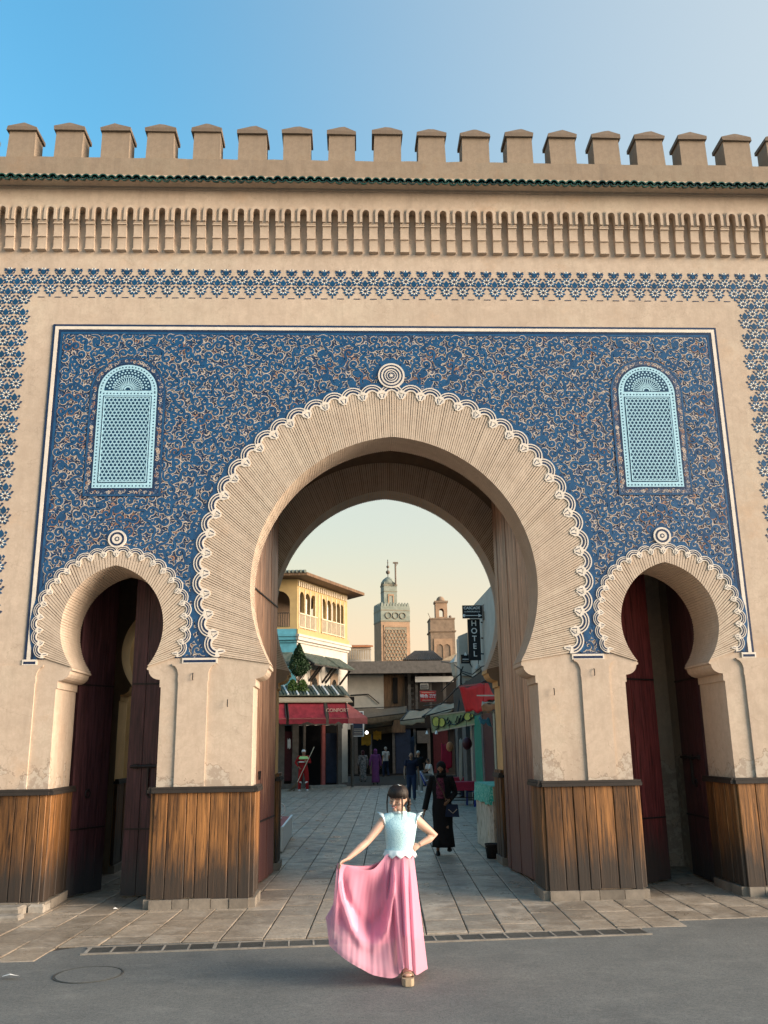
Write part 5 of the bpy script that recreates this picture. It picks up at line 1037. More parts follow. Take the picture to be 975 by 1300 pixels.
quadtower(M4, 0, zz(789), 'min_brick', 'shaft'); quadtower(M4, zz(789)+.01, zz(769), 'min_green', 'tile_band', .015); quadtower(M4, zz(788.5), zz(787), 'min_net', 'string_course', .03); quadtower(M4, zz(775), zz(773.5), 'min_net', 'string_course', .025)
# carved net panel on the front, rings on the frieze, crenels
m = MB(); m.prism([(W_*.13, zz(845)), (W_*.87, zz(845)), (W_*.87, zz(796)), (W_*.13, zz(796))], -.12, -.06, 'min_net')
for j in range(15):
    for i in range(6): 
        u = W_*.13+W_*.74*(i+.5+(.5*(j % 2)))/6.5; z = zz(797)-.5-j*.46; m.tube([(u+.26*cos(k*PI/3), -.16, z+.28*sin(k*PI/3)) for k in range(7)], .05, 'min_brick', 4)
pbuild(m, P_, 'net_panel', e)
m = MB(); m.prism([(W_*.09, zz(845)), (W_*.91, zz(845)), (W_*.91, zz(793)), (W_*.09, zz(793))], -.10, -.001, 'min_brick', [[(W_*.125, zz(845)+.01), (W_*.875, zz(845)+.01), (W_*.875, zz(796)+.05), (W_*.125, zz(796)+.05)]]); pbuild(m, P_, 'panel_frame', e)
for k in range(3): m = MB(); u = W_*(.25+.25*k); m.tube([(u+.42*cos(t*PI/8), -.10, zz(781)+.42*sin(t*PI/8)) for t in range(17)], .07, 'min_net', 5); pbuild(m, P_, 'tile_roundel', e)
for pl, L_, n_ in ((P_, W_, 10), (lf_, lf_.L, 5)):
    for k in range(n_): m = MB(); w_ = L_/n_; m.prism([(k*w_+.06*w_, zz(769)), (k*w_+.86*w_, zz(769)), (k*w_+.86*w_, zz(769)+.28), (k*w_+.46*w_, zz(769)+.55), (k*w_+.06*w_, zz(769)+.28)], -.03, .35, 'min_green'); pbuild(m, pl, 'crenel', e)
cxm, cym = sum(p[0] for p in M4)/4-.25, sum(p[1] for p in M4)/4; L4_ = [(cxm+(p[0]-sum(q[0] for q in M4)/4)*.46, cym+(p[1]-cym)*.46) for p in M4]
quadtower(L4_, zz(769), zz(740), 'min_green', 'lantern_stage'); quadtower(L4_, zz(741.5), zz(739), 'min_net', 'lantern_cornice', .06); quadtower(L4_, zz(749), zz(748), 'min_net', 'lantern_cornice', .04)
PL = Plane(L4_[0], L4_[1]); m = MB(); m.prism([(PL.L*.3, zz(766)), (PL.L*.75, zz(766)), (PL.L*.75, zz(752)), (PL.L*.3, zz(752))], -.08, -.01, 'min_brick', [[(PL.L*.38, zz(766)+.01), (PL.L*.67, zz(766)+.01), (PL.L*.67, zz(754)), (PL.L*.38, zz(754))]]); pbuild(m, PL, 'lantern_window', e)
for k in range(6): m = MB(); w_ = PL.L/6; m.box(k*w_+.05, k*w_+w_*.7, -.02, .2, zz(739), zz(739)+.3, 'min_green'); pbuild(m, PL, 'crenel', e)
m = MB(); m.lathe([(1.05, 0), (1.0, .35), (.7, .8), (.3, 1.1), (.05, 1.2)], 'min_green', (cxm, cym, zz(739)), 16); m.build('dome', e, True)
m = MB(); zf_ = zz(739)+1.1; m.tube([(cxm, cym, zf_), (cxm, cym, zf_+2.6)], .05, 'iron', 6); m.ball((cxm, cym, zf_+.75), .30, 'ridge', 10, 7); m.ball((cxm, cym, zf_+1.55), .21, 'ridge', 10, 7); m.ball((cxm, cym, zf_+2.15), .10, 'ridge', 8, 5); m.build('finial', e, True)
q = at(503, 738, 110); m = MB(); m.tube([(q.x, cym-1, zz(741)), (q.x, cym-1, zz(713))], .12, 'ridge', 6); m.box(q.x-.35, q.x+.35, cym-1.1, cym-.9, zz(713), zz(712)+.1, 'ridge'); m.bar((q.x, cym-1, zz(717)), (q.x+.4, cym-1, zz(712)), .08, 'ridge'); m.build('flag_mast', e)
Y2 = 130; e = empty('short_minaret', at(561, 940, Y2), 'shorter weathered brick minaret with a small domed lantern', 'minaret'); z2 = lambda py: at(561, py, Y2).z; x2 = lambda px: at(px, 800, Y2).x; a, b = x2(546.5), x2(577.5)
m = MB(); m.box(a, b, Y2, Y2+4.5, 0, z2(784.5), 'min_brick2'); m.build('shaft', e)
for py, g in ((785, .1), (801, .18)): m = MB(); m.box(a-g, b+g, Y2-g, Y2+4.5+g, z2(py+1), z2(py-.5)+.02, 'min_brick2'); m.build('string_course', e)
m = MB(); m.prism([(a+.5, z2(840)), (b-.5, z2(840)), (b-.5, z2(811)), (a+.5, z2(811))], Y2-.12, Y2-.001, 'min_brick', [pointed(a+(b-a)*t, .55, z2(839), z2(822), .5, 5) for t in (.35, .65)]); m.build('blind_arcade', e)
a2, b2_ = x2(554.5), x2(569.5); m = MB(); m.prism([(a2, z2(785)), (b2_, z2(785)), (b2_, z2(764)), (a2, z2(764))], Y2+1, Y2+3, 'min_brick', [pointed((a2+b2_)/2, .38, z2(782), z2(774), .35, 6)]); m.build('lantern', e)
m = MB(); m.box(a2-.15, b2_+.15, Y2+.85, Y2+3.1, z2(764)+.01, z2(761.5), 'min_brick2'); m.build('cornice', e)
m = MB(); m.lathe([(.72, 0), (.72, .2), (.6, .55), (.35, .8), (.02, .9)], 'min_brick2', ((a2+b2_)/2, Y2+2, z2(761.5)), 14); m.build('dome', e, True)
m = MB(); m.ball((x2(573), Y2+1, z2(782)), .24, 'ridge', 8, 6); m.build('loudspeaker', e, True); m = MB(); m.bar((x2(548), Y2+1, z2(785)), (x2(544.5), Y2+1, z2(777)), .08, 'ridge'); m.build('aerial', e)
m = MB(); m.box(x2(551.5), x2(553), Y2+.5, Y2+.6, z2(785), z2(783), 'ridge')
# far house between the terrace building and the tall minaret
fh = empty('far_house', at(455, 840, 75), 'far sunlit house with a reddish roof and a picket balcony', 'house'); xa, xb = at(438, 830, 75).x, at(471, 830, 75).x; zq = lambda py: at(455, py, 75).z
m = MB(); m.box(xa, xb, 75, 82, 0, zq(821), 'white'); m.build('wall', fh); m = MB(); m.hexa([(xa, 74.6, zq(822)), (xb+.2, 74.6, zq(822)), (xb+.2, 74.6, zq(820)), (xa, 74.6, zq(820)), (xa, 79, zq(814)), (xb-.3, 79, zq(814)), (xb-.3, 79, zq(813)), (xa, 79, zq(813))], 'terracotta'); m.build('roof', fh)
for k in range(11): m = MB(); xx = xa+(xb-xa)*k/11; m.box(xx, xx+.09, 74.3, 74.4, zq(838), zq(826), 'beige'); m.build('picket', fh)
m = MB(); m.box(xa-.2, xb, 74.25, 74.45, zq(826), zq(825), 'beige'); m.build('balcony_rail', fh)

# --- furniture in the street
M['chair_blue'] = simple('blue_plastic', (.012, .035, .22), .4, .15); M['chair_white'] = simple('pale_blue_plastic_edge', (.45, .5, .62), .4, .1); M['table_red'] = simple('red_tablecloth', (.34, .012, .035), .7, .2, 4)
def chair(x, y, rz, label):
    e = empty('plastic_chair', (0, 0, 0), label, 'chair', 'blue plastic chairs by the red tables')
    m = MB(); m.box(-.21, .21, -.2, .22, .42, .45, 'chair_blue'); m.build('seat', e)
    m = MB(); vs = []
    for j in range(6):
        for i in range(5): u = i/4-.5; vs.append((u*(.42-.01*j), .22+.035*j+.06*(1-4*u*u), .45+.085*j+(.03*(1-4*u*u) if j == 5 else 0)))
    m.add(vs, [(j*5+i, j*5+i+1, j*5+i+6, j*5+i+5) for j in range(5) for i in range(4)], 'chair_blue'); o = m.build('backrest', e, True); o.modifiers.new('s', 'SOLIDIFY').thickness = .015
    m = MB()
    for s in (-1, 1): m.tube([(s*.21, -.2, .44), (s*.23, -.15, .64), (s*.23, .1, .66), (s*.215, .24, .60), (s*.2, .40, .92)], .016, 'chair_white', 6)
    m.tube([(-.2, .4, .92), (0, .46, .96), (.2, .4, .92)], .016, 'chair_white', 6); m.build('armrest', e)
    for sx_, sy_ in ((-1, -1), (1, -1), (1, 1), (-1, 1)): m = MB(); m.hexa([(sx_*.19-.03, sy_*.19-.03, 0), (sx_*.19+.03, sy_*.19-.03, 0), (sx_*.17+.03, sy_*.17-.03, .42), (sx_*.17-.03, sy_*.17-.03, .42), (sx_*.19-.03, sy_*.19+.03, 0), (sx_*.19+.03, sy_*.19+.03, 0), (sx_*.17+.03, sy_*.17+.03, .42), (sx_*.17-.03, sy_*.17+.03, .42)], 'chair_blue'); m.build('leg', e)
    e.location = (x, y, 0); e.rotation_euler = (0, 0, rz); return e
g = G(606, 1024); chair(g.x-.02, g.y+1.0, R(-95), 'blue plastic chair nearest the red table end, leftmost of the three on the right'); chair(g.x+.12, g.y+.0, R(-100), 'blue plastic chair, middle of the three on the right'); chair(g.x+.25, g.y-.9, R(-100), 'blue plastic chair beside the green covered stall, rightmost of the three')
g = G(549, 1012); chair(g.x, g.y, R(80), 'blue plastic chair half hidden behind the woman in black')
def table(x, y, rz, lx, ly, label):
    e = empty('cafe_table', (0, 0, 0), label, 'table', None); m = MB(); m.box(-lx/2, lx/2, -ly/2, ly/2, .72, .75, 'table_red'); m.build('tabletop', e)
    m = MB(); rings = []
    for j, (g_, z) in enumerate(((0.004, .754), (.02, .745), (.03, .6), (.05, .48))):
        rings.append([( (lx/2+g_)*c_+(.02*sin(7*k)*j/3), (ly/2+g_)*s_, z) for k, (c_, s_) in enumerate([(-1, -1), (-.33, -1), (.33, -1), (1, -1), (1, -.33), (1, .33), (1, 1), (.33, 1), (-.33, 1), (-1, 1), (-1, .33), (-1, -.33)])])
    m.loft(rings, 'table_red', cap=False); m.add(rings[0], [tuple(range(12))], 'table_red'); m.build('tablecloth_skirt', e)
    for s_ in (-1, 1):
        for t_ in (-1, 1): m = MB(); m.tube([(s_*(lx/2-.08), t_*(ly/2-.08), .72), (s_*(lx/2-.08), t_*(ly/2-.08), 0)], .02, 'iron', 6); m.build('leg', e)
    m = MB(); m.bar((-lx/2+.08, 0, .15), (lx/2-.08, 0, .15), .03, 'iron'); m.bar((-lx/2+.08, -ly/2+.08, .25), (lx/2-.08, -ly/2+.08, .25), .025, 'iron'); m.build('stretcher', e); e.location = (x, y, 0); e.rotation_euler = (0, 0, rz); return e
g = G(587, 1023); table(g.x, g.y+.5, R(-4), 1.1, .8, 'nearer red covered cafe table behind the woman in black'); g = G(580, 1014); table(g.x-.1, g.y+.7, R(-4), 1.1, .8, 'farther red covered cafe table, seen above the nearer one')
# green covered stall by the right pier and bucket
M['green_cloth'] = NT('patterned_green_cloth'); t_ = M['green_cloth']; M['green_cloth'] = t_.out(t_.ramp(t_.noise(t_.coord(), 22, 3, .7, 1), [(.42, (.02, .28, .20)), (.52, (.06, .42, .32)), (.62, (.30, .55, .42))]), .7)
t_ = NT('painted_mural_board'); M['mural'] = t_.out(t_.ramp(t_.noise(t_.coord((1, 1, .6)), 3.2, 6, .7, 1.5), [(.3, (.10, .06, .045)), (.45, (.42, .34, .26)), (.6, (.60, .50, .40)), (.72, (.35, .24, .10))]), .8)
gs = empty('covered_stall', (3.05, 5.6, 0), 'chest high stall draped in bright green cloth beside the right pier', 'stall'); x0 = 2.69
m = MB(); m.box(x0, 3.75, 4.75, 7.0, .02, .95, 'mural'); m.build('painted_box', gs)
m = MB(); rr = random.Random(3); n = 40; per = [(x0-.02, 7.0-i*.15) for i in range(15)]+[(x0-.02+i*.09, 4.73) for i in range(1, 13)]; vs = []; k_ = len(per)
for j in range(5):
    for i, (x, y) in enumerate(per): o_ = .018*sin(i*1.9)*j/4; vs.append((x-(o_+.005*j if i < 15 else 0), y-(o_+.005*j if i >= 15 else 0), 1.22-j*.085-(.02*sin(i*1.3) if j == 4 else 0)))
m.add(vs, [(j*k_+i, j*k_+i+1, (j+1)*k_+i+1, (j+1)*k_+i) for j in range(4) for i in range(k_-1)], 'green_cloth'); m.add([(x0-.02, 7.02, 1.222), (x0-.02, 4.73, 1.222), (3.76, 4.73, 1.222), (3.76, 7.02, 1.222)], [(0, 1, 2, 3)], 'green_cloth'); m.build('green_cover', gs)
m = MB(); m.box(x0+.02, 3.73, 4.77, 6.98, .951, 1.215, 'beige'); m.build('top_frame', gs)
bk = empty('bucket', (2.66, 4.55, 0), 'grimy black bucket at the foot of the green covered stall', 'bucket'); m = MB(); m.lathe([(.02, .0), (.10, .0), (.13, .22), (.137, .235), (.137, .25), (.12, .25), (.09, .03), (.02, .03)], 'iron', (2.60, 4.50, 0), 18); m.build('pail', bk, True); m = MB(); m.tube([(2.60+.135*cos(t*PI/8), 4.44, .22-.06*sin(t*PI/8)) for t in range(9)], .006, 'curb', 5); m.build('handle', bk)
# low white box at the left
wb = empty('display_box', (-1.9, 7, 0), 'low white display box with a red top behind the left door leaf', 'box'); m = MB(); m.box(-3.0, -1.26, 5.9, 9.0, .03, .44, 'sign_white'); m.build('box', wb); m = MB(); m.box(-2.98, -1.30, 5.94, 8.96, .441, .455, 'pinkred'); m.build('red_top', wb)
m = MB(); [m.bar(p, q, .045, 'sign_white') for p, q in (((-3, 5.92, .46), (-1.27, 5.92, .46)), ((-1.27, 5.92, .46), (-1.27, 9, .46)))]; m.build('rim', wb)
m = MB(); m.tube([(-1.5+.13*cos(t*PI/10), 8.2, .66+.13*sin(t*PI/10)) for t in range(21)], .012, 'sign_white', 6); m.tube([(-1.5, 8.2, .53), (-1.5, 8.2, .455)], .012, 'sign_white', 6); m.tube([(-1.56, 8.2, .47), (-1.44, 8.2, .47)], .02, 'sign_white', 6); tag(m.build('wire_hoop'), 'small white wire hoop standing on the red topped box', 'hoop')
# wall seen through the left doorway
lw = empty('side_alley_wall', (-5, 9, 0), 'wall behind the left doorway, orange sun glow painted in its ochre colour', 'wall'); m = MB(); m.box(-9, -3.3, 6.5, 6.8, 0, 6.5, 'ochre'); m.build('wall', lw)

# goods hung along the shops
for i, (px, py, Y, rx, rz, mt, lb) in enumerate(((593, 944, 16.5, .16, .20, 'door_dkred', 'round dark red lantern hanging before the shop posts'), (571, 948, 17.5, .12, .16, 'terracotta', 'small rusty round lantern left of the red one'))):
    p = at(px, py, Y); o = empty('hanging_lantern', p, lb, 'lantern'); m = MB(); m.ball(p, (rx, rx, rz), mt, 12, 8); m.build('globe', o, True); m = MB(); m.tube([p+Vector((0, 0, rz)), p+Vector((0, 0, .7))], .01, 'wire', 5); m.build('cord', o)
for i, (c, Y, mt, lb) in enumerate((((560, 944, 574, 975), 24, 'table_red', 'large dark red cloth hung in the shade behind the woman in black'), ((583, 938, 587, 990), 22, 'glass', 'narrow pale cloth hung on a shop post'), ((521, 935, 526, 980), 46, 'bluewall', 'dark blue cloth hanging at the market doorway'), ((365, 938, 369, 950), 31, 'shirt_hang', 'small pale garment under the wide awning'))):
    if mt == 'shirt_hang': M[mt] = simple('pale_garment', (.35, .33, .30), .8)
    m = cloth([at(c[0], c[1], Y), at(c[2], c[1], Y), at(c[2], c[3], Y), at(c[0], c[3], Y)], mt, 8, 8, .03, 20+i); tag(m.build('hung_cloth', None, True), lb, 'cloth').modifiers.new('s', 'SOLIDIFY').thickness = .02

# ================================================================== PEOPLE
def cloth_mat(name, c, var=.12, rough=.8, sheen=.0, scale=6, c2=None):
    m = NT(name); v = m.coord(); cc = m.ramp(m.noise(v, scale, 4), [(.3, mul(c, 1-var)), (.7, c2 or mul(c, 1+var))]); m.bump(m.noise(v, 160, 2), .15, .002)
    m.b.inputs['Sheen Weight'].default_value = sheen; return m.out(cc, rough, .2)
def skin_mat(name, c):
    m = NT(name); v = m.coord(); cc = m.ramp(m.noise(v, 9, 4), [(.3, mul(c, .9)), (.7, mul(c, 1.08))]); m.b.inputs['Subsurface Weight'].default_value = .12; m.b.inputs['Subsurface Radius'].default_value = (.02, .008, .004)
    return m.out(cc, .5, .4)
M['skin'] = skin_mat('light_skin', (.52, .33, .25)); M['skin_tan'] = skin_mat('tanned_skin', (.30, .165, .10)); t_ = NT('dark_brown_hair'); hb_ = t_.noise(t_.coord((140, 140, 6)), 1, 4, .7); t_.bump(hb_, .6, .006); M['hair'] = t_.out(t_.ramp(hb_, [(.35, (.009, .006, .005)), (.7, (.035, .020, .014))]), .5, .35); M['hair_grey'] = simple('grey_hair', (.40, .38, .35), .7, .2, 30)
M['lips'] = simple('lipstick', (.34, .035, .04), .4, .1); M['eye_dark'] = simple('dark_eye', (.012, .008, .006), .3, .1); M['teeth'] = simple('teeth', (.75, .72, .66), .4, .05)
M['black_cloth'] = cloth_mat('black_cloth', (.010, .010, .012), .3); M['purple'] = cloth_mat('purple_robe_cloth', (.20, .055, .17)); M['red_suit'] = cloth_mat('red_work_suit', (.28, .012, .012)); M['hivis'] = cloth_mat('lime_reflective_cloth', (.45, .72, .28)); M['reflect'] = cloth_mat('white_reflective_tape', (.75, .72, .66))
M['navy_cloth'] = cloth_mat('navy_cloth', (.012, .014, .030)); M['denim'] = cloth_mat('dark_denim', (.018, .030, .065)); M['shirt_white'] = cloth_mat('white_shirt', (.60, .60, .58)); M['print'] = cloth_mat('printed_dress_cloth', (.05, .06, .05), .3, scale=14, c2=(.42, .36, .34)); M['shoe'] = simple('dark_shoe', (.012, .011, .010), .5); M['shoe_white'] = simple('white_shoe', (.6, .58, .55), .6); M['grey_cloth'] = cloth_mat('grey_cloth', (.20, .20, .19)); M['print_top'] = cloth_mat('dark_printed_blouse', (.02, .012, .02), .4, scale=28, c2=(.22, .05, .10))
def headmesh(m, mat, c, s, rot):
    "skull, jaw, nose, ears, brow ridge; c centre, s head height, rot 3x3"
    T = Matrix.Translation(c) @ rot.to_4x4() @ Matrix.Scale(s, 4); h = MB()
    rings = []; nu, nv = 22, 16
    for j in range(nv+1):
        t = PI*(j if 0 < j < nv else (.05 if j == 0 else nv-.05))/nv; zz_ = -cos(t)*.5; r = sin(t)
        ring = []
        for k in range(nu):
            a = 2*PI*k/nu; dx, dy = cos(a), sin(a); x = .345*r*dx; y = .43*r*dy*(1.0 if dy > 0 else .90)
            if zz_ < -.05: q = min(1, (-.05-zz_)/.45); x *= 1-.30*q; y = y*(1-.18*q)-(.03*q); y += (.16*q if dy > 0 else 0)*-1
            ring.append((x, y+.01, zz_))
        rings.append(ring)
    h.loft(rings, mat)
    h.tube([(0, -.37, .06), (0, -.42, -.03), (0, -.475, -.10), (0, -.40, -.13)], [.030, .040, .055, .035], mat, 8); h.ball((0, -.35, -.385), (.10, .07, .07), mat, 10, 7); h.ball((0, -.37, -.25), (.085, .05, .035), mat, 10, 6)
    for sx_ in (-1, 1): h.ball((sx_*.345, .03, -.02), (.03, .06, .10), mat, 8, 6); h.ball((sx_*.17, -.30, -.11), (.10, .08, .09), mat, 8, 6)
    h.xf(T); m.add(h.v, h.f, mat); return T
def hand(m, mat, wrist, dirv, palm_n, L=.17, curl=.5, thumb=1, spread=.12):
    "palm, four fingers of different lengths, thumb"
    d = Vector(dirv).normalized(); n = Vector(palm_n); n = (n-d*n.dot(d)).normalized(); s = d.cross(n).normalized()*thumb; w = Vector(wrist); k = L/.17
    m.loft([[w+d*(t*k)+s*(a*cos(q*PI/5)*k)+n*(b*sin(q*PI/5)*k) for q in range(10)] for t, a, b in ((-.02, .024, .018), (.02, .032, .016), (.06, .040, .015), (.085, .038, .013), (.095, .03, .010))], mat)
    for i, (o_, ln) in enumerate(((.030, .068), (.010, .078), (-.010, .072), (-.029, .056))):
        b = w+d*.082*k+s*o_*k; dd = (d+s*o_*spread*12).normalized(); P = [b]; a = 0
        for q in range(3): a += curl*(.5+.35*q); P.append(P[-1]+(dd*cos(a)-n*-1*sin(a))*ln*k*(.42, .32, .26)[q])
        m.tube(P, [.0095*k, .009*k, .0082*k, .0065*k], mat, 7)
    b = w+d*.022*k+s*.028*k; m.tube([b, b+(d*.6+s*.8+n*.2)*.035*k, b+(d*.95+s*.75+n*.5)*.062*k], [.012*k, .010*k, .008*k], mat, 7)
BASE = dict(head=(0, -.005, .930), neck=(0, .012, .845), chest=(0, .0, .735), waist=(0, .0, .62), pelvis=(0, 0, .535), sL=(.108, .005, .812), sR=(-.108, .005, .812), eL=(.145, .02, .645), eR=(-.145, .02, .645), wL=(.150, -.03, .50), wR=(-.150, -.03, .50),
            hL=(.052, 0, .52), hR=(-.052, 0, .52), kL=(.056, -.01, .285), kR=(-.056, -.01, .285), aL=(.056, .015, .045), aR=(-.056, .015, .045))
def person(label, loc, H, yaw, skin='skin_tan', J=None, shirt=None, sleeve=1.0, trousers=None, robe=None, robe_sleeve=None, hair='hair', hairkind='short', shoes='shoe', group=None, head_rot=(0, 0, 0), vox=.012, slim=1.0, hands=(None, None), robe_w=1.0, hem=.035):
    e = empty('person', (0, 0, 0), label, 'person', group); K = dict(BASE); K.update(J or {}); P = {k: Vector(v)*H for k, v in K.items()}
    m = MB(); f = slim; Hs = H
    m.tube([P['neck']+Vector((0, .0, .03*H)), P['neck']-Vector((0, 0, .035*H))], [.031*H, .036*H], skin, 10)
    m.loft([[c+Vector((a*H*f*cos(q*PI/8), b*H*sin(q*PI/8), 0)) for q in range(16)] for c, a, b in ((P['pelvis']-Vector((0, 0, .03*H)), .075, .050), (P['pelvis']+Vector((0, 0, .02*H)), .082, .052), (P['waist'], .072, .052), (P['chest'], .090, .062), (P['chest']+Vector((0, 0, .05*H)), .097, .056), (P['neck']-Vector((0, 0, .035*H)), .072, .040), (P['neck']-Vector((0, 0, .015*H)), .04, .034))], skin)
    for s in 'LR':
        m.tube([P['neck']-Vector((0, 0, .04*H)), P['s'+s]*.95+P['chest']*.05, P['s'+s].lerp(P['e'+s], .4), P['e'+s], P['e'+s].lerp(P['w'+s], .35), P['w'+s]], [.022*H, .026*H*f, .027*H*f, .021*H, .0215*H*f, .0145*H], skin, 10)
        lk = .45 if robe else 1
        m.tube([P['h'+s], P['h'+s].lerp(P['k'+s], .35), P['k'+s], P['k'+s].lerp(P['a'+s], .3), P['a'+s]], [.055*H*f*lk, .050*H*f*lk, .033*H*max(lk, .6), .033*H*f*max(lk, .6), .020*H], skin, 10)
        d = P['w'+s]-P['e'+s]; side = 1 if s == 'L' else -1; hd = hands[0 if s == 'L' else 1] or {}
        hand(m, skin, P['w'+s], hd.get('d', d), hd.get('n', (-side, 0, 0)), L=.105*H, curl=hd.get('curl', .35), thumb=hd.get('thumb', -side if 'n' not in hd else side))
    hr = Matrix.Rotation(head_rot[2], 3, 'Z') @ Matrix.Rotation(head_rot[1], 3, 'Y') @ Matrix.Rotation(head_rot[0], 3, 'X'); T = headmesh(m, skin, P['head'], .130*H, hr)
    remesh(m.build('body', e, True, recenter=False), vox, 3, .5); WO['body'] = Vector((0, 0, 0))
    # face
    fm = MB()
    for sx_ in (-1, 1): fm.ball((sx_*.135, -.385, -.01), (.055, .022, .022), 'eye_dark', 8, 5); fm.tube([(sx_*.06, -.40, .075), (sx_*.14, -.395, .105), (sx_*.22, -.34, .08)], .014, 'hair', 5)
    fm.xf(T); fm.build('eyes', e, True, recenter=False)
    fm = MB(); fm.tube([(-.10, -.375, -.225), (-.05, -.41, -.245), (0, -.42, -.25), (.05, -.41, -.245), (.10, -.375, -.225)], [.008, .022, .026, .022, .008], 'lips', 7); fm.xf(T); fm.build('mouth', e, True, recenter=False)
    cov = bool(shirt or robe)
    def cover(parts, name, mt, it=3):
        g = MB()
        for a in parts: g.tube(a[0], a[1], mt, 12) if a[2] == 't' else g.loft(a[0], mt)
        o = g.build(name, e, True, recenter=False); return remesh(o, vox, it, .5)
    if shirt:
        L_ = [([[c+Vector((a*H*f*cos(q*PI/10), b*H*sin(q*PI/10), 0)) for q in range(20)] for c, a, b in ((P['pelvis']-Vector((0, 0, .015*H)), .104, .076), (P['waist'], .090, .066), (P['chest'], .102, .072), (P['chest']+Vector((0, 0, .055*H)), .106, .066), (P['neck']-Vector((0, 0, .036*H)), .080, .049), (P['neck']-Vector((0, 0, .010*H)), .045, .040))], 0, 'l')]
        for s in 'LR':
            a = P['s'+s]; b = P['e'+s]; w_ = P['w'+s]
            if sleeve <= .5: L_.append(([P['neck']-Vector((0, 0, .035*H)), a, a.lerp(b, sleeve*2*.8)], [.034*H, .041*H*f, .037*H*f], 't'))
            else: L_.append(([P['neck']-Vector((0, 0, .035*H)), a, a.lerp(b, .5), b, b.lerp(w_, (sleeve-.5)*2*.93)], [.034*H, .041*H*f, .035*H*f, .030*H, .024*H], 't'))
        cover(L_, 'shirt', shirt)
    if trousers:
        L_ = [([[c+Vector((a*H*f*cos(q*PI/10), b*H*sin(q*PI/10), 0)) for q in range(20)] for c, a, b in ((P['pelvis']-Vector((0, 0, .06*H)), .088, .066), (P['pelvis'], .098, .071), (P['pelvis']+Vector((0, 0, .06*H)), .088, .064))], 0, 'l')]
        for s in 'LR': L_.append(([P['h'+s], P['k'+s], P['k'+s].lerp(P['a'+s], .5), P['a'+s]-Vector((0, 0, .015*H))], [.060*H*f, .044*H*f, .040*H, .037*H], 't'))
        cover(L_, 'trousers', trousers)
    if robe:
        rr = random.Random(int(H*1000)); n = 48; rings = []; ph = [rr.uniform(0, 6) for _ in range(4)]; foot = (P['aL']+P['aR'])/2
        for j in range(15):
            t = j/14; z = P['neck'].z-.02*H-(P['neck'].z-.02*H-hem*H)*t
            for (t0, a0, b0), (t1, a1, b1) in zip(((0, .045, .040), (.05, .100, .055), (.14, .112, .070), (.32, .098, .072), (.45, .118, .088), (.7, .13*robe_w, .105*robe_w), (1.0, .150*robe_w, .13*robe_w)), ((.05, .100, .055), (.14, .112, .070), (.32, .098, .072), (.45, .118, .088), (.7, .13*robe_w, .105*robe_w), (1.0, .150*robe_w, .13*robe_w), (1.1, .15, .13))):
                if t0 <= t <= t1: u = (t-t0)/(t1-t0); a, b = a0+(a1-a0)*u, b0+(b1-b0)*u; break
            c = P['chest'].lerp(foot, max(0, (t-.25)/.75)); fo = .07*max(0, t-.35)
            rings.append([Vector((c.x, c.y, z))+Vector(((a*f*H)*(1+fo*sin(7*q*2*PI/n+ph[0]+t)*1.5+fo*sin(11*q*2*PI/n+ph[1]))*cos(q*2*PI/n), (b*H)*(1+fo*sin(6*q*2*PI/n+ph[2])+fo*sin(13*q*2*PI/n+ph[3]))*sin(q*2*PI/n), 0)) for q in range(n)])
        g = MB(); g.loft(rings, robe); g.build('robe', e, True, recenter=False)
        L_ = [([[c+Vector((a*H*f*cos(q*PI/10), b*H*sin(q*PI/10), 0)) for q in range(20)] for c, a, b in ((P['chest'], .103, .073), (P['chest']+Vector((0, 0, .055*H)), .110, .068), (P['neck']-Vector((0, 0, .034*H)), .088, .052), (P['neck']-Vector((0, 0, .008*H)), .048, .042))], 0, 'l')]
        for s in 'LR': a = P['s'+s]; b = P['e'+s]; w_ = P['w'+s]; L_.append(([P['neck']-Vector((0, 0, .035*H)), a, a.lerp(b, .5), b, b.lerp(w_, .9)], [.030*H, .043*H*f, .038*H*f, .035*H, .033*H], 't'))
        cover(L_, 'sleeves', robe_sleeve or robe)
    for s in 'LR':
        a = P['a'+s]; g = MB(); g.loft([[Vector((a.x+w_*H*cos(q*PI/6), a.y+y*H+.0*H, max(.004, a.z-.045*H+zz_*H+hh*H*sin(q*PI/6)))) for q in range(12)] for y, w_, zz_, hh in ((.035, .012, .02, .012), (.02, .022, .025, .026), (-.02, .026, .022, .024), (-.07, .029, .016, .016), (-.105, .022, .012, .010), (-.118, .008, .010, .006))], shoes); g.build('shoe', e, True, recenter=False)
    g = MB()
    if hairkind == 'short':
        for (c_, r_) in (((0, .06, .12), (.37, .42, .40)), ((0, .16, -.05), (.35, .30, .33))): g.ball(c_, r_, hair, 16, 10)
    elif hairkind == 'bald': g.ball((0, .13, -.08), (.345, .30, .22), hair, 14, 8)
    elif hairkind == 'scarf':
        g.ball((0, .09, .08), (.43, .46, .47), hair, 18, 12); g.ball((0, .12, -.35), (.42, .42, .40), hair, 16, 10); g.ball((0, .0, -.62), (.45, .42, .26), hair, 16, 8)
    elif hairkind == 'cap':
        g.ball((0, .02, .20), (.40, .44, .34), hair, 16, 10); g.ball((0, -.38, .16), (.26, .24, .05), hair, 14, 6)
    if g.v: g.xf(T); g.build({'scarf': 'headscarf', 'cap': 'cap'}.get(hairkind, 'hair'), e, True, recenter=False)
    e.location = loc; e.rotation_euler = (0, 0, yaw); return e, P, T
SWING = dict(eL=(.15, .05, .65), wL=(.16, .02, .51), eR=(-.15, -.02, .65), wR=(-.155, -.09, .515), kL=(.056, -.05, .29), aL=(.056, -.06, .045), kR=(-.056, .0, .28), aR=(-.056, .09, .06))
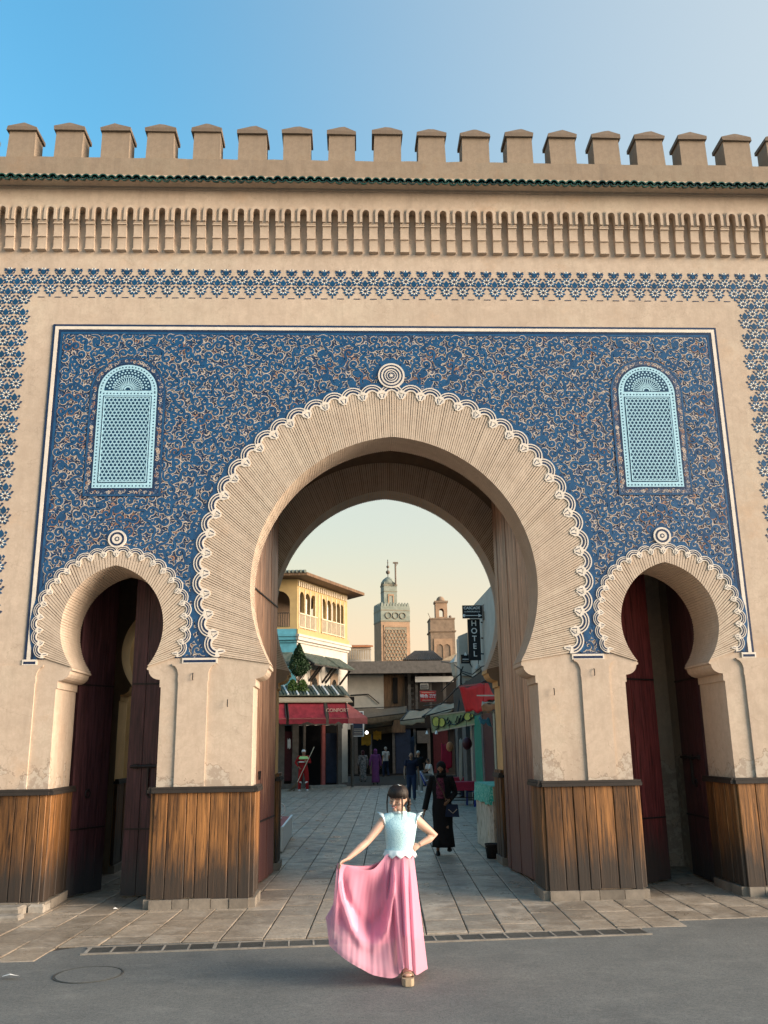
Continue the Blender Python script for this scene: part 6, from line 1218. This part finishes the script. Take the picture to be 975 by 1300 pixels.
g = G(385, 1004); e, P, T = person('street sweeper in red overalls with lime shoulders and white cap, leaning on a broom', (g.x, g.y, 0), 1.84, R(8), J=dict(eR=(-.20, .0, .68), wR=(-.125, -.06, .58), eL=(.17, -.02, .68), wL=(.07, -.13, .70), kL=(.09, -.02, .28), kR=(-.09, -.02, .28), aL=(.10, .01, .045), aR=(-.10, .01, .045)), shirt='red_suit', trousers='red_suit', hair='shirt_white', hairkind='cap', slim=1.15, shoes='shoe_white')
m = MB(); H = 1.84
for c_, a, b, mt in (((0, .0, .80), .118, .066, 'hivis'), ((0, 0, .765), .124, .080, 'hivis')): pass
rings = [[(a*H*cos(q*PI/10), b*H*sin(q*PI/10), z*H) for q in range(20)] for z, a, b in ((.765, .130, .088), (.80, .140, .082), (.833, .105, .066))]; m.loft(rings, 'hivis', cap=False); m.build('shoulder_yoke', e, True, recenter=False)
m = MB(); m.loft([[(a*H*cos(q*PI/10), b*H*sin(q*PI/10), z*H) for q in range(20)] for z, a, b in ((.685, .122, .088), (.71, .124, .090))], 'reflect', cap=False)
m.build('chest_tape', e, True, recenter=False)
for s in (-1, 1): m = MB(); m.loft([[((s*.088)*H+.047*H*cos(q*PI/6), -.012*H+.047*H*sin(q*PI/6), z*H+.02*H*s*cos(q*PI/6)) for q in range(12)] for z in (.20, .235)], 'reflect', cap=False); m.build('leg_tape', e, True, recenter=False)
br = empty('broom', (g.x, g.y-.25, 0), 'long broom of twigs leaning in the sweeper hands', 'broom'); m = MB(); a, b = at(399, 948, g.y-.33), at(377.5, 993, g.y-.45); m.tube([a, b], .018, 'rail', 6); m.build('handle', br)
m = MB(); c = at(371, 1003.5, g.y-.5); rr = random.Random(1)
for k in range(40): m.tube([b+Vector((rr.uniform(-.03, .03), rr.uniform(-.03, .03), 0)), b.lerp(c, .5)+Vector((rr.uniform(-.08, .08), rr.uniform(-.06, .06), 0)), Vector((c.x+rr.uniform(-.28, .12), c.y+rr.uniform(-.1, .1), .02))], [.012, .008, .003], 'tarp', 4)
tag(m.build('twigs', br), kind='stuff')
g = G(477, 996); person('woman walking away in a long hooded purple robe', (g.x, g.y, 0), 1.80, R(175), J=SWING, robe='purple', hair='purple', hairkind='scarf', robe_w=.8, hem=.06)
g = G(461, 993); person('woman in a patterned grey and black dress and dark headscarf beside the purple robe', (g.x, g.y, 0), 1.72, R(185), J=SWING, robe='print', hair='door_dkred', hairkind='scarf', robe_w=.75)
g = G(490, 986); person('man in a white shirt and blue jeans by the market entrance', (g.x, g.y, 0), 1.88, R(215), J=SWING, shirt='shirt_white', sleeve=.4, trousers='denim', hair='hair_grey')
g = G(523, 1015); person('bald man in a black polo and dark jeans walking towards the gate', (g.x, g.y, 0), 1.70, R(-4), J=SWING, shirt='navy_cloth', sleeve=.4, trousers='denim', hair='skin_tan', hairkind='bald', slim=1.12)
g = G(532, 1006); person('grey haired man in dark clothes half hidden behind the bald man', (g.x, g.y, 0), 1.74, R(5), J=SWING, shirt='black_cloth', sleeve=.4, trousers='grey_cloth', hair='hair_grey', shoes='shoe_white')
sit = dict(head=(0, -.06, .70), neck=(0, -.03, .62), chest=(0, 0, .52), waist=(0, .03, .41), pelvis=(0, .05, .32), sL=(.105, -.02, .59), sR=(-.105, -.02, .59), eL=(.13, -.08, .45), eR=(-.13, -.08, .45), wL=(.08, -.22, .40), wR=(-.08, -.22, .40), hL=(.055, .03, .30), hR=(-.055, .03, .30), kL=(.07, -.22, .30), kR=(-.07, -.22, .30), aL=(.07, -.20, .045), aR=(-.07, -.20, .045))
g = G(546, 998); person('person in a white top bending down behind the woman in black', (g.x, g.y, 0), 1.70, R(-70), J=sit, shirt='shirt_white', sleeve=.5, trousers='grey_cloth', hair='hair')
g = at(600, 985, 23); person('person in a grey top sitting by the posts beside the green shutter', (g.x-.05, 23, 0), 1.70, R(-60), J=sit, shirt='grey_cloth', sleeve=1, trousers='denim', hair='hair')
st_ = empty('stool', (g.x, 23.1, 0), 'low dark stool under the seated person in grey', 'stool'); m = MB(); m.box(g.x-.22, g.x+.18, 22.9, 23.3, .40, .44, 'iron'); m.build('seat', st_)
for dx, dy in ((-.2, 22.92), (.16, 22.92), (-.2, 23.28), (.16, 23.28)): m = MB(); m.tube([(g.x+dx, dy, 0), (g.x+dx, dy, .40)], .015, 'iron', 6); m.build('leg', st_)
# woman in black robe with shoulder bag
g = G(563, 1085); e, P, T = person('woman in long black coat and black headscarf striding towards the gate', (g.x, g.y, 0), 1.68, R(-6), J=dict(eR=(-.155, .03, .64), wR=(-.20, -.02, .46), eL=(.15, .03, .65), wL=(.075, -.11, .575), kL=(.05, -.08, .29), aL=(.07, -.02, .085), kR=(-.05, -.02, .28), aR=(-.06, -.03, .045)), robe='black_cloth', hair='black_cloth', hairkind='scarf', vox=.009, robe_w=.80, hem=.085, head_rot=(R(4), 0, R(-12)))
H = 1.68
m = MB(); m.loft([[(-.01*H+a*H*cos(PI+PI*q/10), -.012*H+b*H*sin(PI+PI*q/10), z*H) for q in range(11)] for z, a, b in ((.60, .055, .088), (.68, .062, .088), (.76, .058, .082), (.82, .04, .064))], 'print_top', cap=False); m.build('blouse', e, True, recenter=False)
bag = empty('shoulder_bag', (g.x+.16, g.y-.2, .7), 'dark blue shoulder bag on the hip of the woman in black', 'bag'); c = Vector((g.x+.17, g.y-.21, .80)); m = MB(); m.hexa([c+Vector(v) for v in ((-.14, -.05, -.11), (.12, -.06, -.12), (.10, -.045, .10), (-.10, -.045, .11), (-.14, .03, -.11), (.12, .03, -.12), (.10, .02, .10), (-.10, .02, .11))], 'denim'); m.build('pouch', bag); m = MB(); m.tube([c+Vector((-.10, -.02, .10)), c+Vector((-.16, -.03, .32)), Vector((g.x-.10, g.y-.15, 1.32)), Vector((g.x-.12, g.y-.02, 1.42))], .010, 'bark', 6); m.build('strap', bag)
m = MB(); m.tube([c+Vector((-.08, -.06, .02)), c+Vector((0, -.07, -.05)), c+Vector((.08, -.06, .02))], .008, 'glass', 6); m.build('chain', bag)

# ---- the woman in the pink skirt
YW = -3.80; A_ = lambda px, py, dy=0.0: at(px, py, YW+dy)
root = Vector((A_(508, 1240).x, YW, 0)); H = 1.66; e = empty('person', root, 'woman in a light blue lace top holding out her long pink skirt', 'person')
Q = lambda px, py, dy=0.0: A_(px, py, dy)-Vector((0, 0, 0))
m = MB(); sk = 'skin'
def ell(c, a, b, n=20): return [c+Vector((a*cos(2*PI*k/n), b*sin(2*PI*k/n), 0)) for k in range(n)]
waist, pel, chest, neck = Q(507, 1082), Q(508, 1104), Q(508, 1052), Q(508.5, 1033, .02); hd = Q(505.5, 1013, -.02)
m.loft([ell(pel, .118, .09), ell(waist, .112, .085), ell(Q(508, 1066), .122, .09), ell(chest, .142, .10), ell(Q(508, 1043, .01), .140, .085), ell(Q(508, 1036.5, .015), .10, .062), ell(Q(508.5, 1033, .02), .055, .05), ell(Q(507.5, 1024, .01), .046, .046)], sk)
sR, eR_, wR_ = Q(487.5, 1042, .01), Q(465.5, 1069, -.10), Q(441, 1090.5, -.22); sL, eL_, wL_ = Q(528.5, 1041, .01), Q(552, 1061, .07), Q(532, 1072.5, -.02)
m.tube([Q(500, 1038, .01), sR, sR.lerp(eR_, .45), eR_, eR_.lerp(wR_, .35), wR_], [.05, .050, .041, .033, .034, .021], sk, 12); m.tube([Q(516, 1038, .01), sL, sL.lerp(eL_, .45), eL_, eL_.lerp(wL_, .35), wL_], [.05, .050, .041, .034, .035, .022], sk, 12)
hand(m, sk, wR_, Q(431, 1095.5, -.26)-wR_, (.35, -.25, -.85), L=.150, curl=.85, thumb=-1, spread=.05); hand(m, sk, wL_, Q(523, 1079, -.05)-wL_, (.1, 1, -.2), L=.120, curl=.3, thumb=-1, spread=.06)
# legs under the skirt and the forward foot
for a in ([Q(500, 1108), Q(497, 1160, .02), Q(499, 1225, .14)], [Q(512, 1108), Q(514, 1165, -.06), Q(516.5, 1231, -.06)]): m.tube(a, [.070, .055, .036], sk, 12)
ft = Vector((A_(516, 1240).x, YW-.06, 0)); m.loft([[Vector((ft.x+w_*cos(q*PI/6), ft.y+y, .062+h_+hh*sin(q*PI/6))) for q in range(12)] for y, w_, h_, hh in ((.07, .02, .03, .025), (.04, .032, .035, .035), (-.03, .036, .03, .032), (-.10, .042, .022, .022), (-.15, .040, .016, .014), (-.17, .022, .014, .009))], sk)
hr = Matrix.Rotation(R(-28), 3, 'Z') @ Matrix.Rotation(R(8), 3, 'Y') @ Matrix.Rotation(R(16), 3, 'X'); T = headmesh(m, sk, hd, .222, hr)
remesh(m.build('body', e, True), .0055, 2, .5)
fm = MB()
for sx_ in (-1, 1):
    fm.tube([(sx_*.07, -.400, -.012), (sx_*.13, -.402, -.026), (sx_*.20, -.365, -.012)], [.005, .011, .005], 'eye_dark', 6); fm.tube([(sx_*.06, -.40, .075), (sx_*.14, -.395, .095), (sx_*.22, -.34, .07)], .008, 'hair', 5)
fm.xf(T); fm.build('eyes', e, True)
fm = MB(); fm.tube([(-.115, -.375, -.21), (-.06, -.42, -.245), (0, -.435, -.258), (.06, -.42, -.245), (.115, -.375, -.21)], [.008, .026, .032, .026, .008], 'lips', 8); fm.xf(T); mo = fm.build('mouth', e, True)
fm = MB(); fm.tube([(-.06, -.447, -.240), (0, -.464, -.250), (.06, -.447, -.240)], [.004, .011, .004], 'teeth', 6); fm.xf(T); fm.build('teeth', mo, True)
# hair: crown, fringe strands, side strands, braid
h = MB(); h.ball((0, .09, .13), (.385, .43, .40), 'hair', 22, 14); h.ball((0, .20, -.08), (.36, .30, .34), 'hair', 16, 10); rr = random.Random(12)
for k in range(46):
    a = -1.15+2.3*k/45; x = .40*sin(a); y = -.44*cos(a)+.03; h.tube([(x*.35, y*.30, .545), (x*.8, y*.86, .42), (x*1.0, y*1.02, .24), (x*1.02+rr.uniform(-.01, .01), y*1.035, .135-.05*abs(sin(a))**3+rr.uniform(-.02, .02))], [.03, .034, .030, .010], 'hair', 5)
for x, y, z1 in ((-.385, -.24, -.72), (-.36, -.27, -.60), (.33, -.31, -.78), (.35, -.28, -.62)): h.tube([(x*.95, y, .2), (x*1.02, y-.04, -.15), (x*1.0, y-.06, -.45), (x*.98+.01, y-.05, z1)], [.026, .020, .014, .005], 'hair', 5)
for k in range(7): h.ball((.36+.03*(k % 2), .30-.03*k, -.16-.115*k), (.085, .08, .085), 'hair', 10, 6)
h.xf(T); ho = h.build('hair', e, True); m = MB(); m.tube([(-.02, .04, .55), (.08, -.02, .545), (.14, .02, .53)], .018, 'teeth', 5); m.xf(T); m.build('hair_clip', ho)
# lace top
M['lace'] = NT('pale_blue_lace'); t_ = M['lace']; v = t_.coord(); vo = t_.n('TexVoronoi'); vo.inputs['Scale'].default_value = 95; t_.l(v, vo.inputs['Vector']); c_ = t_.ramp(vo.outputs['Distance'], [(.15, (.30, .56, .64)), (.5, (.48, .72, .78))]); t_.bump(vo.outputs['Distance'], .5, .004); M['lace'] = t_.out(c_, .8, .2); M['lace_edge'] = cloth_mat('pale_lace_edge', (.60, .72, .75))
m = MB(); m.loft([ell(Q(507.5, 1081.5), .128, .100, 28), ell(Q(508, 1074), .126, .099, 28), ell(Q(508, 1070), .130, .102, 28), ell(Q(508, 1064), .137, .107, 28), ell(Q(508, 1058), .144, .112, 28), ell(chest, .151, .113, 28), ell(Q(508, 1048, .003), .157, .108, 28), ell(Q(508, 1043.5, .008), .162, .098, 28), ell(Q(508, 1039, .012), .152, .080, 28), ell(Q(508, 1036, .015), .118, .066, 28), ell(Q(508.3, 1033.5, .02), .070, .062, 28), ell(Q(508.3, 1030.5, .018), .056, .055, 28)], 'lace')
for a_, b_ in ((Q(500, 1038, .012), Q(487.5, 1042, .01)), (Q(516, 1038, .012), Q(528, 1041.5, .01))): m.tube([a_, a_.lerp(b_, .6), b_], [.056, .060, .057], 'lace', 14)
top = remesh(m.build('lace_top', e, True), .007, 14, .5)
def frill(path, w_, nrm, name, amp=.012, freq=26, mat='lace_edge'):
    vs = []; n = len(path)
    for i, p in enumerate(path):
        q = Vector(nrm[i]); vs += [p, p+q*w_*(.5+.08*sin(i*1.3)), p+q*w_*(1+.18*cos(i*PI*1.0))+Vector((0, -amp*sin(i*1.7), 0))]
    m = MB(); m.add(vs, [(3*i+k, 3*i+k+1, 3*i+k+4, 3*i+k+3) for i in range(n-1) for k in range(2)], mat); o = m.build(name, top, True); o.modifiers.new('s', 'SOLIDIFY').thickness = .004; return o
for side, px, sx_ in (('R', 488.5, -1), ('L', 527.0, 1)):
    pts = []; nn = []
    for i in range(26):
        a = -2.0+4.6*i/25; c = Q(px, 1041, .01); pts.append(c+Vector((sx_*.000+sx_*.014*sin(a), -.062*cos(a), .060*sin(a)-.004))); tw_ = .28+.85*max(0, sin(a))**1.5; nn.append(Vector((sx_*.95, -.12*cos(a), .22)).normalized()*tw_)
    frill(pts, .045, nn, 'cap_sleeve', .010)
hem = [Q(507.5, 1081.0)+Vector((.136*cos(2*PI*k/96), .112*sin(2*PI*k/96), 0)) for k in range(97)]
m = MB(); vs = []
for k, p in enumerate(hem): d = (p-Q(507.5, 1081.5)).normalized(); tri = abs((k % 8)/4-1); vs += [p+Vector((0, 0, .02)), p+d*.012+Vector((0, 0, -.008-.02*tri)), p+d*.020+Vector((0, 0, -.020-.030*tri))]
m.add(vs, [(3*i+k, 3*i+k+1, 3*i+k+4, 3*i+k+3) for i in range(96) for k in range(2)], 'lace_edge'); m.build('scalloped_hem', top, True).modifiers.new('s', 'SOLIDIFY').thickness = .004
m = MB(); vs = []
for k in range(41): a = 2*PI*k/40; p = Q(508.3, 1032.5, .018)+Vector((.062*cos(a), .06*sin(a), 0)); vs += [p, p+Vector((-.006*cos(a), -.006*sin(a), .020+.004*cos(k*PI/2)))]
m.add(vs, [(2*i, 2*i+1, 2*i+3, 2*i+2) for i in range(40)], 'lace_edge'); m.build('collar', top, True).modifiers.new('s', 'SOLIDIFY').thickness = .004
# skirt: closed loop of cloth, front edge lifted by the hand
def interp(P, t):
    t = max(0, min(.99999, t))*(len(P)-1); i = int(t); f = t-i; p0, p1, p2, p3 = P[max(i-1, 0)], P[i], P[i+1], P[min(i+2, len(P)-1)]
    return .5*((2*p1)+(p2-p0)*f+(2*p0-5*p1+4*p2-p3)*f*f+(3*p1-p0-3*p2+p3)*f**3)
GZ = lambda px, py: G(px, py)+Vector((0, 0, .015))
topF = [Q(428, 1096, -.27), Q(441, 1099, -.25), Q(460, 1104, -.20), Q(474, 1103, -.15), Q(485, 1092, -.11), Q(492, 1084.5, -.09), Q(508, 1085, -.115), Q(518, 1084.5, -.095), Q(525, 1084.5, .0)]
topB = [Q(525, 1084.5, .0), Q(518, 1084, .09), Q(508, 1084, .115), Q(498, 1084, .10), Q(489, 1090, .04), Q(470, 1098, -.06), Q(450, 1099, -.18), Q(428, 1096, -.27)]
hemF = [Q(418, 1200, -.16), Q(425, 1207, -.25), Q(440, 1219, -.30), Q(455, 1228, -.30), Q(470, 1236, -.26), Q(487, 1240.5, -.22), Q(504, 1240, -.19), Q(512, 1230, -.24), Q(521, 1231, -.22), Q(529, 1237, -.16), Q(543, 1230, .0)]
hemB = [Q(543, 1230, .0), Q(541, 1228, .22), Q(525, 1226, .36), Q(500, 1222, .42), Q(470, 1212, .40), Q(440, 1195, .30), Q(416, 1172, .12), Q(414, 1166, -.02), Q(418, 1200, -.16)]
def skirt(v0, v1, inset, nu, nv, mat, name, u0=0.0, u1=1.0):
    vs = []; fs = []
    for j in range(nv+1):
        v = v0+(v1-v0)*j/nv
        for i in range(nu+1):
            u = u0+(u1-u0)*i/nu
            if u <= .55: a = interp(topF, u/.55); b = interp(hemF, u/.55)
            else: a = interp(topB, (u-.55)/.45); b = interp(hemB, (u-.55)/.45)
            p = a.lerp(b, v); s_ = max(0, v)*(1-.0*v)
            k = u/.55 if u < .55 else 1-(u-.55)/.45; edge = min(1, k*9)*min(1, (1-k)*9)
            near = math.exp(-((k-.80)/.16)**2) if u < .55 else .55
            amp = (.030*min(1, v*3)*near+.0035*v)
            fold = sin(2*PI*u*15+.5*sin(2.2*v)+1.0)*amp+.35*amp*sin(2*PI*u*31+2*v+2)+.0018*sin(2*PI*u*41+3*sin(3*v))*min(1, v*4)+.006*sin(2*PI*u*13+4*v+1.5*sin(9*u))*v
            if u < .55:
                fold += .13*sin(PI*min(1, k/.66))*sin(PI*min(1, v*1.05))*(1 if k < .66 else 0)           # belly of the cloth hanging from hand and hip
                fold -= .070*math.exp(-((k-(.60-.10*v))/.06)**2)*min(1, v*2.5)*(1.25-v)
                fold -= .050*math.exp(-((k-(.16+.06*v))/.05)**2)*min(1, v*3)*(1.1-v); fold += .045*math.exp(-((k-(.30+.10*v))/.05)**2)*(1-v)*v*3
                fold -= .060*math.exp(-((v-(.74-2.6*(k-.36)**2*2))/.075)**2)*(1 if .04 < k < .68 else 0)*min(1, k*6); fold += .035*math.exp(-((v-(.56-2.6*(k-.36)**2*2))/.07)**2)*(1 if .04 < k < .68 else 0)*min(1, k*6)
                p.z -= .10*sin(PI*min(1, k/.62))*(1-v)*v*(1 if k < .62 else 0)
            d = Vector((0, 1, 0)) if u < .55 else Vector((0, -1, 0)); p += d*(inset*min(1, edge+.3)+fold*edge); p.x += inset*(1-2*k)*1.2*(1 if 1 else 0)
            vs.append(p)
    fs = [(j*(nu+1)+i, j*(nu+1)+i+1, (j+1)*(nu+1)+i+1, (j+1)*(nu+1)+i) for j in range(nv) for i in range(nu)]
    m = MB(); m.add(vs, fs, mat); return m.build(name, e, True)
t_ = NT('pink_chiffon'); tr_ = t_.n('BsdfTransparent'); ms = t_.n('MixShader'); t_.out((.78, .40, .53), .75, .15); lw_ = t_.n('LayerWeight'); lw_.inputs[0].default_value = .35
mr = t_.n('MapRange'); t_.l(lw_.outputs['Facing'], mr.inputs[0]); mr.inputs[3].default_value = .70; mr.inputs[4].default_value = 1.0; t_.l(mr.outputs[0], ms.inputs[0]); t_.l(tr_.outputs[0], ms.inputs[1])
tl = t_.n('BsdfTranslucent'); tl.inputs[0].default_value = (.80, .42, .55, 1); ms2 = t_.n('MixShader'); ms2.inputs[0].default_value = .35; t_.l(t_.b.outputs[0], ms2.inputs[1]); t_.l(tl.outputs[0], ms2.inputs[2]); t_.l(ms2.outputs[0], ms.inputs[2])
mo_ = [n for n in t_.t.nodes if n.type == 'OUTPUT_MATERIAL'][0]; t_.l(ms.outputs[0], mo_.inputs[0]); M['chiffon'] = t_.m; M['lining'] = cloth_mat('pink_lining', (.76, .33, .46), .06)
skt = skirt(0, 1, 0, 260, 40, 'chiffon', 'skirt'); skirt(.01, .72, .022, 200, 26, 'lining', 'lining', 0.0, 1.0)
m = MB(); m.loft([ell(Q(507.5, 1085.5), .120, .094, 28), ell(Q(507.5, 1082.5), .118, .092, 28)], 'lining', cap=False); m.build('waistband', e, True)
# platform sandal
m = MB(); out_ = [(-.050, -.19), (-.054, -.12), (-.046, -.02), (-.042, .06), (-.02, .09), (.02, .09), (.042, .06), (.046, -.02), (.054, -.12), (.050, -.19), (.025, -.215), (-.025, -.215)]
m.loft([[(ft.x+x*k, ft.y+y, z) for x, y in out_] for k, z in ((.96, .002), (1, .02), (1, .052), (.96, .060))], 'beige'); so_ = m.build('sandal_sole', e)
for y, zt_ in ((-.13, .095), (-.03, .12)): m = MB(); m.loft([[(ft.x+.050*k*cos(PI*q/8), ft.y+y+dy, .055+(zt_-.055)*k*sin(PI*q/8)) for q in range(9)] for dy, k in ((-.022, 1.04), (.022, 1.04))], 'beige', cap=False); m.build('sandal_strap', e, True).modifiers.new('s', 'SOLIDIFY').thickness = .004
